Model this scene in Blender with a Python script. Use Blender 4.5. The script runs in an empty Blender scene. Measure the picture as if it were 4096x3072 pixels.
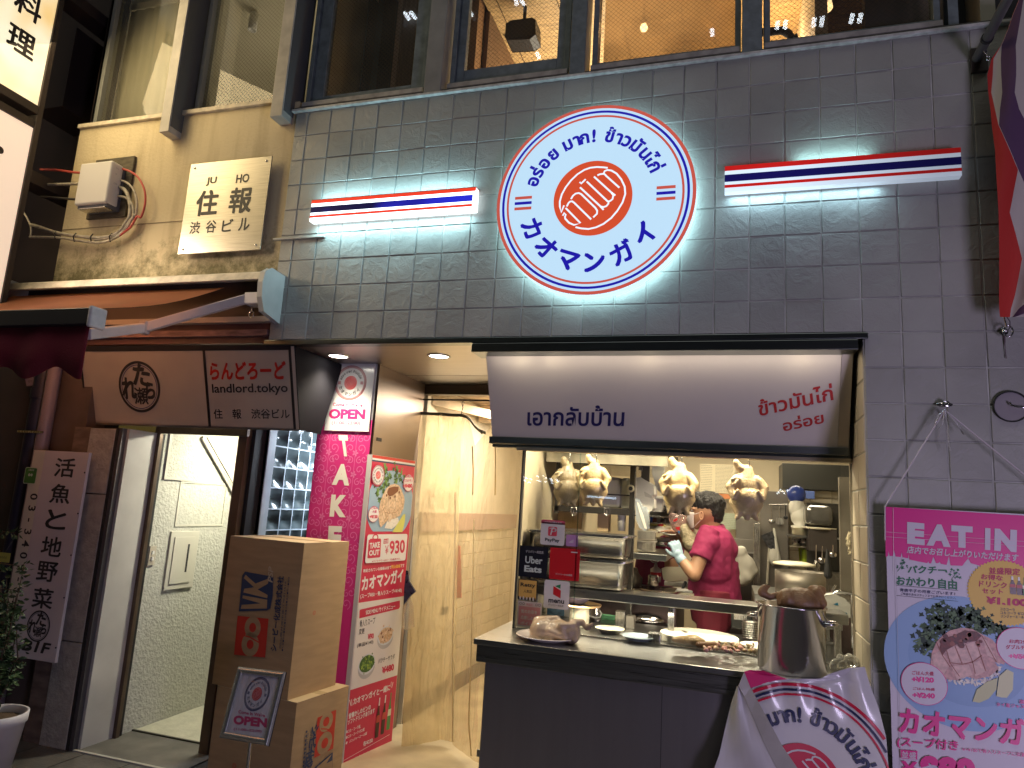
import bpy, bmesh, math, random
from mathutils import Vector, Matrix, Euler, geometry, noise
random.seed(7)
scene = bpy.context.scene
col = scene.collection

# ------------------------------------------------------------------ camera, world, lights, exposure
CAM = Vector((2.3231, -3.1582, 1.5))
FWD = Vector((-0.29741807, 0.93929827, 0.17105919)).normalized()
RGT = Vector((0.95471696, 0.2911667, 0.06113496)).normalized()
DWN = FWD.cross(RGT).normalized()
FPX = 2802.31
cd = bpy.data.cameras.new("camera")
cam = bpy.data.objects.new("camera", cd); col.objects.link(cam)
cd.sensor_width = 36.0; cd.lens = FPX / 4096 * 36.0
cd.clip_start = 0.02; cd.clip_end = 200
UPV = -DWN
m = Matrix((RGT, UPV, -FWD)).transposed().to_4x4(); m.translation = CAM
cam.matrix_world = m
scene.camera = cam

w = bpy.data.worlds.new("World"); scene.world = w; w.use_nodes = True
wn = w.node_tree.nodes; wl = w.node_tree.links
bg = wn["Background"]
sky = wn.new("ShaderNodeTexSky"); sky.sky_type = 'NISHITA'; sky.sun_disc = False
sky.sun_elevation = math.radians(1.0); sky.sun_rotation = math.radians(200)
wl.new(sky.outputs[0], bg.inputs[0]); bg.inputs[1].default_value = 0.05

scene.view_settings.view_transform = 'Standard'
scene.view_settings.look = 'None'
scene.view_settings.exposure = 0.0
scene.view_settings.gamma = 1.0
scene.cycles.use_denoising = True
scene.cycles.max_bounces = 8
scene.cycles.transparent_max_bounces = 24
scene.cycles.sample_clamp_indirect = 4.0
scene.cycles.caustics_reflective = False
scene.cycles.caustics_refractive = False

def lamp(name, kind, loc, target, power, color, size=0.2, size_y=None, spread=None, angle=None, blend=0.5):
    ld = bpy.data.lights.new(name, kind); ld.energy = power; ld.color = color
    if kind == 'AREA':
        ld.shape = 'RECTANGLE' if size_y else 'DISK'; ld.size = size
        if size_y: ld.size_y = size_y
        if spread: ld.spread = math.radians(spread)
    elif kind == 'SUN': ld.angle = angle
    elif kind == 'SPOT': ld.spot_size = angle; ld.spot_blend = blend; ld.shadow_soft_size = size
    else: ld.shadow_soft_size = size
    o = bpy.data.objects.new(name, ld); col.objects.link(o); o.location = loc
    d = Vector(target) - Vector(loc)
    o.rotation_euler = d.to_track_quat('-Z', 'Y').to_euler()
    return o
# street ambience: violet shop light from low on the right of the street, faint overhead street glow
lamp("street_shop_glow", 'AREA', (4.7, -3.4, 0.55), (3.3, 0.0, 1.6), 62, (0.80, 0.68, 1.0), 0.8, 1.2)
lamp("street_sky_glow", 'SUN', (0, -3.2, 8), (0.0, 0.0, 2.2), 0.38, (1.0, 0.97, 0.88), angle=math.radians(40))

# ------------------------------------------------------------------ pixel -> point helpers (full 4096x3072 photo pixels)
S = 4096 / 2212
def Cr(ox, oy, s): return lambda x, y: (ox + x / s, oy + y / s)
D = lambda x, y: (x * S, y * S)
def ray(fp): return RGT * ((fp[0] - 2048) / FPX) + DWN * ((fp[1] - 1536) / FPX) + FWD
def at(fp, X=None, Y=None, Z=None):
    d = ray(fp)
    if X is not None: t = (X - CAM.x) / d.x
    elif Y is not None: t = (Y - CAM.y) / d.y
    else: t = (Z - CAM.z) / d.z
    return CAM + d * t
def atP(fp, O, N):
    d = ray(fp); return CAM + d * ((O - CAM).dot(N) / d.dot(N))

# ------------------------------------------------------------------ materials
MATS = {}
def mat(name, c=(.5,.5,.5), r=.6, metal=0, emi=None, es=1.0, var=0.0, vs=12, bump=0.0, bs=40, spec=None, streak=None, alpha=None, trans=0, stain=None, coat=0, det=4):
    if name in MATS: return MATS[name]
    m = bpy.data.materials.new(name); m.use_nodes = True; MATS[name] = m
    nt = m.node_tree; N = nt.nodes; L = nt.links; b = N["Principled BSDF"]
    b.inputs["Base Color"].default_value = (*c, 1); b.inputs["Roughness"].default_value = r
    b.inputs["Metallic"].default_value = metal
    if spec is not None: b.inputs["Specular IOR Level"].default_value = spec
    if coat: b.inputs["Coat Weight"].default_value = coat; b.inputs["Coat Roughness"].default_value = .08
    if emi: b.inputs["Emission Color"].default_value = (*emi, 1); b.inputs["Emission Strength"].default_value = es
    if alpha is not None: b.inputs["Alpha"].default_value = alpha
    if trans: b.inputs["Transmission Weight"].default_value = trans
    tc = N.new("ShaderNodeTexCoord"); src = tc.outputs["Object"]
    if streak:
        mp = N.new("ShaderNodeMapping"); mp.inputs["Scale"].default_value = streak; L.new(src, mp.inputs[0]); src = mp.outputs[0]
    if var:
        n = N.new("ShaderNodeTexNoise"); n.inputs["Scale"].default_value = vs; n.inputs["Detail"].default_value = det; L.new(src, n.inputs["Vector"])
        rp = N.new("ShaderNodeValToRGB"); rp.color_ramp.elements[0].position = .3; rp.color_ramp.elements[1].position = .7
        lo = tuple(max(0, x * (1 - var)) for x in c); hi = tuple(min(1, x * (1 + var * .6)) for x in c)
        if stain: lo = stain
        rp.color_ramp.elements[0].color = (*lo, 1); rp.color_ramp.elements[1].color = (*hi, 1)
        L.new(n.outputs[0], rp.inputs[0]); L.new(rp.outputs[0], b.inputs["Base Color"])
        mr = N.new("ShaderNodeMapRange"); q_ = min(.1, var*.35); mr.inputs[3].default_value = max(0, r - q_); mr.inputs[4].default_value = min(1, r + q_)
        L.new(n.outputs[0], mr.inputs[0]); L.new(mr.outputs[0], b.inputs["Roughness"])
    if bump:
        n2 = N.new("ShaderNodeTexNoise"); n2.inputs["Scale"].default_value = bs; n2.inputs["Detail"].default_value = 6; L.new(src, n2.inputs["Vector"])
        bp = N.new("ShaderNodeBump"); bp.inputs["Strength"].default_value = bump; bp.inputs["Distance"].default_value = .01
        L.new(n2.outputs[0], bp.inputs["Height"]); L.new(bp.outputs[0], b.inputs["Normal"])
    return m
def emat(name, c, s, dif=.3):
    return mat(name, tuple(x * dif for x in c), .35, emi=c, es=s)
def glassmat(name, tint=(1,1,1), ior=1.45, rough=0.0, wire=False, dirt=0.0, dirtc=(.8,.8,.75)):
    if name in MATS: return MATS[name]
    m = bpy.data.materials.new(name); m.use_nodes = True; MATS[name] = m
    nt = m.node_tree; N = nt.nodes; L = nt.links; N.remove(N["Principled BSDF"])
    out = N["Material Output"]
    tr = N.new("ShaderNodeBsdfTransparent"); tr.inputs[0].default_value = (*tint, 1)
    gl = N.new("ShaderNodeBsdfGlossy"); gl.inputs["Roughness"].default_value = rough; gl.inputs[0].default_value = (1,1,1,1)
    fr = N.new("ShaderNodeFresnel"); fr.inputs[0].default_value = ior
    mx = N.new("ShaderNodeMixShader"); L.new(fr.outputs[0], mx.inputs[0]); L.new(tr.outputs[0], mx.inputs[1]); L.new(gl.outputs[0], mx.inputs[2])
    last = mx
    tc = N.new("ShaderNodeTexCoord")
    if dirt:
        df = N.new("ShaderNodeBsdfDiffuse"); df.inputs[0].default_value = (*dirtc, 1)
        n = N.new("ShaderNodeTexNoise"); n.inputs["Scale"].default_value = 3; n.inputs["Detail"].default_value = 8; L.new(tc.outputs["Object"], n.inputs["Vector"])
        mr = N.new("ShaderNodeMapRange"); mr.inputs[1].default_value = .35; mr.inputs[2].default_value = .75; mr.inputs[3].default_value = dirt * .3; mr.inputs[4].default_value = dirt
        L.new(n.outputs[0], mr.inputs[0])
        m2 = N.new("ShaderNodeMixShader"); L.new(mr.outputs[0], m2.inputs[0]); L.new(last.outputs[0], m2.inputs[1]); L.new(df.outputs[0], m2.inputs[2]); last = m2
    if wire:
        sp = N.new("ShaderNodeSeparateXYZ"); L.new(tc.outputs["Object"], sp.inputs[0])
        def mth(op, a, b=None):
            q = N.new("ShaderNodeMath"); q.operation = op
            for i, v in enumerate((a, b)):
                if v is None: continue
                if isinstance(v, (int, float)): q.inputs[i].default_value = v
                else: L.new(v, q.inputs[i])
            return q.outputs[0]
        a = mth('ADD', sp.outputs[0], sp.outputs[2]); b_ = mth('SUBTRACT', sp.outputs[0], sp.outputs[2])
        k1 = mth('LESS_THAN', mth('FRACT', mth('MULTIPLY', a, 38.0)), .075); k2 = mth('LESS_THAN', mth('FRACT', mth('MULTIPLY', mth('ADD', b_, 50.0), 38.0)), .075)
        k = mth('MAXIMUM', k1, k2)
        dk = N.new("ShaderNodeBsdfDiffuse"); dk.inputs[0].default_value = (.1, .09, .07, 1)
        m3 = N.new("ShaderNodeMixShader"); L.new(k, m3.inputs[0]); L.new(last.outputs[0], m3.inputs[1]); L.new(dk.outputs[0], m3.inputs[2]); last = m3
    L.new(last.outputs[0], out.inputs[0]); return m

def vinyl(name, tint, opac, c, wr=.55):
    m = bpy.data.materials.new(name); m.use_nodes = True; nt = m.node_tree; N = nt.nodes; L = nt.links; N.remove(N["Principled BSDF"])
    tr = N.new("ShaderNodeBsdfTransparent"); tr.inputs[0].default_value = (*tint, 1); df = N.new("ShaderNodeBsdfDiffuse"); df.inputs[0].default_value = (*c, 1); tl2 = N.new("ShaderNodeBsdfTranslucent"); tl2.inputs[0].default_value = (*c, 1)
    gl = N.new("ShaderNodeBsdfGlossy"); gl.inputs["Roughness"].default_value = .12
    a = N.new("ShaderNodeMixShader"); a.inputs[0].default_value = .5; L.new(df.outputs[0], a.inputs[1]); L.new(tl2.outputs[0], a.inputs[2])
    tc = N.new("ShaderNodeTexCoord"); n = N.new("ShaderNodeTexNoise"); n.inputs["Scale"].default_value = 5; n.inputs["Detail"].default_value = 8; L.new(tc.outputs["Object"], n.inputs["Vector"]); mr = N.new("ShaderNodeMapRange"); mr.inputs[1].default_value = .3; mr.inputs[2].default_value = .75; mr.inputs[3].default_value = opac*.75; mr.inputs[4].default_value = min(1, opac*1.25); L.new(n.outputs[0], mr.inputs[0])
    b = N.new("ShaderNodeMixShader"); L.new(mr.outputs[0], b.inputs[0]); L.new(tr.outputs[0], b.inputs[1]); L.new(a.outputs[0], b.inputs[2])
    fr = N.new("ShaderNodeFresnel"); fr.inputs[0].default_value = 1.4; e = N.new("ShaderNodeMixShader"); fm = N.new("ShaderNodeMath"); fm.operation = "MULTIPLY"; fm.inputs[1].default_value = .22; L.new(fr.outputs[0], fm.inputs[0]); L.new(fm.outputs[0], e.inputs[0]); L.new(b.outputs[0], e.inputs[1]); L.new(gl.outputs[0], e.inputs[2]); mp = N.new("ShaderNodeMapping"); mp.inputs["Scale"].default_value = (7, 7, 1.4); L.new(tc.outputs["Object"], mp.inputs[0]); n2 = N.new("ShaderNodeTexNoise"); n2.inputs["Scale"].default_value = 2.2; n2.inputs["Detail"].default_value = 5; n2.inputs["Distortion"].default_value = 1.2; L.new(mp.outputs[0], n2.inputs["Vector"])
    bp = N.new("ShaderNodeBump"); bp.inputs["Strength"].default_value = wr; bp.inputs["Distance"].default_value = .06; L.new(n2.outputs[0], bp.inputs["Height"])
    for q in (df, tl2, gl, fr): L.new(bp.outputs[0], q.inputs["Normal"])
    L.new(e.outputs[0], N["Material Output"].inputs[0]); return m

# ------------------------------------------------------------------ mesh builder
ORG = {}
class MB:
    def __init__(s): s.v = []; s.f = []; s.mi = []; s.ms = []; s.sm = []
    def _m(s, m):
        if m not in s.ms: s.ms.append(m)
        return s.ms.index(m)
    def add(s, vs, fs, m, smooth=False):
        k = len(s.v); s.v += [Vector(q) for q in vs]; i = s._m(m)
        for f in fs: s.f.append([k + j for j in f]); s.mi.append(i); s.sm.append(smooth)
        return s
    def poly(s, pts, m): return s.add(pts, [list(range(len(pts)))], m)
    def cpoly(s, pts, m):
        pts = [Vector(q) for q in pts]; return s.add(pts, [list(t) for t in geometry.tessellate_polygon([pts])], m)
    def slab(s, pts, n, m):      # polygon pts extruded by vector n (solid)
        pts = [Vector(q) for q in pts]; n = Vector(n); k = len(pts); tri = geometry.tessellate_polygon([pts])
        vs = pts + [q + n for q in pts]; fs = [list(t) for t in tri] + [[j + k for j in reversed(t)] for t in tri]
        fs += [[i, (i + 1) % k, (i + 1) % k + k, i + k] for i in range(k)]
        return s.add(vs, fs, m)
    def obox(s, o, a, b, c, m):
        o, a, b, c = map(Vector, (o, a, b, c))
        vs = [o, o+a, o+a+b, o+b, o+c, o+a+c, o+a+b+c, o+b+c]
        if a.cross(b).dot(c) < 0: vs = vs[4:] + vs[:4]
        return s.add(vs, [[0,3,2,1],[4,5,6,7],[0,1,5,4],[1,2,6,5],[2,3,7,6],[3,0,4,7]], m)
    def box(s, p0, p1, m):
        x0, x1 = sorted((p0[0], p1[0])); y0, y1 = sorted((p0[1], p1[1])); z0, z1 = sorted((p0[2], p1[2]))
        return s.obox((x0, y0, z0), (x1-x0, 0, 0), (0, y1-y0, 0), (0, 0, z1-z0), m)
    def tube(s, pts, r, m, n=8, caps=True):
        pts = [Vector(q) for q in pts]; k = len(pts); rs = r if isinstance(r, (list, tuple)) else [r] * k
        vs = []; up = None
        for i, q in enumerate(pts):
            t = (pts[min(i+1, k-1)] - pts[max(i-1, 0)]).normalized()
            if up is None: up = Vector((0,0,1)) if abs(t.z) < .9 else Vector((1,0,0))
            a = t.cross(up).normalized(); b = a.cross(t).normalized(); up = b
            for j in range(n):
                th = 2*math.pi*j/n; vs.append(q + (a*math.cos(th) + b*math.sin(th))*rs[i])
        fs = [[i*n+j, i*n+(j+1)%n, (i+1)*n+(j+1)%n, (i+1)*n+j] for i in range(k-1) for j in range(n)]
        s.add(vs, fs, m, True)
        if caps: s.add(vs[:n], [list(range(n))], m); s.add(vs[-n:], [list(range(n))[::-1]], m)
        return s
    def lathe(s, prof, c, m, n=32, axis=(0,0,1), smooth=True, sx=1, sy=1):
        ax = Vector(axis).normalized(); q = ax.to_track_quat('Z', 'Y'); c = Vector(c); vs = []
        for (r, z) in prof:
            for j in range(n):
                th = 2*math.pi*j/n; vs.append(c + q @ Vector((r*math.cos(th)*sx, r*math.sin(th)*sy, z)))
        fs = [[i*n+j, i*n+(j+1)%n, (i+1)*n+(j+1)%n, (i+1)*n+j] for i in range(len(prof)-1) for j in range(n)]
        return s.add(vs, fs, m, smooth)
    def ell(s, c, r, m, rot=None, nu=16, nv=10):
        c = Vector(c); q = rot.to_matrix() if rot else Matrix.Identity(3); vs = []
        for i in range(nv+1):
            ph = math.pi*i/nv
            for j in range(nu):
                th = 2*math.pi*j/nu; vs.append(c + q @ Vector((r[0]*math.sin(ph)*math.cos(th), r[1]*math.sin(ph)*math.sin(th), r[2]*math.cos(ph))))
        fs = [[i*nu+j, (i+1)*nu+j, (i+1)*nu+(j+1)%nu, i*nu+(j+1)%nu] for i in range(nv) for j in range(nu)]
        return s.add(vs, fs, m, True)
    def cap(s, a, b, ra, rb, m, n=12):       # tapered capsule
        a, b = Vector(a), Vector(b); d = b - a; L_ = d.length or 1e-6
        pr = [(ra*math.sin(t), -ra*math.cos(t)) for t in [math.pi/2*i/4 for i in range(5)]] + [(rb*math.cos(t), L_ + rb*math.sin(t)) for t in [math.pi/2*i/4 for i in range(5)]]
        return s.lathe(pr, a, m, n, d)
    def grid(s, rows, m, smooth=True):
        n = len(rows[0]); vs = [q for r in rows for q in r]
        fs = [[i*n+j, i*n+j+1, (i+1)*n+j+1, (i+1)*n+j] for i in range(len(rows)-1) for j in range(n-1)]
        return s.add(vs, fs, m, smooth)
    def build(s, name, parent=None, label=None, cat=None, group=None, kind=None, bev=0, org=None, thick=0, seg=2):
        o0 = ORG.get(parent.name, Vector()) if parent else (Vector(org) if org else None)
        if o0 is None:
            xs = [v.x for v in s.v]; ys = [v.y for v in s.v]; zs = [v.z for v in s.v]
            o0 = Vector(((min(xs)+max(xs))/2, (min(ys)+max(ys))/2, min(zs)))
        me = bpy.data.meshes.new(name); me.from_pydata([tuple(v - o0) for v in s.v], [], s.f)
        for m in s.ms: me.materials.append(m)
        me.polygons.foreach_set("material_index", s.mi); me.polygons.foreach_set("use_smooth", s.sm); me.update()
        o = bpy.data.objects.new(name, me); col.objects.link(o)
        if parent: o.parent = parent
        else: o.location = o0
        ORG[o.name] = o0
        if thick: md = o.modifiers.new("solid", 'SOLIDIFY'); md.thickness = thick; md.offset = 0
        if bev: md = o.modifiers.new("bevel", 'BEVEL'); md.width = bev; md.segments = seg; md.limit_method = 'ANGLE'; md.angle_limit = math.radians(40); md.harden_normals = False
        tag(o, label, cat, group, kind)
        return o
def tag(o, label=None, cat=None, group=None, kind=None):
    if label: o["label"] = label
    if cat: o["category"] = cat
    if group: o["group"] = group
    if kind: o["kind"] = kind
    return o
def thing(name, loc, label, cat, group=None):
    o = bpy.data.objects.new(name, None); col.objects.link(o); o.location = loc; o.empty_display_size = .05
    ORG[o.name] = Vector(loc); return tag(o, label, cat, group)
def dup(root, delta, label=None, rotz=0):
    def cp(o, par):
        c = o.copy(); col.objects.link(c); c.parent = par
        for ch in list(o.children): cp(ch, c)
        return c
    r = cp(root, None); r.location = Vector(root.location) + Vector(delta); r.rotation_euler.z = rotz
    if label: r["label"] = label
    return r
_dg = None
def bake(o, mods):           # apply modifiers on a temp object -> mesh
    dg = bpy.context.evaluated_depsgraph_get(); dg.update()
    me = bpy.data.meshes.new_from_object(o.evaluated_get(dg)); return me
def blob(mb, name, parent, m, voxel=.006, smooth=6, label=None, cat=None, bump=None, group=None):
    """union of the shapes in mb as one continuous surface"""
    o = mb.build(name, parent)
    md = o.modifiers.new("r", 'REMESH'); md.mode = 'VOXEL'; md.voxel_size = voxel; md.use_smooth_shade = True
    if smooth: md = o.modifiers.new("s", 'SMOOTH'); md.factor = .5; md.iterations = smooth
    me = bake(o, 1); o.modifiers.clear()
    me.materials.clear(); me.materials.append(m)
    for p in me.polygons: p.material_index = 0
    if bump:
        for v in me.vertices: v.co += v.normal * bump(v.co)
    o.data = me; tag(o, label, cat, group); return o

# ------------------------------------------------------------------ text
TX = {}
def glyphs(s, bold=0.0, res=3):
    k = (s, bold, res)
    if k in TX: return TX[k]
    if bold and any(ord(c) > 0x2fff for c in s):      # heavy kana and kanji: five shifted copies of the outline
        vs, fs, bb = glyphs(s, 0.0, res); V = []; F = []
        for i, (a, b) in enumerate(((0, 0), (1, .6), (-1, -.6), (-.7, 1), (.7, -1))):
            n = len(V); V += [(x + a*bold*.8, y + b*bold*.8, i) for x, y, *_ in vs]; F += [[n + j for j in f] for f in fs]
        TX[k] = (V, F, bb); return TX[k]
    cu = bpy.data.curves.new("t", 'FONT'); cu.body = s; cu.size = 1; cu.resolution_u = res; cu.offset = bold; cu.fill_mode = 'FRONT' if False else cu.fill_mode
    o = bpy.data.objects.new("t", cu); col.objects.link(o)
    dg = bpy.context.evaluated_depsgraph_get(); dg.update()
    me = bpy.data.meshes.new_from_object(o.evaluated_get(dg))
    vs = [(v.co.x, v.co.y, 0) for v in me.vertices]; fs = [list(p.vertices) for p in me.polygons]
    bpy.data.objects.remove(o); bpy.data.curves.remove(cu); bpy.data.meshes.remove(me)
    if vs: bb = (min(v[0] for v in vs), min(v[1] for v in vs), max(v[0] for v in vs), max(v[1] for v in vs))
    else: bb = (0, 0, 1, 1)
    TX[k] = (vs, fs, bb); return TX[k]

class Panel:
    """flat printed surface: origin O, unit axes U (right), V (up); N faces the viewer"""
    def __init__(s, O, U, V, mb=None, disp=None):
        s.O = Vector(O); s.U = Vector(U).normalized(); s.V = Vector(V).normalized(); s.N = s.U.cross(s.V).normalized(); s.mb = mb or MB(); s.disp = disp
    def p(s, fp):
        q = atP(fp, s.O, s.N) - s.O; return (q.dot(s.U), q.dot(s.V))
    def w(s, u, v, k=1):
        q = s.O + s.U*u + s.V*v + s.N*(.0006*k)
        if s.disp: q = q + s.N * s.disp(u, v)
        return q
    def poly(s, pts, m, k=1): s.mb.cpoly([s.w(u, v, k) for u, v in pts], m); return s
    def px(s, fps, m, k=1): return s.poly([s.p(f) for f in fps], m, k)
    def rect(s, u0, v0, u1, v1, m, k=1, nu=1, nv=1):
        s.mb.grid([[s.w(u0+(u1-u0)*i/nu, v0+(v1-v0)*j/nv, k) for i in range(nu+1)] for j in range(nv+1)], m, bool(s.disp)); return s
    def rrect(s, u0, v0, u1, v1, r, m, k=1):
        pts = []
        for cx, cy, a0 in ((u1-r, v1-r, 0), (u0+r, v1-r, 90), (u0+r, v0+r, 180), (u1-r, v0+r, 270)):
            for i in range(6): a = math.radians(a0 + 18*i); pts.append((cx + r*math.cos(a), cy + r*math.sin(a)))
        s.mb.poly([s.w(u, v, k) for u, v in pts], m); return s
    def disc(s, u, v, r, m, k=1, n=48, ry=None, jag=0, rot=0):
        ry = ry or r; pts = []
        for i in range(n):
            a = 2*math.pi*i/n; rr = 1 - (jag if i % 2 else 0); x = r*rr*math.cos(a); y = ry*rr*math.sin(a)
            pts.append((u + x*math.cos(rot) - y*math.sin(rot), v + x*math.sin(rot) + y*math.cos(rot)))
        s.mb.poly([s.w(a, b, k) for a, b in pts], m); return s
    def ring(s, u, v, r0, r1, m, k=1, n=72, sx=1):
        a = [2*math.pi*i/n for i in range(n+1)]
        s.mb.grid([[s.w(u + r*math.cos(t)*sx, v + r*math.sin(t), k) for t in a] for r in (r0, r1)], m, False); return s
    def stroke(s, pts, wd, m, k=1):
        pts = [Vector(q) for q in pts]
        L = []; R = []
        for i, q in enumerate(pts):
            d = (pts[min(i+1, len(pts)-1)] - pts[max(i-1, 0)]).normalized(); n = Vector((-d.y, d.x)) * wd / 2
            L.append(q + n); R.append(q - n)
        s.mb.grid([[s.w(q.x, q.y, k) for q in L], [s.w(q.x, q.y, k) for q in R]], m, False); return s
    def glyph(s, t, u, v, size, rot, m, k=1, bold=0.0, centre=True, sx=1):
        vs, fs, bb = glyphs(t, bold); c, sn = math.cos(rot), math.sin(rot); cx = (bb[0]+bb[2])/2 if centre else 0
        out = []
        for x, y, q in vs:
            x = (x - cx)*size*sx; y = y*size; out.append(s.w(u + x*c - y*sn, v + x*sn + y*c, k + q*.08))
        s.mb.add(out, fs, m); return s
    def text(s, t, u, v, wd, ht, m, k=1, bold=0.0, rot=0.0, shear=0.0):
        """fit text bbox into wd x ht with its lower left corner at u, v"""
        vs, fs, bb = glyphs(t, bold); bw = max(bb[2]-bb[0], 1e-3); bh = max(bb[3]-bb[1], 1e-3)
        if ht is None: ht = wd * bh / bw
        if wd is None: wd = ht * bw / bh
        c, sn = math.cos(rot), math.sin(rot); out = []
        for x, y, q in vs:
            x = (x-bb[0])/bw*wd; y = (y-bb[1])/bh*ht; x += y*shear
            out.append(s.w(u + x*c - y*sn, v + x*sn + y*c, k + q*.08))
        s.mb.add(out, fs, m); return s
    def tpx(s, t, bl, br, tl, m, k=1, bold=0.0):
        """text whose bbox corners bottom-left, bottom-right, top-left are photo pixels"""
        a, b, c = Vector(s.p(bl)), Vector(s.p(br)), Vector(s.p(tl)); vs, fs, bb = glyphs(t, bold)
        bw = max(bb[2]-bb[0], 1e-3); bh = max(bb[3]-bb[1], 1e-3); out = []
        for x, y, i in vs:
            q = a + (b-a)*((x-bb[0])/bw) + (c-a)*((y-bb[1])/bh); out.append(s.w(q.x, q.y, k + i*.08))
        s.mb.add(out, fs, m); return s
LG = Cr(2190, 620, 4.881)
STROKES = [
 [(1135,238),(1060,228),(930,220),(800,235),(690,275),(560,360),(440,480),(340,620),(270,760),(238,900),(245,1000),(275,1115),(325,975)],
 [(570,1390),(680,1412),(820,1420),(960,1385),(1100,1315),(1240,1200),(1350,1060),(1440,900),(1485,740),(1470,600),(1400,460),(1310,350),(1210,290),(1130,278),(1080,300),(1065,345),(1120,400),(1370,620)],
 [(945,383),(990,362),(1065,352)],
 [(880,408),(1230,720),(1300,770)], [(1230,720),(1262,770),(1250,840),(1210,875),(1160,885),(745,505)],
 [(1180,880),(1175,930),(1140,975),(1090,995),(1030,985),(620,620)], [(1030,985),(1090,1048)],
 [(608,515),(638,545),(722,460)],
 [(455,850),(490,785),(540,742),(600,730),(650,752),(930,1010),(970,1065),(968,1125),(900,1195)],
 [(380,995),(410,930),(440,898),(480,893),(520,920),(862,1235)],
 [(360,1025),(660,1310),(540,1350),(440,1310),(360,1230),(355,1190),(370,1160),(335,1120),(312,1175)],
]
def _norm(q):
    x, y = LG(*q); cx, cy = 1900 + 862/1.843, 350 + 808/1.843
    return ((x-cx)/154.0, (-(y-cy) - .085*(x-cx))/148.0)
NSTR = [[_norm(q) for q in st] for st in STROKES]
THAI = [("อ",160),("ร่",151),("อ",141),("ย",130),("ม",115),("า",106.5),("ก",99.5),("!",91),("ข้",77),("า",68.5),("ว",61),("มั",50.5),("น",40),("ไ",33),("ก่",25)]
KANA = [("カ",205),("オ",228),("マ",251),("ン",274),("ガ",298),("イ",322)]
def logo(P, u, v, R, white, red, blue, disc, k=1, stroke=None, txt=None, back=True, bold=.02, sw=.042):
    txt = txt or blue; stroke = stroke or white
    if back: P.disc(u, v, R, white, k, 96)
    P.ring(u, v, R*.965, R*.998, red, k+1, 96); P.ring(u, v, R*.915, R*.94, blue, k+1, 96); P.ring(u, v, R*.868, R*.89, red, k+1, 96)
    P.disc(u, v, R*.395, disc, k+1, 64)
    for st in NSTR: P.stroke([(u + a*R*.395, v + b*R*.395) for a, b in st], R*sw*.42, stroke, k+2)
    for t, a in THAI:
        r = R*.605; an = math.radians(a); P.glyph(t, u + r*math.cos(an), v + r*math.sin(an), R*.185, an - math.pi/2, txt, k+2, bold)
    for t, a in KANA:
        r = R*.755; an = math.radians(a); P.glyph(t, u + r*math.cos(an), v + r*math.sin(an), R*.245, an + math.pi/2, txt, k+2, bold*1.2)
    for sx in (-1, 1):
        for j, mm in ((1, red), (0, blue), (-1, red)):
            P.rect(u + sx*R*.715 - R*.09, v + (j*.058 - .018)*R, u + sx*R*.715 + R*.09, v + (j*.058 + .018)*R - R*.005, mm, k+2)
# ------------------------------------------------------------------ materials in use
def tilemat(name, c, groutless=True, bump=.55):
    m = mat(name, c, .5)
    nt = m.node_tree; N = nt.nodes; L = nt.links; b = N["Principled BSDF"]
    at_ = N.new("ShaderNodeAttribute"); at_.attribute_name = "rnd"
    tc = N.new("ShaderNodeTexCoord")
    ofs = N.new("ShaderNodeVectorMath"); ofs.operation = 'MULTIPLY_ADD'; ofs.inputs[1].default_value = (37, 37, 37)
    L.new(at_.outputs["Color"], ofs.inputs[0]); L.new(tc.outputs["Object"], ofs.inputs[2])
    n = N.new("ShaderNodeTexNoise"); n.inputs["Scale"].default_value = 14; n.inputs["Detail"].default_value = 7; n.inputs["Roughness"].default_value = .6; n.inputs["Distortion"].default_value = 1.6
    L.new(ofs.outputs[0], n.inputs["Vector"])
    n2 = N.new("ShaderNodeTexNoise"); n2.inputs["Scale"].default_value = 140; n2.inputs["Detail"].default_value = 3; L.new(tc.outputs["Object"], n2.inputs["Vector"])
    ad = N.new("ShaderNodeMath"); ad.operation = 'MULTIPLY_ADD'; ad.inputs[1].default_value = .22; L.new(n2.outputs[0], ad.inputs[0]); L.new(n.outputs[0], ad.inputs[2])
    bp = N.new("ShaderNodeBump"); bp.inputs["Strength"].default_value = bump; bp.inputs["Distance"].default_value = .012
    L.new(ad.outputs[0], bp.inputs["Height"]); L.new(bp.outputs[0], b.inputs["Normal"])
    sep = N.new("ShaderNodeSeparateColor"); L.new(at_.outputs["Color"], sep.inputs[0])
    n3 = N.new("ShaderNodeTexNoise"); n3.inputs["Scale"].default_value = 2.2; n3.inputs["Detail"].default_value = 6; L.new(tc.outputs["Object"], n3.inputs["Vector"])
    mr = N.new("ShaderNodeMapRange"); mr.inputs[3].default_value = .90; mr.inputs[4].default_value = 1.07; L.new(sep.outputs[0], mr.inputs[0])
    mr2 = N.new("ShaderNodeMapRange"); mr2.inputs[1].default_value = .3; mr2.inputs[2].default_value = .7; mr2.inputs[3].default_value = .80; mr2.inputs[4].default_value = 1.08; L.new(n3.outputs[0], mr2.inputs[0])
    mu = N.new("ShaderNodeMath"); mu.operation = 'MULTIPLY'; L.new(mr.outputs[0], mu.inputs[0]); L.new(mr2.outputs[0], mu.inputs[1])
    mc = N.new("ShaderNodeMix"); mc.data_type = 'RGBA'; mc.blend_type = 'MULTIPLY'; mc.inputs[0].default_value = 1
    mc.inputs[6].default_value = (*c, 1); L.new(mu.outputs[0], mc.inputs[7]); L.new(mc.outputs[2], b.inputs["Base Color"])
    return m
M_tile = tilemat("slate_tile", (.345, .35, .33), bump=.42)
M_ctile = tilemat("cream_tile", (.62, .55, .42), bump=.2)
M_grout = mat("grout", (.46, .47, .44), .85, var=.5, vs=5)
M_cgrout = mat("cream_grout", (.5, .43, .32), .9)
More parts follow.
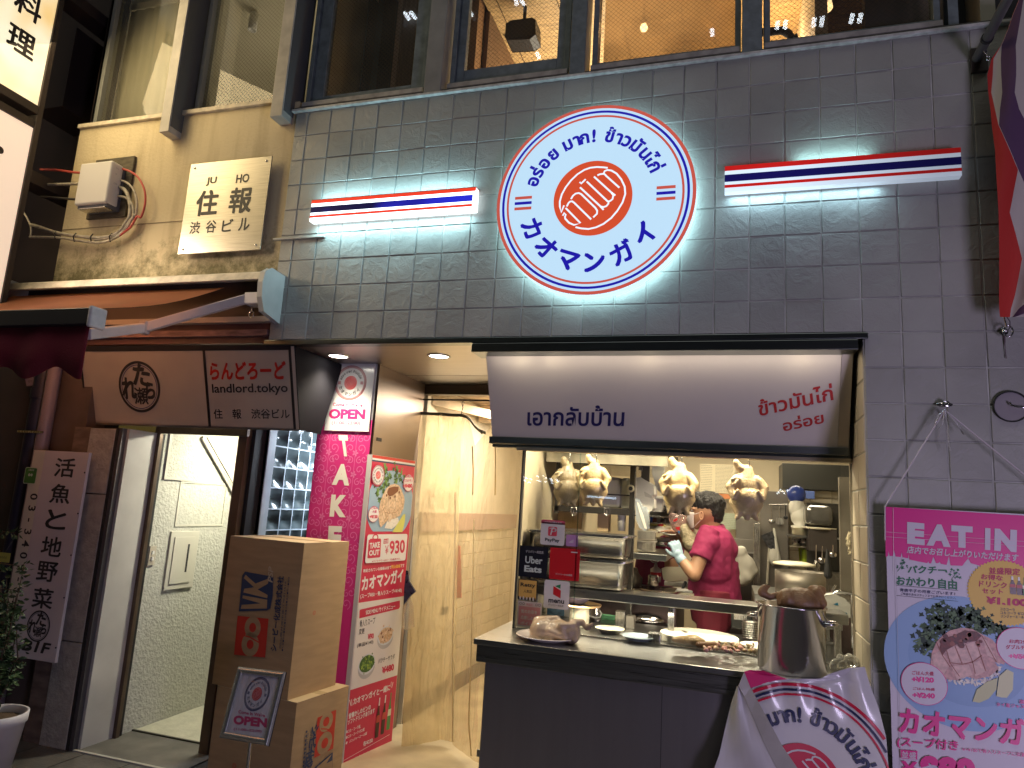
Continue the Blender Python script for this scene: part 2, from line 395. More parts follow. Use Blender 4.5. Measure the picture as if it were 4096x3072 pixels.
M_black = mat("black_void", (.012, .012, .014), .7)
M_darksteel = mat("dark_steel", (.16, .18, .18), .30, 1, var=.08, vs=3, streak=(1, 1, 20))
M_steel = mat("brushed_steel", (.55, .53, .5), .26, 1, var=.18, vs=8, streak=(60, 60, 1))
M_steelh = mat("counter_steel", (.42, .42, .41), .28, 1, var=.05, vs=8, streak=(1, 30, 30))
M_soffit = mat("soffit_steel", (.44, .40, .37), .36, 1, var=.08, vs=3, streak=(1, 20, 1))
M_brownpanel = mat("brown_panel", (.21, .155, .12), .34, .6, var=.10, vs=2)
M_frame = mat("window_frame_blue_grey", (.13, .165, .185), .45, var=.3, vs=20, bump=.1, bs=60)
M_framec = mat("pillar_pale_paint", (.42, .40, .36), .6, var=.2, vs=12)
M_wall_in = mat("interior_wall", (.62, .58, .46), .8, var=.1, vs=4)
M_wood = mat("ceiling_wood", (.58, .38, .16), .5, var=.4, vs=5, streak=(2, 20, 2), bump=.1, bs=30)
M_dark = mat("dark_brown_paint", (.035, .024, .022), .55, var=.3, vs=4)
M_white = mat("white_paint", (.75, .74, .72), .45, var=.08, vs=6)
M_glass = glassmat("window_glass", dirt=.05, wire=True)
M_cglass = glassmat("kitchen_glass", (.97, .98, .96), dirt=.012)

def tiles(mb_t, O, U, V, N_, us, vs, g=.0024, bevel=.003, th=.0042, skip=None, jit=.0014):
    """grid of bevelled tiles; returns per-vertex random list"""
    O, U, V, N_ = map(Vector, (O, U, V, N_)); rnd = []
    for i in range(len(us)-1):
        for j in range(len(vs)-1):
            u0, u1, v0, v1 = us[i]+g, us[i+1]-g, vs[j]+g, vs[j+1]-g
            if skip and skip(i, j): continue
            b = bevel; q = []
            for (a, c, h) in ((u0, v0, 0), (u1, v0, 0), (u1, v1, 0), (u0, v1, 0)): q.append(O + U*a + V*c)
            for (a, c) in ((u0+b, v0+b), (u1-b, v0+b), (u1-b, v1-b), (u0+b, v1-b)): q.append(O + U*a + V*c + N_*(th + random.uniform(-jit, jit)))
            mb_t.add(q, [[0,1,5,4],[1,2,6,5],[2,3,7,6],[3,0,4,7],[4,5,6,7]], mb_t.tm)
            c = (random.random(), random.random(), random.random(), 1); rnd += [c]*8
    return rnd
def set_rnd(o, rnd):
    a = o.data.color_attributes.new("rnd", 'FLOAT_COLOR', 'POINT')
    flat = [x for c in rnd for x in c]; flat += [.5]*(len(o.data.vertices)*4 - len(flat)); a.data.foreach_set("color", flat)

GZ = .08
# ------------------------------------------------------------------ ground
mb = MB(); M_ground = mat("pavement_stone", (.075, .07, .066), .5, var=.35, vs=9, bump=.3, bs=50)
mb.grid([[Vector((x, y, GZ-.004)) for x in (-60, 60)] for y in (-60, 60)], M_ground, False)
mb.build("pavement", kind="structure")
mb = MB(); M_pt = mat("pavement_slab", (.10, .092, .086), .45, var=.35, vs=14, bump=.25, bs=60)
for i in range(-9, 14):
    for j in range(-9, 0): mb.box((i*.3+.003, j*.3+.003, GZ-.003), (i*.3+.297, j*.3+.297, GZ), M_pt)
mb.build("paving", kind="structure")

# ------------------------------------------------------------------ tiled shop building
B = thing("shop_building", (1.5, .5, GZ), "grey tiled shop building with blue-grey upper windows over the open kitchen counter", "building")
mb = MB(); mb.tm = M_tile
rows = [2.3065 + .15*k for k in range(10)]
us = [-.085] + [.15*k for k in range(0, 32)]
rnd = tiles(mb, (0, .0045, 0), (1,0,0), (0,0,1), (0,-1,0), us, rows)
rows2 = [GZ] + [.2065 + .15*k for k in range(15)]
rnd += tiles(mb, (0, .0045, 0), (1,0,0), (0,0,1), (0,-1,0), [2.855] + [.15*k for k in range(20, 32)], rows2)
mb.box((-.085, .005, 2.3065), (4.65, .16, 3.656), M_grout)
mb.box((2.8545, .005, GZ), (4.65, .36, 2.3065), M_grout)
# the tile faces that turn the left corner
o = mb.build("tiled_wall", B); set_rnd(o, rnd)
mb = MB(); mb.tm = M_ctile
rnd = tiles(mb, (2.8545, 0, 0), (0,1,0), (0,0,1), (-1,0,0), [.004, .17, .34], [.9065 + .15*k - .15 for k in range(0, 11)], th=.004)
o = mb.build("window_reveal", B); set_rnd(o, rnd)
# trims
mb = MB()
mb.box((-.105, -.02, 3.657), (4.65, .10, 3.672), mat("pale_ledge", (.55, .56, .54), .5, var=.3, vs=30))
mb.box((-.11, .012, 3.6725), (4.65, .16, 3.700), mat("dark_sill", (.055, .05, .048), .5, var=.3, vs=10))
mb.build("window_ledge", B, bev=.003)
mb = MB(); mb.box((-.10, -.014, 2.278), (2.872, .05, 2.305), M_darksteel); mb.build("lintel_trim", B, bev=.003)
mb = MB(); mb.box((-.13, -.012, 2.88), (.20, .004, 2.893), mat("conduit", (.42, .42, .39), .6)); mb.build("cable_duct", B, bev=.003)
# upper window band
Z0, Z1 = 3.70, 5.3
def frame_rect(mb, x0, x1, z0, z1, y0, y1, t, tb, m):
    mb.box((x0, y0, z0), (x0+t, y1, z1), m); mb.box((x1-t, y0, z0), (x1, y1, z1), m); mb.box((x0+t, y0, z0), (x1-t, y1, z0+tb), m); mb.box((x0+t, y0, z1-tb), (x1-t, y1, z1), m)
WIN = [(-.07, .70, .075, .03), (.84, 1.51, .045, .075), (1.63, 2.36, .035, .03), (2.465, 3.21, .03, .03)]
for i, (x0, x1, t, tb) in enumerate(WIN):
    mb = MB(); frame_rect(mb, x0, x1, 3.735, Z1, .05, .12, .028, .028, M_frame)
    if t > .04: frame_rect(mb, x0+.0285, x1-.0285, 3.7635, Z1-.03, .07, .11, t, tb, M_frame)
    f = mb.build("window", B, bev=.003)
    g = MB(); e = .028 + (t if t > .04 else 0); eb = .028 + (tb if t > .04 else 0)
    g.poly([(x0+e, .09, 3.735+eb), (x1-e, .09, 3.735+eb), (x1-e, .09, Z1-.03), (x0+e, .09, Z1-.03)], M_glass); g.build("pane", f)
    g = MB(); g.box((x0, .018, 3.706), (x1, .06, 3.7345), mat("sill_pale", (.34, .33, .31), .6, var=.3, vs=20)); g.build("window_sill", f, bev=.002)
for x0, x1 in ((.715, .815), (1.525, 1.605), (2.365, 2.455)):
    mb = MB(); mb.box((x0, -.004, 3.676), (x1, .125, Z1), M_frame if x0 > 1 else mat("pillar_grey", (.24, .25, .25), .5, var=.2, vs=8)); mb.build("mullion", B, bev=.003)
mb = MB(); mb.box((3.24, .05, 3.70), (3.28, .12, Z1), M_frame); mb.box((3.28, .35, 3.70), (4.65, .5, Z1), M_black)
mb.build("window_end_frame", B)
# upper room: walls, timber ceiling, lit
mb = MB(); zc = 4.62
mb.box((-.07, .6, 3.5), (-.06, 3.2, 5.6), mat("room_blue", (.05, .13, .17), .7))
mb.box((.04, .55, 3.5), (.085, 1.0, 5.6), mat("room_teal_post", (.03, .10, .14), .5))
mb.box((.22, .5, 3.5), (.255, .9, 5.6), mat("room_pink", (.55, .40, .30), .7))
mb.box((.262, .5, 3.5), (.70, .58, 5.6), mat("curtain_brown", (.22, .15, .10), .8, var=.3, vs=6, streak=(20, 1, 1)))
mb.box((.55, .44, 3.5), (.60, .49, 5.6), mat("curtain_green", (.20, .19, .11), .8))
mb.box((.70, .48, 3.5), (.80, .58, 5.6), mat("curtain_orange", (.36, .20, .09), .8))
mb.build("room_partition", B)
mb = MB(); mb.box((.82, .16, zc), (3.4, 3.4, zc+.06), M_wood)
mb.box((-.07, .16, zc+.3), (.82, 3.4, zc+.36), M_wall_in)
for k in range(7): mb.box((.9+k*.37, .16, zc-.004), (.905+k*.37, 3.4, zc-.0005), mat("board_gap", (.12, .07, .03), .8))
mb.build("upper_ceiling", B)
mb = MB(); mb.box((.80, .6, 3.5), (.83, 3.4, zc), mat("room_brown_wall", (.20, .11, .05), .6, var=.3, vs=3, bump=.1, bs=30)); mb.box((.8, 3.4, 3.5), (3.4, 3.46, zc), M_wall_in)
mb.box((2.72, .30, 3.5), (2.78, 2.0, zc), mat("room_cream_post", (.70, .55, .32), .6)); mb.box((2.95, .30, 3.5), (3.3, .36, zc), mat("curtain_olive", (.17, .14, .09), .8, var=.2, vs=4)); mb.box((3.4, .16, 3.5), (3.46, 3.4, zc), M_wall_in)
mb.build("upper_room_wall", B)
mb = MB(); mb.box((1.66, .20, 3.74), (2.34, .205, 5.2), vinyl("frosted_film", (1, .88, .7), .62, (.66, .50, .32), .1)); mb.build("blind", B)
lamp("upper_room_lamp", 'AREA', (1.5, 1.5, 3.8), (1.5, 1.2, 5), 30, (1, .86, .64), 1.0, 1.2)
lamp("upper_room_lamp_right", 'POINT', (2.60, 1.0, 4.35), (1.5, 1.2, 5), 5, (1, .72, .42), .08)
bl = thing("ceiling_lamp", (1.80, .5, 4.24), "bare glowing warm bulb behind the third upper window", "lamp")
mb = MB(); mb.ell((1.83, .5, 4.27), (.022, .022, .026), emat("bulb_glow", (1, .85, .55), 18)); mb.build("bulb", bl)
mb = MB(); mb.tube([(1.83, .5, 4.30), (1.83, .5, 4.62)], .006, M_black); mb.lathe([(.012, 0), (.016, .02), (.012, .05), (.006, .055)], (1.83, .5, 4.29), M_black, 16); mb.build("cord", bl)
lamp("bulb_light", 'POINT', (1.83, .44, 4.27), (0, 0, 0), 3.0, (1, .75, .45), .03)
# ceiling speakers in the second window
def speaker(px, py, Y, s, label):
    c = at(D(px, py), Y=Y); t = thing("ceiling_speaker", c, label, "speaker", "speakers hung from the timber ceiling")
    mb = MB(); pts = [(-.5, -.28), (-.42, -.42), (.30, -.5), (.5, -.36), (.46, .30), (.34, .40), (-.36, .42), (-.5, .30)]
    mb.slab([c + Vector((a*s, 0, b*s*.8)) for a, b in pts], (0, s*.6, 0), mat("speaker_black", (.02, .018, .016), .45)); mb.build("cabinet", t, bev=.006)
    mb = MB(); mb.box((c.x-.38*s, c.y-.004, c.z-.30*s), (c.x+.36*s, c.y-.001, c.z+.26*s), mat("speaker_grille", (.035, .03, .025), .8, bump=.8, bs=300)); mb.build("grille", t)
    mb = MB(); mb.tube([(c.x, c.y+s*.3, c.z+s*.3), (c.x, c.y+s*.3, zc)], .012, M_black); mb.build("bracket", t)
speaker(1125, 62, .55, .20, "black speaker hanging lower in the second upper window")
speaker(1085, 8, .75, .30, "large black box speaker cut by the top edge of the second upper window")
t = thing("wall_spotlight", at(D(1680, 55), Y=.5), "black curved lamp arm inside the fourth upper window", "lamp")
mb = MB(); mb.tube([at(D(x, y), Y=.5) for x, y in ((1625, 72), (1665, 68), (1690, 66), (1705, 74), (1712, 84), (1722, 80))], .022, M_black); mb.build("arm", t)
t = thing("pendant_shade", at(D(1775, 8), Y=.5), "pale pendant shade at the top of the fourth upper window", "lamp")
c = at(D(1775, 8), Y=.5); mb = MB(); mb.lathe([(.055, -.03), (.05, .0), (.035, .05), (.012, .09)], c, mat("shade_pale", (.8, .7, .5), .5, emi=(1, .72, .35), es=1.2), 24); mb.build("lamp_shade", t); mb = MB(); mb.tube([c+Vector((0,0,.09)), (c.x, c.y, zc)], .006, M_black); mb.build("cord", t)

# ------------------------------------------------------------------ entrance recess of the shop: soffit, side wall, passage
mb = MB(); mb.box((-.085, .006, 2.283), (2.8545, 1.18, 2.36), M_soffit)
mb.box((-.3, 1.18, 2.215), (1.28, 1.24, 2.36), mat("header_dark", (.10, .075, .055), .5)); mb.build("soffit", B)
mb = MB(); mb.box((-.085, .86, 2.2822), (1.14, .866, 2.2829), mat("seam", (.1,.08,.06), .6)); mb.build("soffit_seam", B)
mb = MB(); mb.box((.27, .52, 1.62), (.328, 1.18, 2.283), M_brownpanel); mb.box((.27, .52, GZ), (.325, 1.18, 1.615), mat("brown_panel_low", (.20, .14, .10), .5, .3, var=.3, vs=8)); mb.build("side_wall", B)
mb = MB(); mb.box((.30, .56, 1.83), (.331, .62, 1.85), M_black); mb.box((.31, .56, 1.735), (.333, .95, 1.742), mat("rust_edge", (.09, .06, .04), .9, var=.6, vs=60, bump=.8, bs=90))
mb.box((.31, .60, 1.70), (.338, .90, 1.722), mat("grey_rail", (.2, .2, .19), .5)); mb.box((.31, .56, 1.55), (.333, .57, 1.735), mat("pale_edge", (.6, .58, .52), .6)); mb.build("old_bracket", B)
mb = MB(); mb.box((-.04, .502, GZ), (.269, .9, 2.283), M_brownpanel); mb.build("pillar", B)
# downlights
def downlight(px, py, label):
    c = at(D(px, py), Z=2.283); t = thing("downlight", c, label, "ceiling light", "downlights in the entrance soffit")
    mb = MB(); mb.lathe([(.064, 0), (.064, -.004), (.056, -.006), (.053, -.001)], c, mat("downlight_rim", (.5, .5, .48), .3, 1), 40); mb.build("rim", t)
    mb = MB(); mb.lathe([(.053, -.0015), (.0, -.0035)], c, emat("downlight_glow", (1, .93, .78), 14), 40); mb.build("diffuser", t)
    lamp("downlight_lamp", 'SPOT', c - Vector((0, 0, .03)), c - Vector((0, -.02, 1)), 38 if px < 800 else 52, (1, .87, .65), .05, angle=math.radians(118), blend=.9)
downlight(731, 769, "round soffit downlight above the OPEN sign on the pillar")
downlight(948, 769, "round soffit downlight nearer the white kitchen signboard")
# passage behind the curtain
mb = MB(); mb.box((.30, 1.24, GZ), (.33, 3.6, 2.3), mat("passage_plaster", (.66, .60, .49), .7, var=.12, vs=5)); mb.box((.3, 3.6, GZ), (1.28, 3.66, 2.4), MATS["passage_plaster"])
mb.box((1.26, 1.3, GZ), (1.285, 3.6, 2.4), MATS["passage_plaster"])
mb.box((.33, 1.24, 2.30), (1.26, 3.6, 2.34), mat("rough_ceiling", (.42, .32, .22), .9, var=.5, vs=9, bump=.6, bs=30)); mb.build("passage_wall", B)
mb = MB(); mb.tm = M_ctile
rnd = tiles(mb, (.332, 0, 0), (0,1,0), (0,0,1), (1,0,0), [1.26 + .2*k for k in range(12)], [GZ+.12 + .1*k for k in range(12)], th=.004, g=.002)
mb.box((.3301, 1.25, GZ+.12), (.3318, 3.5, 1.28), M_cgrout)
mb.box((.3301, 1.25, GZ), (.336, 3.5, GZ+.115), mat("skirting_grey", (.22, .2, .17), .6)); mb.box((.3301, 1.25, 1.29), (.35, 3.5, 1.42), mat("mauve_band", (.40, .29, .24), .5))
o = mb.build("passage_tiles", B); set_rnd(o, rnd)
mb = MB(); mb.grid([[Vector((x, y, GZ+.002)) for x in (.25, 1.3)] for y in (.3, 3.6)], mat("passage_floor", (.50, .42, .28), .35, var=.3, vs=4, bump=.2, bs=10), False); mb.build("passage_floor", B)
mb = MB(); mb.slab([(.34, 1.3, 2.22), (.34, 1.3, 2.16), (1.26, 2.6, 2.05), (1.26, 2.6, 2.12)], (0, .10, 0), mat("beam_plaster", (.52, .40, .27), .8, var=.3, vs=10)); mb.box((.36, 2.2, 2.16), (1.26, 2.26, 2.3), MATS["beam_plaster"]); mb.build("beam", B)
lamp("passage_lamp", 'AREA', (.8, 1.9, 2.2), (.8, 1.8, 0), 54, (1, .88, .68), .3, 1.2)

# ------------------------------------------------------------------ kitchen shell
KX0, KX1, KY0, KY1 = 1.30, 3.7, .35, 3.2
M_kw = mat("kitchen_wall_cream", (.70, .60, .42), .5, var=.08, vs=4)
M_ktile = mat("kitchen_tile_white", (.78, .72, .60), .25)
mb = MB(); mb.box((1.13, .335, 1.80), (2.8545, .375, 2.283), M_darksteel); mb.build("kitchen_header", B)
mb = MB()
mb.box((KX0-.015, .40, GZ), (KX0-.002, 3.3, 2.3), M_kw); mb.box((KX0, KY1, GZ), (KX1, KY1+.05, 2.4), M_kw)
mb.box((KX1, .37, GZ), (KX1+.04, 3.3, 2.4), M_kw); mb.box((KX0, .376, 2.25), (KX1, 3.25, 2.30), mat("kitchen_ceiling", (.48, .44, .36), .4, .2, var=.2, vs=3))
mb.box((KX0, .4, GZ), (KX1, 3.2, GZ+.01), mat("kitchen_floor", (.16, .10, .08), .4)); mb.build("kitchen_wall", B)
# back wall pieces (each at its own place)
def bwall(name, a, b, Y, m, t=.03, z=None):
    p, q = at(D(*a), Y=Y), at(D(*b), Y=Y); mb = MB(); mb.box((p.x, Y, q.z), (q.x, Y+t, p.z), m); return mb.build(name, B, bev=.002)
bwall("steel_splashback", (1590, 1118), (1712, 1300), 2.75, mat("steel_fridge", (.36, .34, .31), .35, .9, var=.3, vs=3), .35)
bwall("dark_cabinet", (1545, 1190), (1660, 1400), 2.3, mat("dark_cabinet", (.06, .05, .045), .4), .3)
bwall("steel_backsplash", (1508, 1158), (1640, 1205), 2.6, mat("steel_grey_in", (.30, .28, .25), .35, .8, var=.2, vs=3), .02)
bwall("door_post", (1628, 1130), (1642, 1330), 2.0, M_steel, .05)
bwall("tall_steel_locker", (1642, 1060), (1704, 1340), 2.1, mat("locker_steel", (.22, .20, .18), .4, .7, var=.25, vs=3), .5)
mb = MB(); mb.tm = M_ktile; mb.tm = tilemat("white_wall_tile", (.78, .72, .6), bump=.05)
a = at(D(1704, 1130), Y=2.6); rnd = tiles(mb, (a.x, 2.6, .8), (1,0,0), (0,0,1), (0,-1,0), [.15*k for k in range(6)], [.1*k for k in range(11)], th=.004)
mb.box((a.x, 2.602, .8), (a.x+.9, 2.64, 1.9), M_cgrout); o = mb.build("white_tiles", B); set_rnd(o, rnd)
bwall("dark_hood", (1690, 1000), (1846, 1062), 2.4, mat("hood_dark", (.05, .05, .045), .4, .5), .4)
bwall("darkening_panel", (1742, 1085), (1846, 1240), 1.9, mat("darkening_gloss", (.045, .042, .038), .18, var=.4, vs=5), .3)  # glossy dark panel added to darken the right side of the kitchen
bwall("side_unit", (1790, 1240), (1846, 1400), 1.6, mat("unit_grey", (.12, .105, .085), .3, var=.4, vs=5), .3)
bwall("blue_opening", (1698, 1058), (1760, 1078), 2.39, mat("blue_poster", (.1, .16, .45), .5), .01)
bwall("wood_trim", (1635, 1045), (1660, 1085), 2.39, mat("warm_wood", (.5, .32, .14), .5), .02)
bwall("grey_side", (1812, 1030), (1846, 1400), 1.2, mat("side_grey", (.17, .15, .12), .5, .3, var=.3, vs=4), .04)
lamp("kitchen_tube_a", 'AREA', (2.0, 1.0, 2.22), (2.0, 1.0, 0), 30, (1, .86, .62), 1.2, .12)
lamp("kitchen_tube_b", 'AREA', (2.3, 2.3, 2.22), (2.3, 2.4, 0), 20, (1, .86, .62), 1.4, .12)
lamp("board_fill_light", 'AREA', (2.1, .50, 1.015), (2.1, .52, .9), 4.5, (1, .90, .68), 1.2, .03)  # added fill light below the shelf, brightens the cutting boards
lamp("counter_strip", 'AREA', (2.05, .44, 1.98), (2.05, .60, .9), 22, (1, .86, .60), 1.3, .05)

# kitchen glass
kg = thing("kitchen_window", (2.08, .34, .9), "large clear kitchen window with thin black edge above the steel counter", "window")
GY = .34
mb = MB(); mb.poly([(1.305, GY, .902), (2.85, GY, .902), (2.85, GY, 1.797), (1.305, GY, 1.797)], M_cglass); mb.build("pane", kg)
mb = MB(); mb.box((1.298, GY-.008, .9015), (1.3045, GY+.012, 1.80), M_black); mb.box((2.842, GY-.006, .9015), (2.852, GY+.012, 1.80), M_steel)
mb.box((1.27, GY-.03, 1.785), (2.853, GY+.02, 1.802), mat("warm_steel_rail", (.62, .52, .38), .3, .9)); mb.box((1.305, GY-.006, .9015), (2.84, GY+.006, .908), M_steel); mb.build("frame", kg, bev=.001)
mb = MB(); mb.box((1.60, GY-.004, .91), (1.606, GY-.001, 1.785), glassmat("edge_glass", (.75, .85, .85), 1.6)); mb.build("joint", kg)
# ------------------------------------------------------------------ cream building on the left
def plaster(name, c, moss=True):
    m = mat(name, c, .85, bump=.35, bs=55); nt = m.node_tree; N = nt.nodes; L = nt.links; b = N["Principled BSDF"]
    tc = N.new("ShaderNodeTexCoord"); sp = N.new("ShaderNodeSeparateXYZ"); L.new(tc.outputs["Object"], sp.inputs[0])
    mp = N.new("ShaderNodeMapping"); mp.inputs["Scale"].default_value = (9, 9, 1.0); L.new(tc.outputs["Object"], mp.inputs[0])
    n = N.new("ShaderNodeTexNoise"); n.inputs["Scale"].default_value = 1; n.inputs["Detail"].default_value = 7; L.new(mp.outputs[0], n.inputs["Vector"])
    r1 = N.new("ShaderNodeMapRange"); r1.inputs[1].default_value = .48; r1.inputs[2].default_value = .72; r1.inputs[4].default_value = .6; L.new(n.outputs[0], r1.inputs[0])
    mx = N.new("ShaderNodeMix"); mx.data_type = 'RGBA'; mx.inputs[6].default_value = (*c, 1); mx.inputs[7].default_value = (c[0]*.55, c[1]*.5, c[2]*.42, 1); L.new(r1.outputs[0], mx.inputs[0])
    n2 = N.new("ShaderNodeTexNoise"); n2.inputs["Scale"].default_value = 9; n2.inputs["Detail"].default_value = 9; n2.inputs["Roughness"].default_value = .75; L.new(tc.outputs["Object"], n2.inputs["Vector"])
    rz = N.new("ShaderNodeMapRange"); rz.inputs[1].default_value = 3.0; rz.inputs[2].default_value = 2.60; L.new(sp.outputs[2], rz.inputs[0])
    mu = N.new("ShaderNodeMath"); mu.operation = 'MULTIPLY_ADD'; mu.inputs[1].default_value = .42; L.new(rz.outputs[0], mu.inputs[0]); L.new(n2.outputs[0], mu.inputs[2])
    rr = N.new("ShaderNodeMapRange"); rr.inputs[1].default_value = .68; rr.inputs[2].default_value = .92; rr.inputs[4].default_value = .85; L.new(mu.outputs[0], rr.inputs[0])
    m2 = N.new("ShaderNodeMix"); m2.data_type = 'RGBA'; m2.inputs[7].default_value = (.09, .085, .03, 1); L.new(mx.outputs[2], m2.inputs[6])
    if moss: L.new(rr.outputs[0], m2.inputs[0])
    else: m2.inputs[0].default_value = 0
    L.new(m2.outputs[2], b.inputs["Base Color"]); return m
M_cream = plaster("cream_plaster", (.60, .51, .33))
LB = thing("cream_building", (-.9, .3, GZ), "cream plastered building with two tall wired-glass windows left of the tiled shop", "building")
mb = MB(); mb.box((-1.745, .02, 2.50), (-.086, .18, 3.745), M_cream); mb.build("wall", LB)
mb = MB(); mb.box((-1.745, .0165, 3.05), (-.4, .0195, 3.053), mat("crack", (.25, .2, .13), .9)); mb.build("wall_crack", LB)
# pillars on the upper facade
for x0, x1, zb, z in ((-.985, -.915, 3.59, 5.4), (-.20, -.12, 3.60, 5.4)):
    mb = MB(); mb.box((x0, -.08, zb), (x1, .10, z), M_framec); mb.build("fin", LB, bev=.003)
    mb = MB(); mb.box((x1, -.07, zb+.04), (x1+.004, .10, z), mat("fin_dark", (.10, .105, .11), .5)); mb.build("fin_side", LB)
for i, (x0, x1) in enumerate(((-1.70, -1.0), (-.885, -.21))):
    mb = MB(); frame_rect(mb, x0, x1, 3.775, 5.4, .06, .12, .03, .03, mat("frame_olive_grey", (.20, .21, .20), .5)); f = mb.build("window", LB, bev=.002)
    g = MB(); g.poly([(x0+.03, .09, 3.8), (x1-.03, .09, 3.8), (x1-.03, .09, 5.37), (x0+.03, .09, 5.37)], M_glass); g.build("pane", f)
    g = MB(); g.box((x0-.05, .0, 3.746), (x1+.03, .12, 3.774), mat("sill_cream", (.62, .55, .42), .7, var=.3, vs=20)); g.build("window_sill", f, bev=.003)
mb = MB(); mb.box((-1.8, .12, 3.5), (-1.72, .3, 5.6), M_dark)
mb.box((-1.72, 1.6, 3.5), (-.1, 1.66, 5.6), M_wall_in); mb.box((-.13, .2, 3.5), (-.09, 1.7, 5.6), M_wall_in); mb.box((-1.75, .2, 3.5), (-1.71, 1.7, 5.6), M_wall_in)
mb.box((-1.7, .2, 4.75), (-.13, 1.6, 4.8), mat("stair_ceiling", (.60, .55, .42), .8))
mb.box((-.96, .13, 3.5), (-.93, .22, 4.75), M_wall_in); mb.build("upper_room", LB)
mb = MB()
mb.grid([[Vector((-1.70+.74*k/60, .20 + .006*math.sin(k*.9), z)) for k in range(61)] for z in (3.79, 4.74)], mat("curtain_beige", (.30, .29, .20), .9))
mb.build("curtain", LB)
lamp("stair_window_lamp", 'AREA', (-.55, .7, 3.9), (-.5, .8, 5), 2.0, (1, .88, .62), .5)
lamp("left_room_lamp", 'AREA', (-1.3, .9, 3.9), (-1.3, .6, 5), .6, (1, .88, .6), .5)
c = at(D(548, 40), Y=.40); t = thing("spot_fitting", c, "white cylinder spotlight hanging behind the second wired window", "lamp")
mb = MB(); mb.lathe([(.03, .16), (.03, .145), (.012, .14)], c, M_white, 20); mb.tube([c+Vector((0,0,.14)), c+Vector((0,0,.03))], .008, M_white); mb.build("mount", t)
mb = MB(); mb.lathe([(.0, .04), (.028, .038), (.03, -.09), (.024, -.092), (.022, -.05), (0, -.045)], c, M_white, 24); mb.build("lamp_head", t)
# dark neighbour at the far left, with a projecting illuminated sign
DB = thing("dark_building", (-2.6, .6, GZ), "black-brown building at the far left edge behind the glowing vertical sign", "building")
mb = MB(); mb.box((-4.5, .45, GZ), (-1.76, .7, 5.6), M_dark); mb.box((-1.79, .12, 2.4), (-1.746, .45, 5.6), M_dark)
mb.box((-2.35, .1, 4.0), (-2.05, .45, 4.6), mat("dark_duct", (.03, .022, .02), .5)); mb.build("wall", DB)
SX = -1.745
ps = thing("projecting_sign", (SX, -.5, 2.4), "tall glowing yellow-white sign with brushed black characters projecting at the far left", "sign")
M_signw = mat("sign_warm_glow", (.6, .5, .35), .4, emi=(1, .80, .42), es=.95)
nt = M_signw.node_tree; b = nt.nodes["Principled BSDF"]; tc = nt.nodes.new("ShaderNodeTexCoord"); n = nt.nodes.new("ShaderNodeTexNoise"); n.inputs["Scale"].default_value = 2.2; n.inputs["Detail"].default_value = 2
nt.links.new(tc.outputs["Object"], n.inputs["Vector"]); rp = nt.nodes.new("ShaderNodeValToRGB"); rp.color_ramp.elements[0].color = (.88, .56, .18, 1); rp.color_ramp.elements[1].color = (1.0, .92, .66, 1); rp.color_ramp.elements[0].position = .35; rp.color_ramp.elements[1].position = .6
nt.links.new(n.outputs[0], rp.inputs[0]); nt.links.new(rp.outputs[0], b.inputs["Emission Color"])
yb = -.25
mb = MB(); mb.box((SX-.22, -1.1, 3.735), (SX, yb-.03, 5.6), M_signw); mb.build("lit_face", ps)
mb = MB(); mb.box((SX-.23, yb-.029, 2.2), (SX+.012, yb+.005, 5.6), M_dark); mb.box((SX-.23, -1.1, 3.675), (SX+.014, yb-.03, 3.73), M_dark); mb.box((SX-.23, -1.1, 3.59), (SX+.006, yb-.03, 3.635), M_dark)
mb.box((SX-.25, yb+.006, 3.3), (SX-.10, .45, 3.38), M_dark); mb.box((SX-.25, yb+.006, 4.6), (SX-.10, .45, 4.68), M_dark); mb.build("frame", ps, bev=.003)
mb = MB(); mb.box((SX-.22, -1.1, 2.25), (SX, yb-.03, 3.585), mat("sign_pink_glow", (.6, .5, .45), .4, emi=(1, .76, .56), es=.72)); mb.build("lower_face", ps)
P = Panel((SX+.001, 0, 0), (0, 1, 0), (0, 0, 1))
M_ink = mat("sign_ink", (.03, .025, .03), .5)
def col_text(P, s, u, v, size, step, m, bold=.02, k=1, sx=1):
    for i, ch in enumerate(s): P.glyph(ch, u, v - i*step, size, 0, m, k, bold, sx=sx)
c1, c2 = at(D(46, 90), X=SX), at(D(62, 12), X=SX)
for i, ch in enumerate("理料季四"): P.glyph(ch, c1.y, c1.z - .065 + (c2.z-c1.z)*i, .175, 0, M_ink, 1, .03)
P.disc(*P.p((0, 600)), .022, M_ink, 1)
P.mb.build("lettering", ps)
lamp("lower_sign_spill", 'AREA', (SX+.05, -.75, 3.1), (-1.0, -.35, 2.5), 9, (1, .78, .55), .5, .25, spread=80)
lamp("sign_spill", 'AREA', (SX+.05, -.75, 3.9), (-.6, -.15, 3.0), 38, (1, .76, .40), .9, 1.6)

# junction box with cables
jb = thing("junction_box", at(D(225, 400), Y=0), "white rounded junction box on a dark board with taped cables looping below", "electrical box")
mb = MB(); a, b_ = at(D(188, 475), Y=.01), at(D(294, 338), Y=.01); mb.box((a.x, .0, a.z), (b_.x, .018, b_.z), mat("board_wood", (.10, .085, .055), .8, var=.5, vs=14, streak=(1, 1, 4))); mb.build("backboard", jb, bev=.003)
a, b_ = at(D(157, 447), Y=-.11), at(D(243, 345), Y=-.11)
mb = MB(); mb.box((a.x, -.11, a.z+.012), (b_.x, -.02, b_.z), mat("box_white", (.66, .65, .62), .35)); mb.build("cover", jb, bev=.014, seg=4)
mb = MB(); mb.box((a.x+.012, -.09, a.z-.004), (b_.x-.004, .0, b_.z-.01), mat("box_side_dark", (.09, .10, .13), .4)); mb.box((a.x+.02, -.095, a.z-.012), (b_.x-.02, -.03, a.z-.002), M_steel); mb.build("base", jb, bev=.006)
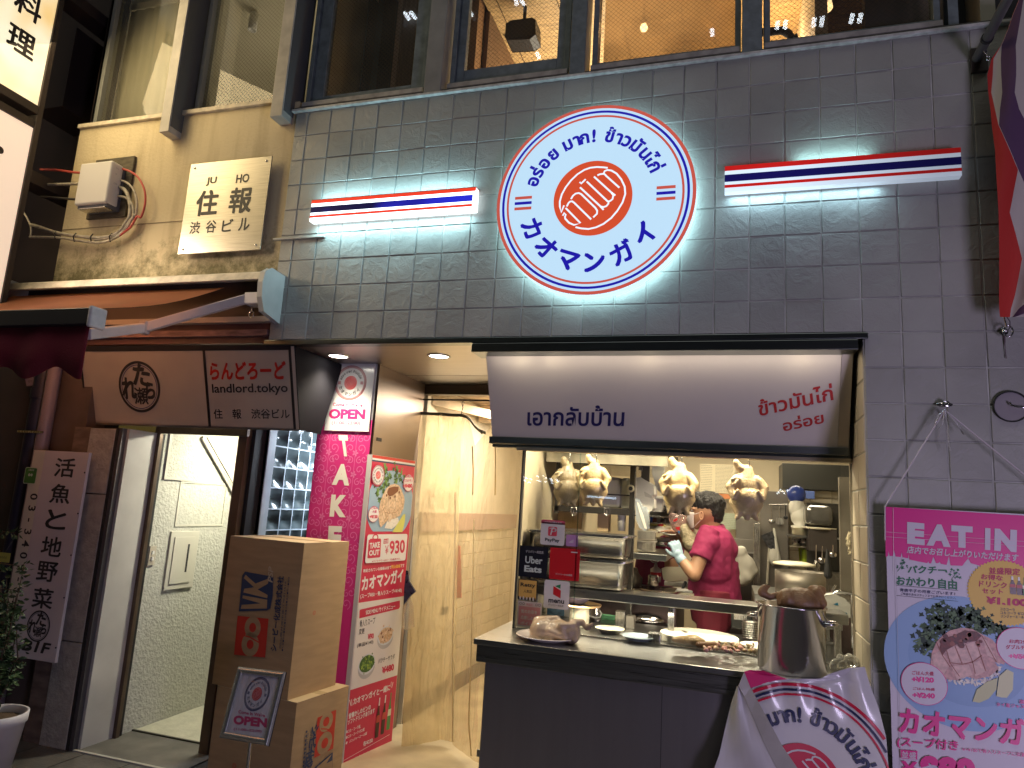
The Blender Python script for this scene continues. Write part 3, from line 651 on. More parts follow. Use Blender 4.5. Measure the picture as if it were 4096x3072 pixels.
P = Panel((b_.x+.0005, 0, 0), (0, 1, 0), (0, 0, 1)); q = mat("grey_mark", (.3, .32, .36), .6)
for s_, zz in (("LU", b_.z-.03), ("V", b_.z-.07), ("LW", b_.z-.13)): P.text(s_, -.075, zz-.01, None, .012, q, 2, rot=0)
P.mb.build("lettering", jb)
M_cab = mat("cable_cream", (.42, .38, .30), .6, var=.4, vs=30); M_cabr = mat("tape_red", (.5, .08, .06), .6); M_cabd = mat("cable_dark", (.05, .045, .04), .6)
C0 = Cr(0, 0, 1.8433); C5 = Cr(0, 850, 1.8433)
def cable(pts, r, m, nm="cable", Y=-.03, ys=None):
    P_ = [at(p, Y=(ys[i] if ys else Y)) for i, p in enumerate(pts)]
    Q = []
    for i in range(len(P_)-1):
        p0, p1, p2, p3 = P_[max(i-1, 0)], P_[i], P_[i+1], P_[min(i+2, len(P_)-1)]
        for k in range(5):
            t = k/5; Q.append(.5*((2*p1) + (p2-p0)*t + (2*p0-5*p1+4*p2-p3)*t*t + (3*p1-p0-3*p2+p3)*t**3))
    Q.append(P_[-1]); mb = MB(); mb.tube(Q, r, m); mb.build(nm, jb)
cable([C0(900,1245), C0(960,1265), C0(1020,1310), C0(1065,1400), C0(1070,1500), C0(1040,1600), C5(1010,30), C5(960,110), C5(880,170)], .0065, M_cabr)
cable([C0(885,1330), C0(940,1350), C0(990,1410), C0(1010,1500), C0(1000,1590), C5(985,20), C5(930,120), C5(830,180), C5(700,205)], .007, M_cab)
cable([C0(870,1375), C0(920,1400), C0(945,1450), C0(960,1520), C0(955,1600), C5(940,60), C5(870,150), C5(760,185), C5(620,180), C5(500,165), C5(400,145), C5(300,110), C5(230,90)], .011, M_cab)
cable([C0(860,1445), C0(930,1460), C0(975,1510), C0(985,1600), C5(960,60), C5(890,160), C5(780,215), C5(680,220), C5(560,205), C5(430,185), C5(220,180)], .008, M_cab)
cable([C0(300,1250), C0(420,1255), C0(540,1270), C0(600,1275)], .008, M_cabr, Y=-.05)
cable([C0(300,1360), C0(420,1360), C0(580,1355)], .009, M_cab, Y=-.05)
cable([C0(300,1450), C0(420,1460), C0(560,1470)], .008, M_cabd, Y=-.05)
cable([C5(175,0), C5(210,60), C5(230,120), C5(225,175)], .006, M_cab)
for x, y in ((415,165),(555,185),(680,190),(820,185)):
    q = at(C5(x, y), Y=-.03); mb = MB(); mb.tube([q+Vector((0,.0,-.028)), q+Vector((.004,-.018,0)), q+Vector((0,.0,.028))], .004, M_cabd); mb.build("cable_clip", jb)

# name plate
np_ = thing("name_plate", at(D(487, 545), Y=0), "square brushed steel building name plate with bold black characters on the cream wall", "sign")
a, b_ = at(D(385, 545), Y=-.02), at(D(588, 345), Y=-.02)
M_plate = mat("plate_steel", (.46, .43, .37), .33, .85, var=.2, vs=6, streak=(1, 1, 60))
cs = [at(D(386, 547), Y=-.02), at(D(562, 543), Y=-.02), at(D(589, 340), Y=-.02), at(D(413, 353), Y=-.02)]
x0, x1, z0, z1 = (cs[0].x+cs[3].x)/2, (cs[1].x+cs[2].x)/2, (cs[0].z+cs[1].z)/2, (cs[2].z+cs[3].z)/2
mb = MB(); mb.box((x0, -.024, z0), (x1, -.016, z1), M_plate); mb.build("plate", np_, bev=.0015)
P = Panel((0, -.0245, 0), (1,0,0), (0,0,1)); W = x1-x0; H = z1-z0
M_bk = mat("ink_black", (.02, .02, .022), .5)
P.text("JU", x0+W*.23, z0+H*.735, W*.13, H*.095, M_bk, 1, .03); P.text("HO", x0+W*.60, z0+H*.735, W*.16, H*.095, M_bk, 1, .03)
P.text("住", x0+W*.15, z0+H*.41, W*.26, H*.27, M_bk, 1, .035); P.text("報", x0+W*.56, z0+H*.41, W*.26, H*.27, M_bk, 1, .03)
for i, ch in enumerate("渋谷ビル"): P.text(ch, x0+W*(.11+i*.20), z0+H*.215, W*.125, H*.13, M_bk, 1, .025)
P.mb.build("lettering", np_)
for u in (.06, .94):
    for v in (.05, .95): mb = MB(); mb.ell((x0+W*u, -.026, z0+H*v), (.007, .004, .007), M_steel); mb.build("screw", np_)

# awning
aw = thing("awning", (-1.1, -.2, 2.4), "folding-arm awning with dirty cream cassette, orange canopy and dark red scalloped valance", "awning")
M_awc = mat("awning_cassette", (.55, .50, .40), .6, var=.35, vs=14, bump=.2, bs=80)
ax0, ax1 = -1.90, -.055
def prof(x, pr): return [Vector((x, y, z)) for y, z in pr]
cas = [(.0, 2.66), (-.10, 2.665), (-.155, 2.64), (-.17, 2.60), (-.165, 2.595), (-.15, 2.63), (-.10, 2.65), (.0, 2.645)]
mb = MB(); mb.grid([prof(ax0, cas), prof(ax1, cas)], M_awc, False); mb.build("cassette", aw)
mb = MB(); mb.box((ax0, -.005, 2.44), (ax1, .018, 2.66), M_dark); mb.box((ax0, -.05, 2.40), (ax1, -.01, 2.43), mat("cassette_rail", (.35,.3,.26), .5)); mb.build("back_rail", aw)
endp = [(.01, 2.67), (-.12, 2.672), (-.165, 2.64), (-.178, 2.58), (-.17, 2.50), (-.14, 2.43), (.01, 2.40)]
for x in (ax0-.03, ax1): mb = MB(); mb.slab([Vector((x, y, z)) for y, z in endp], (.03, 0, 0), mat("awning_endcap", (.46, .46, .44), .45, var=.1, vs=10)); mb.build("end_plate", aw, bev=.004)
# canopy: from roller in the cassette to the front bar
fe = at(D(205, 668), X=-.33); fy, fz = fe.y, fe.z
rw = []
for i in range(9):
    t = i/8; rw.append([Vector((x, -.09+(fy+.09)*t, 2.585+(fz+.005-2.585)*t - .035*math.sin(math.pi*t))) for x in [-2.0 + (1.66)*j/12 for j in range(13)]])
M_can = mat("awning_canvas", (.62, .25, .12), .8, var=.25, vs=5, stain=(.50, .19, .12), bump=.15, bs=200)
nt = M_can.node_tree; tl_n = nt.nodes.new("ShaderNodeBsdfTranslucent"); tl_n.inputs[0].default_value = (.95, .50, .27, 1); mx_n = nt.nodes.new("ShaderNodeMixShader"); mx_n.inputs[0].default_value = .85
nt.links.new(nt.nodes["Principled BSDF"].outputs[0], mx_n.inputs[1]); nt.links.new(tl_n.outputs[0], mx_n.inputs[2]); nt.links.new(mx_n.outputs[0], nt.nodes["Material Output"].inputs[0])
mb = MB(); mb.grid(rw, M_can); mb.build("canopy", aw)
bx = -.30
mb = MB(); mb.box((-3.4, fy-.03, fz-.075), (bx-.02, fy+.03, fz), mat("awning_bar_black", (.025, .025, .028), .4)); mb.build("front_bar", aw, bev=.004)
mb = MB(); mb.box((bx-.02, fy-.042, fz-.088), (bx, fy+.042, fz+.006), mat("bar_cap", (.62, .6, .6), .5, var=.2, vs=20)); mb.build("bar_end_cap", aw, bev=.008, seg=3)
M_val = mat("valance_red", (.16, .008, .02), .85, bump=.3, bs=150)
top = []; bot = []
n_ = 130
for i in range(n_+1):
    x = -3.2 + (bx-.04+3.2)*i/n_; y = fy + .004*math.sin(x*23)
    top.append(Vector((x, y, fz-.07))); ph = (x+.34)/.155
    bot.append(Vector((x, y-.004+.005*math.sin(x*31), fz-.07-.215-.028*math.cos(ph*math.pi))))
mb = MB(); mb.grid([top, [a*.5+b*.5 for a, b in zip(top, bot)], bot], M_val); mb.build("valance", aw, thick=.004)
sh = at(D(535, 645), Y=-.13); el = at(D(312, 708), Y=-.36); wr = at(D(190, 722), Y=fy+.06)
M_arm = mat("awning_arm", (.56, .52, .55), .45, var=.1, vs=8)
def bar(mb, a, b, w_, h, m):
    d = (b-a).normalized(); s_ = d.cross(Vector((0,0,1))).normalized()*w_; u = s_.cross(d).normalized()*h
    mb.obox(a - s_/2 - u/2, b-a, s_, u, m)
mb = MB(); bar(mb, sh, el, .03, .05, M_arm); mb.build("arm", aw, bev=.006)
mb = MB(); bar(mb, el, wr, .028, .05, M_arm); mb.build("forearm", aw, bev=.006)
mb = MB(); mb.box(el - Vector((.022, .02, .034)), el + Vector((.022, .02, .034)), mat("arm_joint", (.42, .38, .40), .4)); mb.build("elbow", aw, bev=.006)
mb = MB(); mb.box(sh - Vector((.01, .02, .035)), (ax1, sh.y+.06, sh.z+.03), M_arm); mb.build("arm_bracket", aw, bev=.006)
q = at(D(546, 655), Y=-.10); mb = MB(); mb.tube([q, q - Vector((0, 0, .045))], .004, M_steel)
mb.tube([q + Vector((.014*math.sin(a), 0, -.062 + .018*math.cos(a))) for a in [2*math.pi*i/14 for i in range(15)]], .004, M_steel, caps=False); mb.build("crank_eye", aw)

# sub-awning wall strip and the landlord sign box
mb = MB(); mb.box((-1.745, .03, 2.30), (-.09, .10, 2.50), mat("maroon_strip", (.085, .03, .032), .55, var=.4, vs=6)); mb.box((-1.745, .0, 2.335), (-.10, .029, 2.37), mat("worn_board", (.22, .13, .12), .8, var=.5, vs=12, streak=(1, 1, 6))); mb.build("fascia", LB)
ls = thing("sign_box", (-.66, .1, 1.84), "unlit beige sign box with round black crest and red hiragana beneath the awning", "sign")
tl, bl_ = Vector((-1.415, .0, 2.272)), Vector((-1.415, .135, 1.838)); xr = .083
Vv = (tl - bl_).normalized()
M_sb = mat("sign_box_face", (.44, .40, .35), .22, var=.12, vs=2, coat=.3)
mb = MB(); mb.obox(bl_ + Vector((0, .001, 0)), (xr+1.415, 0, 0), tl-bl_, Vector((0, 1, 0)) * .012, M_sb); mb.build("face", ls)
P = Panel(bl_, (1,0,0), Vv)
H = (tl-bl_).length
M_sbf = mat("sign_box_trim", (.015, .016, .02), .35)
P.rect(0, H-.02, xr+1.415, H+.012, M_sbf, 3); P.rect(0, 0, .014, H, M_sbf, 3); P.rect(0, -.008, xr+1.415, .004, mat("trim_steel", (.3, .28, .28), .3, .8), 3)
C5b = Cr(0, 850, 1.8433)
u1 = P.p(C5b(1500, 1010))[0]; P.rect(u1-.006, 0, u1+.012, H, M_sbf, 3); P.rect(xr+1.415-.035, 0, xr+1.415-.018, H, M_sbf, 3); P.rect(xr+1.415-.018, 0, xr+1.415, H, M_sb, 4)
cc = P.p(C5b(1028, 1285)); R_ = .152
def crest(P, u, v, R, m, bgm, k, blue=None):
    P.ring(u, v, R*.9, R, m, k, 64); P.ring(u, v, R*.83, R*.86, blue or m, k, 64)
    P.glyph("た", u+R*.12, v+R*.10, R*.95, -.1, m, k, .05); P.glyph("ら", u+R*.52, v-R*.42, R*.75, 0, m, k, .05, sx=.8); P.glyph("れ", u-R*.50, v-R*.42, R*.95, 0, m, k, .05, sx=.75); P.glyph("瀬", u+R*.05, v-R*.62, R*.70, 0, m, k, .02)
crest(P, cc[0], cc[1], R_, M_bk, M_sb, 2, mat("ink_navy", (.03, .03, .12), .5))
M_redt = mat("sign_red", (.45, .02, .015), .5)
P.tpx("らんどろーど", C5b(1553, 1230), C5b(2105, 1225), C5b(1550, 1108), M_redt, 2, .045)
P.tpx("landlord.tokyo", C5b(1568, 1350), C5b(2125, 1345), C5b(1562, 1265), M_bk, 2, .015)
P.tpx("住　報　渋谷ビル", C5b(1580, 1520), C5b(2138, 1520), C5b(1575, 1450), M_bk, 2, .012)
P.mb.build("lettering", ls)
mb = MB(); mb.slab([(xr+.001, .0, 2.275), (xr+.001, .135, 1.835), (xr+.001, .34, 1.835), (xr+.001, .5, 2.275)], (.004, 0, 0), mat("sign_box_side", (.010, .010, .014), .8, spec=.1)); mb.build("side_panel", ls)

# entrance to the basement stairs
mb = MB()
M_stucco = mat("pale_stucco", (.52, .52, .46), .9, var=.12, vs=30, bump=.7, bs=60)
M_pillart = mat("pillar_stucco", (.34, .33, .31), .9, var=.2, vs=20, bump=.7, bs=70)
for z0, z1 in ((GZ, .62), (.625, 1.42), (1.425, 1.795)): mb.box((-1.215+.0, -.008, z0), (-1.03, .24, z1), M_pillart)
mb.build("entrance_pillar", LB, bev=.004)
mb = MB(); mb.box((-1.34, .0, GZ), (-1.218, .2, 1.80), mat("worn_post", (.14, .10, .085), .7, var=.5, vs=8, streak=(1, 1, 3))); mb.box((-1.7, .07, GZ), (-1.342, .2, 2.3), mat("brown_plaster", (.085, .06, .055), .8, var=.3, vs=5)); mb.build("side_post", LB)
mb = MB(); mb.box((-1.028, -.006, GZ), (-1.008, .03, 1.80), M_black); mb.box((-1.008, -.002, GZ), (-.985, .03, 1.80), mat("alu_dark", (.12, .11, .12), .4, .5)); mb.build("shutter_rail", LB)
mb = MB(); mb.box((-1.0, .031, GZ), (-.968, .235, 1.80), mat("white_panel", (.52, .50, .48), .4, var=.12, vs=5)); mb.build("white_panel", LB)
mb = MB(); mb.box((-.985, .236, GZ), (-.945, .262, 1.86), mat("bronze_frame", (.12, .08, .055), .4, .5, var=.3, vs=8)); mb.box((-.965, .262, GZ), (-.955, .29, 1.80), M_black)
mb.box((-.945, .236, 1.80), (-.33, .262, 1.86), MATS["bronze_frame"]); mb.build("door_frame", LB, bev=.002)
mb = MB(); mb.box((-.985, .29, -.8), (-.972, 2.6, 2.4), M_stucco); mb.box((-.972, 1.9, -.8), (.1, 1.96, 2.4), M_stucco)
mb.box((-.33, .9, -.5), (-.32, 1.9, 1.0), M_stucco); mb.build("stair_wall", LB)
mb = MB(); mb.slab([(-.97, .62, 2.15), (-.97, 1.9, 1.15), (-.97, 1.9, 1.22), (-.97, .62, 2.25)], (.6, 0, 0), mat("stair_soffit", (.62, .58, .45), .8)); mb.build("stair_underside", LB)
mb = MB(); pp = [at(D(x, y), X=-.965) for x, y in ((432, 945), (523, 1110), (523, 1098), (440, 940))]; mb.tube([at(D(436, 945), X=-.96), at(D(524, 1102), X=-.96)], .011, mat("pipe_white", (.66, .62, .55), .5)); mb.tube([at(D(448, 945), X=-.95), at(D(528, 1085), X=-.95)], .007, MATS["pipe_white"]); mb.build("pipe", LB)
mb = MB(); mb.grid([[Vector((x, y, z)) for x in (-.97, -.2)] for y, z in ((.385, GZ+.006), (.62, GZ+.006), (1.9, GZ+.006))], mat("landing_pale", (.50, .49, .40), .8, var=.15, vs=10, bump=.4, bs=40), False)
mb.box((-.97, .375, GZ-.02), (-.3, .388, GZ+.012), mat("threshold_dark", (.04, .035, .03), .5)); mb.box((-.985, .02, GZ-.003), (-.3, .374, GZ+.004), mat("step_concrete", (.13, .125, .115), .6, var=.4, vs=7))
mb.box((-1.0, .0, GZ-.003), (-.3, .018, GZ+.007), mat("step_nosing", (.40, .38, .35), .5)); mb.build("entrance_step", LB)
X_ = -.9715
def on_side(nm, mbf): mb = MB(); mbf(mb); return mb.build(nm, LB, bev=.002)
M_pan = mat("panel_cream", (.58, .56, .48), .45)
a, b_ = at(D(368, 1148), X=X_), at(D(410, 1268), X=X_)
f = on_side("meter_box", lambda mb: mb.box((X_, a.y, b_.z), (X_+.012, b_.y+.01, a.z), M_pan))
mb = MB(); mb.box((X_+.012, a.y+.03, b_.z+.035), (X_+.018, b_.y-.03, a.z-.035), M_pan); mb.box((X_+.0185, (a.y+b_.y)/2+.03, b_.z+.10), (X_+.02, (a.y+b_.y)/2+.045, a.z-.08), M_black); mb.build("meter_door", f, bev=.002)
a, b_ = at(D(390, 1038), X=X_), at(D(480, 1136), X=X_)
mb = MB(); y0_, y1_ = a.y, b_.y; 
for (ya, yb_, za, zb) in ((y0_, y1_, a.z-.012, a.z), (y0_, y1_, b_.z, b_.z+.012), (y0_, y0_+.014, b_.z+.012, a.z-.012), (y1_-.014, y1_, b_.z+.012, a.z-.012)): mb.box((X_, ya, za), (X_+.004, yb_, zb), M_pan)
mb.build("access_panel", LB)
q = at(D(362, 1000), X=X_); mb = MB(); mb.box((X_, q.y-.02, q.z-.1), (X_+.01, q.y+.0, q.z+.25), M_pan); mb.box((X_, q.y, q.z-.1), (X_+.01, q.y+.22, q.z-.085), M_pan); mb.build("access_panel", LB)
q = at(D(327, 1200), X=X_); mb = MB(); mb.box((X_, q.y-.025, q.z-.055), (X_+.008, q.y+.025, q.z+.055), mat("switch_beige", (.5, .45, .36), .4)); mb.box((X_+.008, q.y-.009, q.z+.008), (X_+.013, q.y+.009, q.z+.028), M_white); mb.box((X_+.008, q.y-.009, q.z-.028), (X_+.013, q.y+.009, q.z-.008), M_white); mb.build("light_switch", LB)
lamp("stairwell_lamp", 'AREA', (-.5, .9, 1.95), (-.75, .8, .3), 62, (1, .94, .72), .3, .3)
# poster seen deep in the stairwell
q0, q1 = at(D(476, 1015), Y=1.88), at(D(524, 1080), Y=1.88)
sp_ = MB(); sp_.box((q0.x, 1.87, q1.z), (q1.x+.3, 1.885, q0.z), mat("inner_sign", (.16, .12, .13), .4)); o = sp_.build("stairwell_poster", label="dark poster with pale characters glimpsed at the back of the stairwell", cat="poster")
P = Panel((0, 1.869, 0), (1,0,0), (0,0,1)); P.tpx("明日", D(498, 1062), D(520, 1062), D(498, 1030), mat("pale_text", (.75, .72, .7), .5), 1, .02); P.mb.build("lettering", o)

# right jamb post and glass-block wall (faces the passage side)
mb = MB(); mb.box((-.405, .262, GZ), (-.345, .40, 1.87), mat("jamb_brown", (.115, .08, .058), .5, .3, var=.25, vs=6)); mb.box((-.344, .30, GZ), (-.318, .40, 1.87), M_black); mb.build("door_post", LB, bev=.003)
gb = thing("glass_block_wall", (-.3, .8, GZ), "wall of square glass blocks in a silver frame behind the pink banner pillar", "glass block wall")
M_gbf = mat("block_frame", (.50, .57, .64), .45, var=.1, vs=10); M_gbj = mat("block_joint", (.72, .80, .88), .6)
mb = MB(); mb.box((-.36, .402, GZ), (-.298, .476, 1.9), M_gbf); mb.box((-.34, .402, GZ), (-.296, .436, 1.9), M_gbf); mb.build("frame", gb, bev=.003)
mb = MB()
M_gb = mat("glass_block", (.10, .13, .14), .22, spec=.6)
for i in range(7):
    for j in range(14):
        y0 = .480 + i*.126; z0 = 1.77 + .13 - (j+1)*.1255
        mb.box((-.36, y0-.008, z0-.008), (-.302, y0+.0, z0+.118), M_gbj); mb.box((-.36, y0, z0-.008), (-.302, y0+.118, z0), M_gbj)
        # hollow pillow face
        g = []; n_ = 6
        for a in range(n_+1):
            g.append([Vector((-.304 - .030*math.sin(math.pi*a/n_)*math.sin(math.pi*b/n_)*(1 if b < 4 else .5), y0+.118*a/n_, z0+.118*b/n_)) for b in range(n_+1)])
        mb.grid(g, M_gb)
mb.build("blocks", gb)
lamp("block_fill_light", 'AREA', (-.05, 1.05, 1.9), (-.3, .8, 1.2), 20.0, (.75, .87, 1.0), .3)  # added fill light on the front of the blocks, brightens their joints
mb = MB(); mb.box((-.30, 1.40, GZ), (.30, 1.44, 2.28), M_dark); mb.box((-.36, .30, 1.90), (-.09, 1.4, 2.28), M_dark); mb.build("recess_back", LB)
# ------------------------------------------------------------------ round backlit sign
cs_ = thing("round_sign", (1.69, 0, 2.95), "large round backlit white sign with blue Thai and katakana lettering round an orange disc", "sign")
cx, cz, CR_ = 1.698, 2.946, .474
E_w = emat("sign_white", (.50, .72, .90), 1.0); E_red = emat("sign_red_lit", (.62, .10, .07), .85); E_blue = emat("sign_blue_lit", (.012, .008, .36), 1.0); E_or = emat("sign_orange_lit", (.72, .085, .03), .85)
E_side = emat("sign_side_glow", (.70, .92, 1.0), 2.2)
mb = MB(); mb.lathe([(0, .075), (CR_*.995, .075), (CR_, .070)], (cx, -.038, cz), E_w, 128, (0, -1, 0), False); mb.build("face", cs_)
mb = MB(); mb.lathe([(CR_, .0695), (CR_, .012)], (cx, -.038, cz), emat("sign_rim", (.62, .84, .90), 1.1), 128, (0, -1, 0)); mb.lathe([(CR_-.002, .0115), (CR_-.10, .0115)], (cx, -.038, cz), emat("sign_back_glow", (.52, .87, .93), 6.5), 96, (0, -1, 0), False); mb.build("rim", cs_)
P = Panel((0, -.1135, 0), (1,0,0), (0,0,1))
logo(P, cx, cz, CR_, E_w, E_red, E_blue, E_or, 1, emat("stroke_white", (.75, .88, 1.0), 1.1), E_blue, back=False, bold=.038)
P.mb.build("lettering", cs_)
mb = MB()
for a in (45, 135, 225, 315): a = math.radians(a); mb.tube([(cx+.3*math.cos(a), .004, cz+.3*math.sin(a)), (cx+.3*math.cos(a), -.03, cz+.3*math.sin(a))], .012, M_black)
mb.build("standoff", cs_)

# ------------------------------------------------------------------ two flag-striped light boxes
def flagbar(x0, x1, zt, zb, label, bright):
    t = thing("light_box", ((x0+x1)/2, 0, zb), label, "light box", "flag-striped light boxes")
    y = -.052; H = zt - zb
    if bright: wm = emat("bar_white_bright", (.86, .97, 1.0), 3.0); rm = emat("bar_red_bright", (.85, .05, .02), 1.0); bm = emat("bar_blue_bright", (.01, .012, .30), .7)
    else: wm = mat("bar_white_dim", (.5, .55, .6), .35); rm = mat("bar_red_dim", (.25, .01, .01), .35); bm = mat("bar_blue_dim", (.006, .006, .035), .3)
    if bright:
        nt = bm.node_tree; b = nt.nodes["Principled BSDF"]; tc = nt.nodes.new("ShaderNodeTexCoord"); n = nt.nodes.new("ShaderNodeTexNoise"); n.inputs["Scale"].default_value = 3.2; n.inputs["Detail"].default_value = 1
        nt.links.new(tc.outputs["Object"], n.inputs["Vector"]); mr = nt.nodes.new("ShaderNodeMapRange"); mr.inputs[1].default_value = .42; mr.inputs[2].default_value = .62; mr.inputs[3].default_value = .1; mr.inputs[4].default_value = 2.2
        nt.links.new(n.outputs[0], mr.inputs[0]); nt.links.new(mr.outputs[0], b.inputs["Emission Strength"])
    else:
        # lamps inside only reach the left part of the box: strength varies along its length
        for mm, ec, es in ((wm, (.70, .86, 1.0), .95), (rm, (.75, .012, .01), .65), (bm, (.006, .004, .12), .7)):
            nt = mm.node_tree; b = nt.nodes["Principled BSDF"]; b.inputs["Emission Color"].default_value = (*ec, 1)
            tc = nt.nodes.new("ShaderNodeTexCoord"); sp = nt.nodes.new("ShaderNodeSeparateXYZ"); nt.links.new(tc.outputs["Object"], sp.inputs[0])
            mr = nt.nodes.new("ShaderNodeMapRange"); mr.interpolation_type = 'SMOOTHSTEP'; mr.inputs[1].default_value = .48; mr.inputs[2].default_value = -.30; mr.inputs[3].default_value = es*.30; mr.inputs[4].default_value = es
            nt.links.new(sp.outputs[0], mr.inputs[0]); nt.links.new(mr.outputs[0], b.inputs["Emission Strength"])
    mb = MB(); mb.box((x0, y, zb), (x1, -.012, zt), wm); mb.build("case", t, bev=.002)
    P = Panel((0, y-.0004, 0), (1,0,0), (0,0,1))
    P.rect(x0, zt-.155*H, x1, zt+.001, rm, 1); P.rect(x0, zt-.60*H, x1-(.015 if bright else 0), zt-.31*H, bm, 1); P.rect(x0, zt-.84*H, x1-(.015 if bright else 0), zt-.72*H, rm, 1); P.mb.build("stripes", t)
    mb = MB(); mb.box((x0, y, zt+.0005), (x1, -.004, zt+.005), rm if not bright else mat("bar_top", (.4, .05, .04), .4)); mb.build("top_cap", t)
flagbar(.125, 1.085, 3.078, 2.958, "bright striped light box left of the round sign", True)
flagbar(2.292, 3.232, 3.078, 2.958, "dimmer striped light box right of the round sign, near the hanging flag", False)
lamp("light_box_left_a", 'AREA', (.60, -.040, 2.952), (.60, -.02, 2.0), 4.0, (.50, .88, .97), .9, .022)
lamp("light_box_left_b", 'AREA', (.60, -.040, 3.088), (.60, -.02, 4.0), 2.8, (.50, .88, .97), .9, .022)
lamp("light_box_right", 'AREA', (2.62, -.034, 2.9565), (2.62, -.01, 2.0), 1.4, (.52, .84, .98), .62, .03)
lamp("light_box_right_top", 'AREA', (2.75, -.03, 3.092), (2.75, .0, 4.0), .5, (.50, .93, .95), .3, .02)

# ------------------------------------------------------------------ leaning white signboard over the kitchen window
ks = thing("kitchen_signboard", (2.0, .15, 1.8), "long white leaning signboard with navy and red Thai words over the kitchen window", "sign")
kx0, kx1 = 1.150, 2.828
bT, bB = Vector((kx0, .085, 2.243)), Vector((kx0, .265, 1.845)); M_kf = mat("signboard_face", (.52, .49, .49), .30, var=.04, vs=3, coat=.4)
mb = MB(); mb.obox(bB, (kx1-kx0-.045, 0, 0), bT-bB, Vector((0, .05, 0)), M_kf); mb.build("face", ks)
mb = MB(); mb.obox(bB + Vector((kx1-kx0-.0445, -.004, 0)), (.0445, 0, 0), bT-bB, Vector((0, .06, 0)), mat("side_frame_steel", (.42, .38, .33), .35, .8)); mb.build("side_frame", ks)
mb = MB(); mb.box((1.105, -.012, 2.232), (kx1+.006, .14, 2.276), M_darksteel); mb.box((1.14, .06, 2.243), (kx1, .2, 2.270), M_black); mb.build("top_rail", ks, bev=.003)
mb = MB(); mb.obox(bB + Vector((-.012, -.012, -.033)), (kx1-kx0+.012, 0, 0), (0, -.002, .034), (0, .06, 0), M_darksteel); mb.build("bottom_rail", ks, bev=.002)
P = Panel(bB, (1,0,0), (bT-bB))
K2 = Cr(1850, 1300, 1.3406)
M_navy = mat("vinyl_navy", (.012, .012, .10), .4); M_rd = mat("vinyl_red", (.38, .012, .012), .4)
P.tpx("เอากลับบ้าน", K2(347, 540), K2(865, 543), K2(350, 432), M_navy, 2, .02)
P.tpx("ข้าวมันไก่", K2(1592, 490), K2(1990, 402), K2(1580, 402), M_rd, 2, .02)
P.tpx("อร่อย", K2(1722, 572), K2(1940, 525), K2(1712, 505), M_rd, 2, .02)
P.mb.build("lettering", ks)
lamp("signboard_strip", 'AREA', (1.985, .030, 2.229), (1.985, .16, 1.98), 1.5, (1, .84, .60), 1.62, .006)
for x, e in ((1.33, .05), (1.50, .045), (1.96, .035), (2.62, .04)): lamp("signboard_spot", 'AREA', (x, .045, 2.222), (x, .15, 2.0), e, (1, .82, .52), .05, .02)

# ------------------------------------------------------------------ pillar banner and OPEN sign
M_mag = mat("print_magenta", (.66, .035, .22), .45); M_magl = mat("print_magenta_light", (.78, .20, .42), .45)
M_pw = mat("print_white", (.78, .77, .76), .4); M_pcream = mat("print_cream", (.86, .80, .66), .45)
pb = thing("pillar_banner", (.14, .5, GZ), "pink pillar banner with pale swirl pattern and tall cream letters TAKE", "banner")
PY = .4995
P = Panel((0, PY, 0), (1,0,0), (0,0,1))
px0, px1 = -.036, .322
zsplit = P.p(D(700, 905))[1]
P.rect(px0, GZ, px1, zsplit, M_mag, 1); P.rect(px0, zsplit, px1, 2.28, mat("print_grey_white", (.50, .50, .50), .35), 1)
mb0 = P.mb; mb0.build("sheet", pb)
P = Panel((0, PY, 0), (1,0,0), (0,0,1))
def spiral(P, u, v, r, s, fl, m, k):
    P.stroke([(u + fl*r*(1-t*.85)*math.cos(s + t*7.5), v + r*(1-t*.85)*math.sin(s + t*7.5)) for t in [i/22 for i in range(23)]], .0045, m, k)
z = .9
while z < zsplit:
    for cxx in (px0+.09, px1-.09):
        if z + .06 < zsplit:
            for fl in (1, -1): 
                spiral(P, cxx + fl*.036, z, .030, -1.2, fl, M_magl, 2); spiral(P, cxx + fl*.030, z+.055, .022, 1.4, fl, M_magl, 2)
            for a in range(5): an = a*1.2566; P.disc(cxx + .012*math.cos(an), z+.098+.012*math.sin(an), .009, M_magl, 2, 10, ry=.0055, rot=an)
            P.stroke([(cxx, z-.03), (cxx, z+.08)], .003, M_magl, 2)
    cxx = (px0+px1)/2
    if z + .12 < zsplit:
        for fl in (1, -1): spiral(P, cxx + fl*.034, z+.065, .028, -1.2, fl, M_magl, 2)
        for fl in (1, -1): spiral(P, cxx + fl*.15, z+.065, .026, 1.9, -fl, M_magl, 2)
    z += .125
T7 = Cr(850, 1350, 1.952)
M_let = mat("letter_cream", (.92, .88, .74), .45)
P.tpx("T", T7(1004, 926), T7(1075, 930), T7(984, 760), M_let, 3, .06); 
for ch, bl_, br_, tl_ in (("A", (932, 1150), (1068, 1157), (950, 985)), ("K", (914, 1398), (1042, 1405), (930, 1226)), ("E", (899, 1650), (1005, 1655), (908, 1470))):
    P.tpx(ch, T7(*bl_), T7(*br_), T7(*tl_), M_let, 3, .06)
P.mb.build("lettering", pb)
os_ = thing("open_sign", (.14, .49, 1.83), "white OPEN sign with opening hours fixed at the top of the pink pillar banner", "sign")
P = Panel((0, PY-.012, 0), (1,0,0), (0,0,1)); a, b_ = P.p(T7(868, 728)), P.p(T7(1235, 195)); a0 = P.p(T7(1218, 733)); 
ox0, ox1, oz0, oz1 = a[0]+.003, a0[0], (a[1]+a0[1])/2, P.p(T7(1235, 195))[1]-.006
mb = MB(); mb.box((ox0, PY-.012, oz0), (ox1, PY-.002, oz1), mat("sign_acrylic_white", (.80, .80, .79), .2, coat=.5)); mb.build("board", os_, bev=.001)
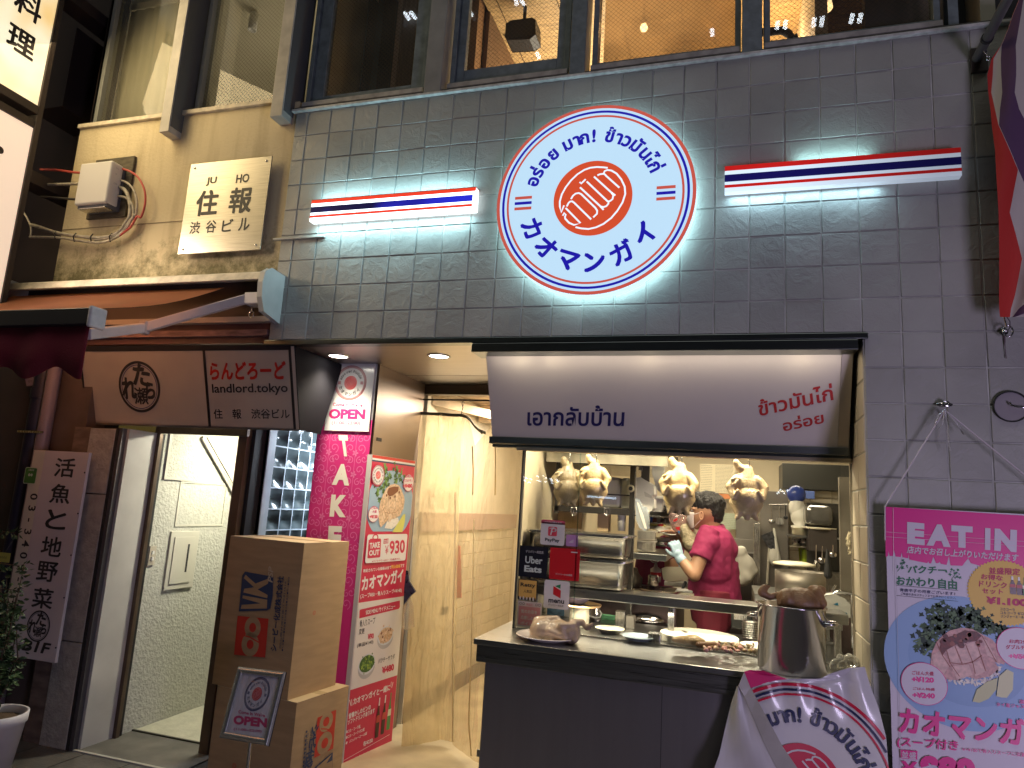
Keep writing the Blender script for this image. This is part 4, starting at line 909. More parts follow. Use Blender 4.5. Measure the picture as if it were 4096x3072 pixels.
M_mtxt = mat("print_magenta_text", (.60, .02, .16), .45); M_rdisc = mat("print_red_disc", (.72, .05, .06), .45); M_dred = mat("print_dark_red", (.45, .05, .06), .45); M_nvy = mat("print_navy", (.02, .02, .10), .45)
lc = P.p(T7(1079, 354)); logo(P, lc[0], lc[1], .105, MATS["sign_acrylic_white"], M_dred, M_dred, M_rdisc, 1, M_pw, M_bk, back=False)
P.tpx("Come In We're", T7(940, 537), T7(1172, 542), T7(942, 508), M_mtxt, 1, .03)
P.tpx("OPEN", T7(905, 635), T7(1190, 640), T7(912, 556), M_mtxt, 1, .055)
P.tpx("(11:00~22:00)", T7(930, 685), T7(1152, 688), T7(932, 652), M_mtxt, 1, .02)
P.mb.build("lettering", os_)

# ------------------------------------------------------------------ tall menu board beside the pillar
mbd = thing("menu_board", (.37, .72, GZ), "tall red and white takeout menu board with food pictures and prices", "menu board")
Ob = Vector((.345, .49, 0)); Ub = Vector((.157, .988, 0)).normalized(); WB = .452
mb = MB(); mb.obox(Ob + Vector((0, 0, .055)) , Ub*WB, Vector((0,0,1))*1.688, Vector((-.03, .0048, 0)), mat("board_edge_white", (.6, .58, .55), .5)); mb.build("board", mbd)
Pb = Panel(Ob + Vector((.0006, 0, 0)), Ub, (0,0,1)); P = Pb
M_mred = mat("print_crimson", (.56, .02, .075), .4); M_plate_b = mat("print_plate_blue", (.28, .42, .55), .45); M_grn = mat("print_leaf_green", (.05, .13, .03), .5); M_grn2 = mat("print_leaf_light", (.14, .28, .06), .5)
M_chk = mat("print_chicken", (.72, .52, .34), .5, var=.35, vs=70); M_chk2 = mat("print_chicken_light", (.80, .62, .44), .5, var=.2, vs=80); M_sauce = mat("print_sauce", (.20, .07, .03), .5); M_rice = mat("print_rice", (.80, .77, .68), .5, var=.15, vs=90); M_cuc = mat("print_cucumber", (.62, .62, .15), .5)
M_gold = mat("print_gold", (.85, .50, .08), .4)
M_line = mat("print_line", (.28, .12, .06), .5)
b7 = Cr(850, 1350, 1.952); b5 = Cr(1450, 1800, 2.369); b8 = Cr(850, 2100, 1.707); b4 = Cr(800, 2500, 2.458)
z5 = lambda x, y: P.p(b5(x, y)); z8 = lambda x, y: P.p(b8(x, y)); z4 = lambda x, y: P.p(b4(x, y))
TOPV = 1.742
P.rect(.006, .06, WB-.004, TOPV, M_mred, 1)
v1 = z5(300, 145)[1]; v0 = TOPV
P.rect(.006, v0-.017, WB-.004, v0, mat("print_flag_red", (.6, .03, .02), .4), 2); P.rect(.006, v0-.028, WB-.004, v0-.017, M_pw, 2); P.rect(.006, v0-.037, WB-.004, v0-.028, M_nvy, 2)
# food picture
vb = z5(440, 770)[1]
def clip_ell(P, u, v, r, ry, m, k, umin, umax, vmin, vmax, n=64):
    pts = []
    for i in range(n): a = 2*math.pi*i/n; pts.append((min(max(u+r*math.cos(a), umin), umax), min(max(v+ry*math.sin(a), vmin), vmax)))
    P.mb.poly([P.w(*q, k) for q in pts], m)
pc = z5(265, 520); clip_ell(P, pc[0], pc[1], .235, .205, M_plate_b, 3, .008, WB-.006, vb, TOPV)
random.seed(5)
def leaves(P, pts, n, r, ms, k):
    for i in range(n):
        u, v = random.choice(pts); u += random.gauss(0, r*1.1); v += random.gauss(0, r*.9); rr = r*random.uniform(.35, .8); a0 = random.random()*6
        pg = []
        for j in range(9): a = a0 + j*2*math.pi/9; q = rr*(1 if j % 2 else .5); pg.append((u+q*math.cos(a), v+q*math.sin(a)))
        P.poly(pg, random.choice(ms), k + (i % 5)*.3)
leaves(P, [z5(x, y) for x, y in ((215,215),(260,230),(310,220),(340,240),(230,270),(190,310),(180,350),(150,400),(170,430),(350,280),(360,330),(300,270))], 90, .026, [M_grn, M_grn2, mat("print_leaf_dark", (.02, .06, .015), .5)], 4)
P.px([b5(*q) for q in ((205,740),(230,660),(330,640),(345,690),(270,750))], M_rice, 7)
chk = [(150,560),(160,500),(185,430),(215,370),(260,330),(300,320),(340,335),(365,380),(385,430),(395,480),(380,560),(350,620),(300,650),(240,660),(200,700),(165,735),(150,680),(145,610)]
P.px([b5(*q) for q in chk], M_chk, 8)
for l in ([(185,450),(180,540),(205,590),(245,600)],[(240,440),(235,540),(250,595)],[(300,440),(310,520),(290,580)],[(340,390),(360,460),(375,540)],[(170,560),(190,640),(210,690)],[(210,600),(225,650),(240,680)],[(275,600),(280,650)],[(245,600),(310,590),(350,540)]):
    P.stroke([z5(*q) for q in l], .0024, M_line, 10)
for q in ((215,420),(262,430),(318,440),(240,520),(300,520),(190,640),(255,640)): u, v = z5(*q); P.disc(u, v, .014, M_chk2, 9, 14, ry=.026)
P.px([b5(*q) for q in ((225,400),(240,360),(290,345),(335,350),(330,390),(280,430),(250,440),(232,425))], M_sauce, 11); 
for q in ((220,430),(300,440),(340,400),(255,455)): u, v = z5(*q); P.disc(u, v, .008, M_sauce, 11, 10)
P.px([b5(*q) for q in ((275,778),(330,690),(380,610),(398,605),(395,680),(370,778))], M_cuc, 9)
lq = z5(140, 238); P.disc(lq[0], lq[1], .062, M_mred, 10, 48, ry=.066); logo(P, lq[0], lq[1], .060, M_pw, M_dred, M_nvy, M_rdisc, 11, M_pw, M_bk, bold=.03)
for (x, y, rx, ry, tip, tx) in ((428, 310, .052, .0505, (378, 455), (("お肉2倍", 395,262,462,235), ("ダブルチキン", 375,303,467,275), ("+¥480", 372,360,462,320))), (97, 608, .048, .043, (157, 580), (("ごはん", 75,560,130,538), ("大盛", 85,595,122,570), ("+¥120", 57,648,132,615)))):
    u, v = z5(x, y); P.disc(u, v, rx*1.06, M_mred, 12, 40, ry=ry*1.06); tu, tv = z5(*tip); P.poly([(u+.012, v+.02), (u-.012, v-.02), (tu, tv)], M_mred, 12); P.disc(u, v, rx, M_pw, 13, 40, ry=ry)
    for s_, xa, ya, xb, yt in tx: P.tpx(s_, b5(xa, ya), b5(xb, ya-2), b5(xa, yt), M_mtxt if s_[0] != "+" else M_mred, 14, .03 if s_[0] != "+" else .06)
# take-out price box
a, b_ = z5(12, 1088), z5(418, 800); c_ = z5(395, 1045)
P.rrect(a[0], c_[1], b_[0], z5(40, 800)[1], .014, M_pw, 12)
P.px([b5(*q) for q in ((36,1020),(48,850),(60,850),(62,840),(160,838),(166,850),(158,1008),(150,1016),(45,1026))], M_mred, 13); u, v = z5(112, 828); P.ring(u, v, .013, .020, M_mred, 13, 24, sx=1.4)
P.tpx("TAKE", b5(56, 935), b5(152, 922), b5(58, 880), M_pw, 14, .04); P.tpx("OUT", b5(50, 1003), b5(148, 992), b5(52, 950), M_pw, 14, .04)
P.px([b5(*q) for q in ((188,888),(192,842),(236,838),(234,882))], M_mred, 13); P.tpx("並盛", b5(192, 880), b5(232, 876), b5(194, 848), M_pw, 14, .01)
P.tpx("¥", b5(203, 990), b5(235, 985), b5(205, 905), M_mred, 13, .0); P.tpx("930", b5(245, 992), b5(390, 975), b5(248, 860), M_mred, 13, .03)
P.tpx("※テイクアウトはスープ別販売です。", b5(78, 1065), b5(348, 1038), b5(80, 1045), M_mred, 13, .02)
P.tpx("表記されている価格は全て", b5(5, 1162), b5(270, 1125), b5(5, 1130), M_pw, 2, .03); P.tpx("税込価格", b5(272, 1124), b5(358, 1115), b5(272, 1090), M_gold, 2, .03); P.tpx("です", b5(360, 1114), b5(395, 1110), b5(360, 1082), M_pw, 2, .03)
P.tpx("カオマンガイ", b8(1018, 448), b8(1298, 385), b8(1022, 355), M_pw, 2, .05)
P.tpx("(スープ¥50・骨入りスープ+¥140)", b8(1008, 508), b8(1290, 462), b8(1008, 472), M_pw, 2, .03)
vA = (z8(985, 545)[1]+z8(1305, 475)[1])/2; vB = (z4(1450, 670)[1] + z4(1935, 475)[1])/2
P.rect(.006, vB, WB-.004, vA, mat("print_offwhite", (.74, .70, .66), .45), 2)
P.px([b8(*q) for q in ((1002,588),(1005,578),(1278,515),(1278,560),(1270,572),(1000,638))], M_mred, 3)
P.tpx("SIDE MENU サイドメニュー", b8(1045, 612), b8(1245, 568), b8(1045, 582), M_pw, 4, .03)
P.tpx("骨入りスープ", b8(1003, 698), b8(1108, 672), b8(1005, 652), M_bk, 3, .015); P.tpx("変更", b8(997, 748), b8(1035, 740), b8(1000, 710), M_bk, 3, .015)
P.tpx("¥90", b8(1058, 785), b8(1100, 775), b8(1058, 745), M_mred, 3, .05); P.tpx("(単品¥140)", b8(985, 842), b8(1095, 812), b8(987, 810), M_bk, 3, .02)
P.tpx("パクチーサラダ", b8(1128, 948), b8(1242, 910), b8(1130, 915), M_bk, 3, .015); P.tpx("¥480", b8(1155, 1018), b8(1238, 990), b8(1155, 970), M_mred, 3, .055)
def bowl(P, f, x, y, rx, ry, fill, ms, k):
    u, v = P.p(f(x, y)); P.disc(u, v-.012, rx, mat("print_bowl_shade", (.45, .45, .46), .4), k, 36, ry=ry); P.disc(u, v, rx, mat("print_bowl", (.62, .66, .70), .4), k+.5, 36, ry=ry*.85); P.disc(u, v+.003, rx*.88, fill, k+1, 30, ry=ry*.7)
    leaves(P, [(u+rx*.4*math.cos(a), v+.006+ry*.38*math.sin(a)) for a in range(7)], 60, rx*.22, ms, k+1.3)
bowl(P, b8, 1180, 755, .078, .062, M_chk, [M_chk, M_chk2, M_sauce, mat("print_bone", (.6, .38, .2), .5)], 3)
bowl(P, b8, 1052, 950, .078, .066, M_grn, [M_grn, M_grn2, mat("print_salad", (.30, .45, .08), .5)], 3)
P.tpx("カオマンガイと一緒に", b8(960, 1228), b8(1210, 1128), b8(962, 1182), M_pw, 2, .04)
P.stroke([z8(935, 1195), z8(945, 1235)], .005, M_pw, 2); P.stroke([z8(948, 1190), z8(952, 1232)], .004, M_pw, 2); P.stroke([z8(1222, 1112), z8(1232, 1072)], .005, M_pw, 2); P.stroke([z8(1216, 1105), z8(1220, 1070)], .004, M_pw, 2)
P.tpx("昔懐かしのビンの", b8(928, 1325), b8(1078, 1258), b8(930, 1288), M_pw, 2, .04); P.tpx("ソフトドリンクあります", b8(922, 1365), b8(1105, 1280), b8(924, 1332), M_pw, 2, .04)
for i, s_ in enumerate(("●コカ・コーラ瓶", "●コカ・コーラ ゼロ瓶", "●   ジンジャーエール瓶")):
    P.tpx(s_, b8(912+(-3*i), 1425+i*38), b8((1008, 1035, 1050)[i], (1385, 1405, 1432)[i]), b8(912, 1402+i*38), M_pw, 2, .03)
P.tpx("各¥230", b8(1028, 1512), b8(1092, 1482), b8(1028, 1480), M_pw, 2, .03); P.tpx("シンハー瓶ビール ¥640", b8(892, 1658), b8(1085, 1560), b8(894, 1625), M_pw, 2, .03)
for yy in ((1608, 1430),): P.stroke([z8(895, yy[0]), z8(1208, yy[1])], .0022, M_pw, 2)
def bottle(P, f, xb, yb, xt, yt, wd, body, capc, k):
    a = Vector(P.p(f(xb, yb))); b = Vector(P.p(f(xt, yt))); d = b-a; L_ = d.length; d.normalize(); n = Vector((d.y, -d.x))
    pr = [(0, .8), (.03, 1), (.40, 1), (.48, .85), (.55, .9), (.66, .55), (.78, .32), (1, .28)]
    P.poly([tuple(a + d*L_*t + n*wd*s_/2) for t, s_ in pr] + [tuple(a + d*L_*t - n*wd*s_/2) for t, s_ in reversed(pr)], body, k)
    P.poly([tuple(a + d*L_*t + n*wd*.17*q) for t, q in ((.80, 1), (1.0, .9), (1.0, -.9), (.80, -1))], capc, k+1)
    P.poly([tuple(a + d*L_*t + n*wd*.48*q) for t, q in ((.38, 1), (.56, .9), (.56, -.9), (.38, -1))], mat("print_label_red", (.45, .05, .04), .4) if body is not M_bg else mat("print_label_pale", (.7, .72, .55), .4), k+1)
M_bg = mat("print_bottle_green", (.08, .26, .07), .4); M_bc = mat("print_bottle_cola", (.05, .012, .01), .35)
bottle(P, b8, 1195, 1398, 1218, 1145, .034, M_bg, M_bg, 3); bottle(P, b8, 1155, 1428, 1180, 1160, .034, M_bc, M_pw, 5); bottle(P, b8, 1115, 1452, 1138, 1178, .034, M_bc, M_pw, 7)
P.mb.build("printed_face", mbd)
mb = MB(); mb.box((.37, .52, GZ), (.40, .90, .40), mat("weight_base", (.10, .08, .06), .6)); 

# ------------------------------------------------------------------ small neighbourhood signs
vs_ = thing("vertical_signboard", (-1.45, -.07, .6), "white vertical signboard with brushed black characters, round crest and B1F beside the basement entrance", "sign")
V5 = Cr(0, 1350, 2.552); V6 = Cr(0, 2000, 1.5476); V16 = Cr(0, 1650, 1.1667)
VY = -.06; P0 = Panel((0, VY, 0), (1,0,0), (0,0,1))
TLs, TRs, BRs, BLs = P0.p(V5(305, 1140)), P0.p(V5(905, 1180)), P0.p(V6(350, 968)), P0.p(V6(10, 1000))
vx0, vx1, vz0, vz1 = (TLs[0]+BLs[0])/2, (TRs[0]+BRs[0])/2, (BLs[1]+BRs[1])/2, (TLs[1]+TRs[1])/2
mb = MB(); mb.box((vx0, VY, vz0), (vx1, VY+.018, vz1), mat("vsign_face", (.60, .55, .58), .25, coat=.4, var=.05, vs=3)); mb.build("board", vs_, bev=.002)
P = P0; Wv = vx1-vx0; Hv = vz1-vz0
P.rect(vx0, vz0, vx0+Wv*.21, vz1, mat("vsign_strip", (.58, .56, .48), .3), 1)
for ch, y in (("活", 0.885), ("魚", .755), ("と", .628), ("地", .497), ("野", .377), ("菜", .250)): P.text(ch, vx0+Wv*.44, vz0+Hv*(y-.012), Wv*.35, Hv*.092, M_bk, 2, .02)
crest(P, vx0+Wv*.62, vz0+Hv*.155-.0, Wv*.20, M_bk, MATS["vsign_face"], 2)
P.text("B1F", vx0+Wv*.40, vz0+Hv*.035, Wv*.46, Hv*.05, M_bk, 2, .03, shear=.25)
for i, ch in enumerate("03-3409-1702"):
    v_ = vz0 + Hv*(.765 - i*.058)
    P.glyph(ch, vx0+Wv*.085, v_, .075, -math.pi/2, M_bk, 2, .02)
P.mb.build("lettering", vs_)
for q in (.07, .3, .5, .7, .9): mb = MB(); mb.ell((vx1-.008, VY-.002, vz0+Hv*q), (.005, .003, .005), M_black, nu=8, nv=6); mb.build("screw", vs_)
gs = thing("review_sticker", (vx0+Wv*.1, VY-.01, vz0+Hv*.84), "small green speech-bubble sticker with two circles on the vertical signboard", "sticker")
P = Panel((0, VY-.004, 0), (1,0,0), (0,0,1)); a, b_ = P.p(V5(235, 1490)), P.p(V5(400, 1330)); 
P.rrect(a[0], a[1], b_[0]-.008, b_[1], .01, mat("pale_rim", (.5, .6, .45), .4), 1); P.rrect(a[0]+.004, a[1]+.004, b_[0]-.012, b_[1]-.004, .008, mat("sticker_green", (.04, .16, .035), .35), 2)
mu_ = (a[0]+b_[0]-.008)/2; P.poly([(mu_-.01, a[1]), (mu_+.012, a[1]), (mu_, a[1]-.014)], MATS["pale_rim"], 1)
for sx in (-.009, .009): P.ring(mu_+sx, (a[1]+b_[1])/2+.004, .004, .0075, M_pw, 3, 20); P.disc(mu_+sx, (a[1]+b_[1])/2+.004, .002, M_pw, 3, 10)
P.text("人気の店", mu_-.022, b_[1]-.020, .044, .010, M_pw, 3, .01)
P.mb.build("printed_face", gs)
st_ = thing("paper_sticker", at(V5(300, 400), Y=.02), "small mauve paper notice on the dark pipe under the awning valance", "sticker")
P = Panel((0, .02, 0), (1,0,0), (0,0,1)); P.px([V5(*q) for q in ((242,350),(330,312),(357,488),(272,498))], mat("notice_mauve", (.22, .17, .2), .6), 1)
for i in range(3): P.tpx("管理", V5(272+i*8, 380+i*42), V5(318+i*8, 375+i*42), V5(270+i*8, 352+i*42), mat("notice_ink", (.1, .08, .09), .6), 2)
P.mb.build("printed_face", st_)
pi_ = thing("drain_pipe", at(V5(470, 1100), Y=.02), "pale vertical drain pipe with dark blue pipe and metal band at the far left", "pipe")
mb = MB(); a, b_ = at(V5(510, 520), Y=.03), at(V5(440, 1130), Y=.03); xp = (a.x+b_.x)/2; mb.tube([(xp, .03, GZ), (xp, .03, 2.2)], .038, mat("pipe_mauve", (.20, .16, .19), .4), 18); mb.build("pale_pipe", pi_)
mb = MB(); xq = at(V5(330, 900), Y=.03).x; mb.tube([(xq, .05, GZ), (xq, .05, 2.3)], .05, mat("pipe_navy", (.012, .012, .03), .4), 18); zq = at(V5(350, 560), Y=0).z; mb.tube([(xq, .05, zq-.03), (xq, .05, zq+.03)], .057, MATS["pipe_navy"], 18); mb.build("dark_pipe", pi_)
mb = MB(); zq = at(V5(350, 965), Y=0).z; mb.box((xq-.06, -.012, zq-.006), (xp+.04, -.006, zq+.006), M_steel); mb.build("pipe_band", pi_)
mb = MB(); mb.box((-2.4, .09, GZ), (-1.72, .14, 2.45), M_dark); mb.build("wall_low", DB)

# ------------------------------------------------------------------ potted plant, far left
pp_ = thing("potted_plant", (-1.35, -.42, GZ), "leafy green shrub in a white plastic pot at the left edge", "plant")
pc = Vector((-1.30, -.42, GZ)); zt = at(V6(50, 1330), Y=-.42).z; xr_ = at(V6(100, 1350), Y=-.42).x; pr_ = .14; pc.x = xr_-pr_
mb = MB(); mb.lathe([(0, .0), (pr_*.72, 0), (pr_*.95, zt-GZ-.05), (pr_*1.0, zt-GZ-.045), (pr_*1.02, zt-GZ), (pr_*.94, zt-GZ), (pr_*.90, zt-GZ-.05)], pc, mat("pot_white", (.60, .56, .60), .45, var=.1, vs=9), 40); mb.build("pot", pp_)
mb = MB(); mb.lathe([(pr_*.92, zt-GZ-.035), (0, zt-GZ-.03)], pc, mat("soil", (.10, .06, .035), .95, bump=1, bs=60), 30); mb.build("soil", pp_)
random.seed(11); M_leaf = mat("leaf_green", (.045, .085, .03), .5, var=.5, vs=12); M_leafd = mat("leaf_dark", (.02, .045, .02), .5); M_stem = mat("stem_brown", (.09, .06, .04), .8)
stm = MB(); lf = MB(); base = pc + Vector((-.02, 0, zt-GZ-.03))
def leaf(mb, p, d, s_, m):
    d = d.normalized(); n = Vector((random.gauss(0, 1), random.gauss(0, 1), random.gauss(0, 1))).normalized(); a = d.cross(n).normalized(); b = a.cross(d)
    mb.add([p, p+d*s_*.35+a*s_*.24+b*.1*s_, p+d*s_*.7+a*s_*.18, p+d*s_, p+d*s_*.7-a*s_*.18, p+d*s_*.35-a*s_*.24+b*.1*s_, p+d*s_*.5-b*s_*.08], [[0,1,6],[1,2,6],[2,3,6],[3,4,6],[4,5,6],[5,0,6]], m, False)
for i in range(46):
    th = random.uniform(0, 2*math.pi); h = random.uniform(.22, .74); r = random.uniform(.03, .11)
    e = base + Vector((math.cos(th)*r - h*.13, math.sin(th)*r*.8, h)); mid = base.lerp(e, .5) + Vector((random.gauss(0, .02), random.gauss(0, .02), .06))
    pts = [base + Vector((random.gauss(0,.012), random.gauss(0,.012), 0)), mid, e]; stm.tube(pts, [.006, .004, .002], M_stem, 5, False)
    for k in range(30):
        t = random.uniform(.25, 1); q = (pts[0].lerp(mid, t*2) if t < .5 else mid.lerp(e, t*2-1)) + Vector((random.gauss(0, .016), random.gauss(0, .016), random.gauss(0, .02)))
        leaf(lf, q, Vector((math.cos(th)+random.gauss(0, .8), math.sin(th)+random.gauss(0, .8), random.uniform(-.7, .6))), random.uniform(.022, .045), M_leaf if random.random() < .7 else M_leafd)
for (x, y) in ((100, 205), (150, 1010), (135, 410), (125, 700), (105, 560)):     # sprays reaching over the sign
    e = at(V6(x, y), Y=-.36); s0 = e + Vector((-.22, -.02, -.02)); stm.tube([s0, s0.lerp(e, .5)+Vector((0,0,.012)), e], [.004, .003, .0015], M_stem, 5, False)
    for k in range(26):
        t = random.uniform(0, 1.1); q = s0.lerp(e, t) + Vector((0, random.gauss(0, .008), random.gauss(0, .006))); leaf(lf, q, Vector((.6, random.gauss(0, .4), random.choice((-1, 1))*random.uniform(.4, 1))), random.uniform(.022, .038), M_leaf)
stm.build("stems", pp_); lf.build("foliage", pp_)
tagp = thing("plant_tag", at(V6(40, 355), Y=-.5), "small yellow printed tag hanging among the plant leaves", "tag")
P = Panel((0, -.58, 0), (1,0,0), (0,0,1)); a, b_ = P.p(V6(-20, 380)), P.p(V6(68, 330)); P.rect(a[0], a[1], b_[0], b_[1], mat("tag_yellow", (.35, .30, .06), .5), 1, 4, 1)
for i in range(5): P.ring(a[0]+.008+i*.012, (a[1]+b_[1])/2, .003, .0045, M_bk, 2, 12)
P.mb.build("card", tagp)
mb = MB(); mb.tube([((a[0]+b_[0])/2, -.58, b_[1]), ((a[0]+b_[0])/2-.02, -.52, b_[1]+.08)], .001, M_black, 5); mb.build("string", tagp)
# ------------------------------------------------------------------ cardboard boxes
M_card = mat("cardboard", (.36, .24, .125), .8, var=.12, vs=7, streak=(1, 1, 6), bump=.12, bs=90)
M_cardl = mat("cardboard_light", (.50, .37, .22), .8, var=.08, vs=6)
M_pr = mat("box_red", (.50, .035, .02), .6); M_pn = mat("box_navy", (.03, .045, .10), .6)
uF = Vector((.992, -.125, 0)); uS = Vector((.125, .992, 0)); up = Vector((0, 0, 1))
def carton(corner, w_, d_, z0, z1, label, lean=0):
    """corner: front-right bottom corner (x, y)"""
    c = Vector((corner[0], corner[1], z0)); t = thing("cardboard_box", c - uF*w_/2 + uS*d_/2, label, "cardboard box", "cardboard boxes stacked in front of the pillar")
    H = z1-z0; mb = MB(); nu = 8
    def bulge(a, b): return .006*math.sin(math.pi*a)*math.sin(math.pi*b)
    fr = [[c - uF*w_*(1-i/nu) + up*H*j/nu - uS*bulge(i/nu, j/nu) for i in range(nu+1)] for j in range(nu+1)]
    sd = [[c + uS*d_*i/nu + up*H*j/nu + uF*bulge(i/nu, j/nu) for i in range(nu+1)] for j in range(nu+1)]
    mb.grid(fr, M_card); mb.grid(sd, M_card); bl_ = c - uF*w_
    mb.grid([[bl_ + uS*d_*i/nu + up*H*j/nu for i in range(nu, -1, -1)] for j in range(nu+1)], M_card); mb.grid([[bl_ + uS*d_ + uF*w_*(1-i/nu) + up*H*j/nu for i in range(nu+1)] for j in range(nu+1)], M_card)
    mb.poly([bl_, c, c+uS*d_, bl_+uS*d_], M_card); mb.build("walls", t)
    f = MB(); T = c + up*H; g = .002
    f.obox(T - uF*w_ + up*.0005, uF*w_, uS*(d_/2-g), up*.004, M_cardl); f.obox(T - uF*w_ + uS*(d_/2+g) + up*.0005, uF*w_, uS*(d_/2-g), up*.004, M_cardl); f.build("flaps", t, bev=.001)
    mb = MB(); mb.obox(T - uF*w_ + uS*(d_/2-.025) + up*.005, uF*(w_+.0008), uS*.05, up*.0006, mat("packing_tape", (.50, .38, .22), .25)); mb.build("tape", t)
    return t, c, H
zA, zB = .522, 1.252
tb, cb, Hb = carton((.316, -.055), .49, .36, zA, zB, "upper upright cardboard box with red square logo and blue letters, standing on the other box")
P = Panel(cb - uS*.0075, uF, up)
X8 = b8
def boxprint(P, f, quad, letters, l1, l2, l3, k=1):
    P.px([f(*q) for q in quad], M_pr, k)
P.px([X8(*q) for q in ((172,620),(383,640),(360,905),(147,885))], M_pr, 1)
# linked double ring emblem on the red square
a = Vector(P.p(X8(275, 700))); b = Vector(P.p(X8(258, 815)))
P.ring(a.x, a.y, .022, .052, M_card, 2, 40); P.ring(b.x, b.y, .022, .056, M_card, 2, 40); P.stroke([P.p(X8(200, 750)), P.p(X8(255, 765)), P.p(X8(325, 805))], .006, M_pr, 3)
def vk(P, f, pts, m, k): P.px([f(*q) for q in pts], m, k)
nav = M_pn
vk(P, X8, ((180,590),(190,490),(205,345),(222,318),(388,348),(416,355),(412,480),(395,570),(372,583)), nav, 1)
vk(P, X8, ((195,572),(200,545),(330,535),(205,500),(208,480),(375,510),(372,570)), M_card, 2)
vk(P, X8, ((212,460),(218,435),(285,425),(215,362),(228,340),(295,400),(385,365),(380,400),(310,440),(378,478),(375,500)), M_card, 2)
P.tpx("PSP", X8(412, 395), X8(418, 292), X8(378, 380), mat("pale_card", (.45, .36, .25), .7), 3, .03)
P.tpx("シーピー化成株式会社", X8(437, 862), X8(488, 352), X8(395, 855), M_pn, 1, .03)
P.tpx("岡山県井原市東江原町1516", X8(468, 842), X8(505, 385), X8(455, 840), M_pn, 1)
P.tpx("●札幌●仙台●東京●名古屋●大阪●金沢●岡山●福岡", X8(483, 862), X8(528, 355), X8(472, 862), M_pn, 1)
P.mb.build("print_front", tb)
P = Panel(cb + uF*.0075, uS, up); q = P.p(X8(694, 600)); P.ring(q[0], q[1], .009, .0105, M_pr, 1, 24); P.ring(q[0], q[1], .005, .0065, M_pr, 1, 20); P.mb.build("print_side", tb)
tb, cb, Hb = carton((.374, -.062), .51, .40, GZ, zA-.006, "lower cardboard box with the red logo on its lit side, under the other box")
P = Panel(cb + uF*.0075, uS, up)
P.px([b4(*q) for q in ((1155,912),(1338,832),(1308,1215),(1122,1308))], M_pr, 1)
a = Vector(P.p(b4(1240, 950))); b = Vector(P.p(b4(1225, 1160)))
P.ring(a.x, a.y, .022, .047, M_card, 2, 40, sx=1.1); P.ring(b.x, b.y, .024, .052, M_card, 2, 40, sx=1.1); P.stroke([P.p(b4(1185, 1020)), P.p(b4(1240, 1022)), P.p(b4(1280, 1035))], .005, M_pr, 3)
P.tpx("シーピー化成", b4(1128, 1010), b4(1068, 1500), b4(1090, 1002), M_pn, 1, .03) if False else None
for i, ch in enumerate("シーピー化成"):
    u, v = P.p(b4(1100-12*i, 1030+62*i)); P.glyph(ch, u, v-.01, .062, -math.pi/2, M_pn, 1, .03)
for i in range(9):
    u, v = P.p(b4(1047-4*i, 1050+42*i)); P.disc(u, v, .006, M_pn, 1, 14); P.glyph("岡山東京大阪福岡"[i % 8], u, v-.018, .022, -math.pi/2, M_pn, 1)
    P.glyph("県井原市東江原町"[i % 8], u+.03, v-.012, .024, -math.pi/2, M_pn, 1)
P.px([b4(*q) for q in ((1125,1400),(1305,1248),(1300,1420),(1130,1470))], M_pn, 1); P.px([b4(*q) for q in ((1145,1400),(1295,1270),(1240,1360),(1300,1330),(1296,1440),(1140,1480))], M_card, 2)
P.mb.build("print_side", tb)
P = Panel(cb - uS*.0075, uF, up); q = P.p(b4(338, 1385)); P.ring(q[0], q[1], .011, .013, M_pr, 1, 24); P.ring(q[0], q[1], .006, .008, M_pr, 1, 20); P.mb.build("print_front", tb)

# ------------------------------------------------------------------ framed OPEN stand
fs = thing("sign_stand", (.38, -.42, GZ), "small OPEN poster in a silver frame on a thin pole in front of the boxes", "sign")
FTL, FTR, FBR, FBL = b4(390, 402), b4(845, 472), b4(672, 1193), b4(200, 1110)
bl = at(FBL, Y=-.43); br = at(FBR, Y=-.47); Uf = (br-bl).normalized(); Wf = (br-bl).length
tl = at(FTL, Y=-.33); Vf = (tl-bl); Vf = (Vf - Uf*Vf.dot(Uf)).normalized()
P = Panel(bl, Uf, Vf); tl_, tr_ = P.p(FTL), P.p(FTR); Hf = (tl_[1]+tr_[1])/2; Wf = (Wf + tr_[0]-tl_[0])/2; sh = (tl_[0]+ (tr_[0]-Wf))/2
M_alu = mat("silver_frame", (.62, .62, .64), .25, .9)
def fp(u, v, n=0): return P.O + P.U*(u + sh*v/Hf) + P.V*v + P.N*n
mb = MB(); t_ = .026
out = [(0,0),(Wf,0),(Wf,Hf),(0,Hf)]; inn = [(t_,t_),(Wf-t_,t_),(Wf-t_,Hf-t_),(t_,Hf-t_)]
for i in range(4):
    j = (i+1) % 4; ring_ = []
    for (q, w_) in ((out[i], out[j]), (inn[i], inn[j])): ring_.append((q, w_))
    prof_ = [(0, .0), (.05, .009), (.5, .013), (.95, .009), (1, .002)]
    rows_ = []
    for s_, h in prof_:
        A = (out[i][0]*(1-s_)+inn[i][0]*s_, out[i][1]*(1-s_)+inn[i][1]*s_); Bq = (out[j][0]*(1-s_)+inn[j][0]*s_, out[j][1]*(1-s_)+inn[j][1]*s_)
        rows_.append([fp(*A, h), fp(*Bq, h)])
    mb.grid(rows_, M_alu, True)
mb.poly([fp(0,0,-.006), fp(0,Hf,-.006), fp(Wf,Hf,-.006), fp(Wf,0,-.006)], M_black)
mb.build("frame", fs)
mb = MB(); mb.poly([fp(*inn[0], .0015), fp(*inn[1], .0015), fp(*inn[2], .0015), fp(*inn[3], .0015)], mat("poster_damp", (.46, .44, .52), .3, var=.12, vs=16, streak=(3, 1, 1), bump=.5, bs=14, coat=.6)); mb.build("poster", fs)
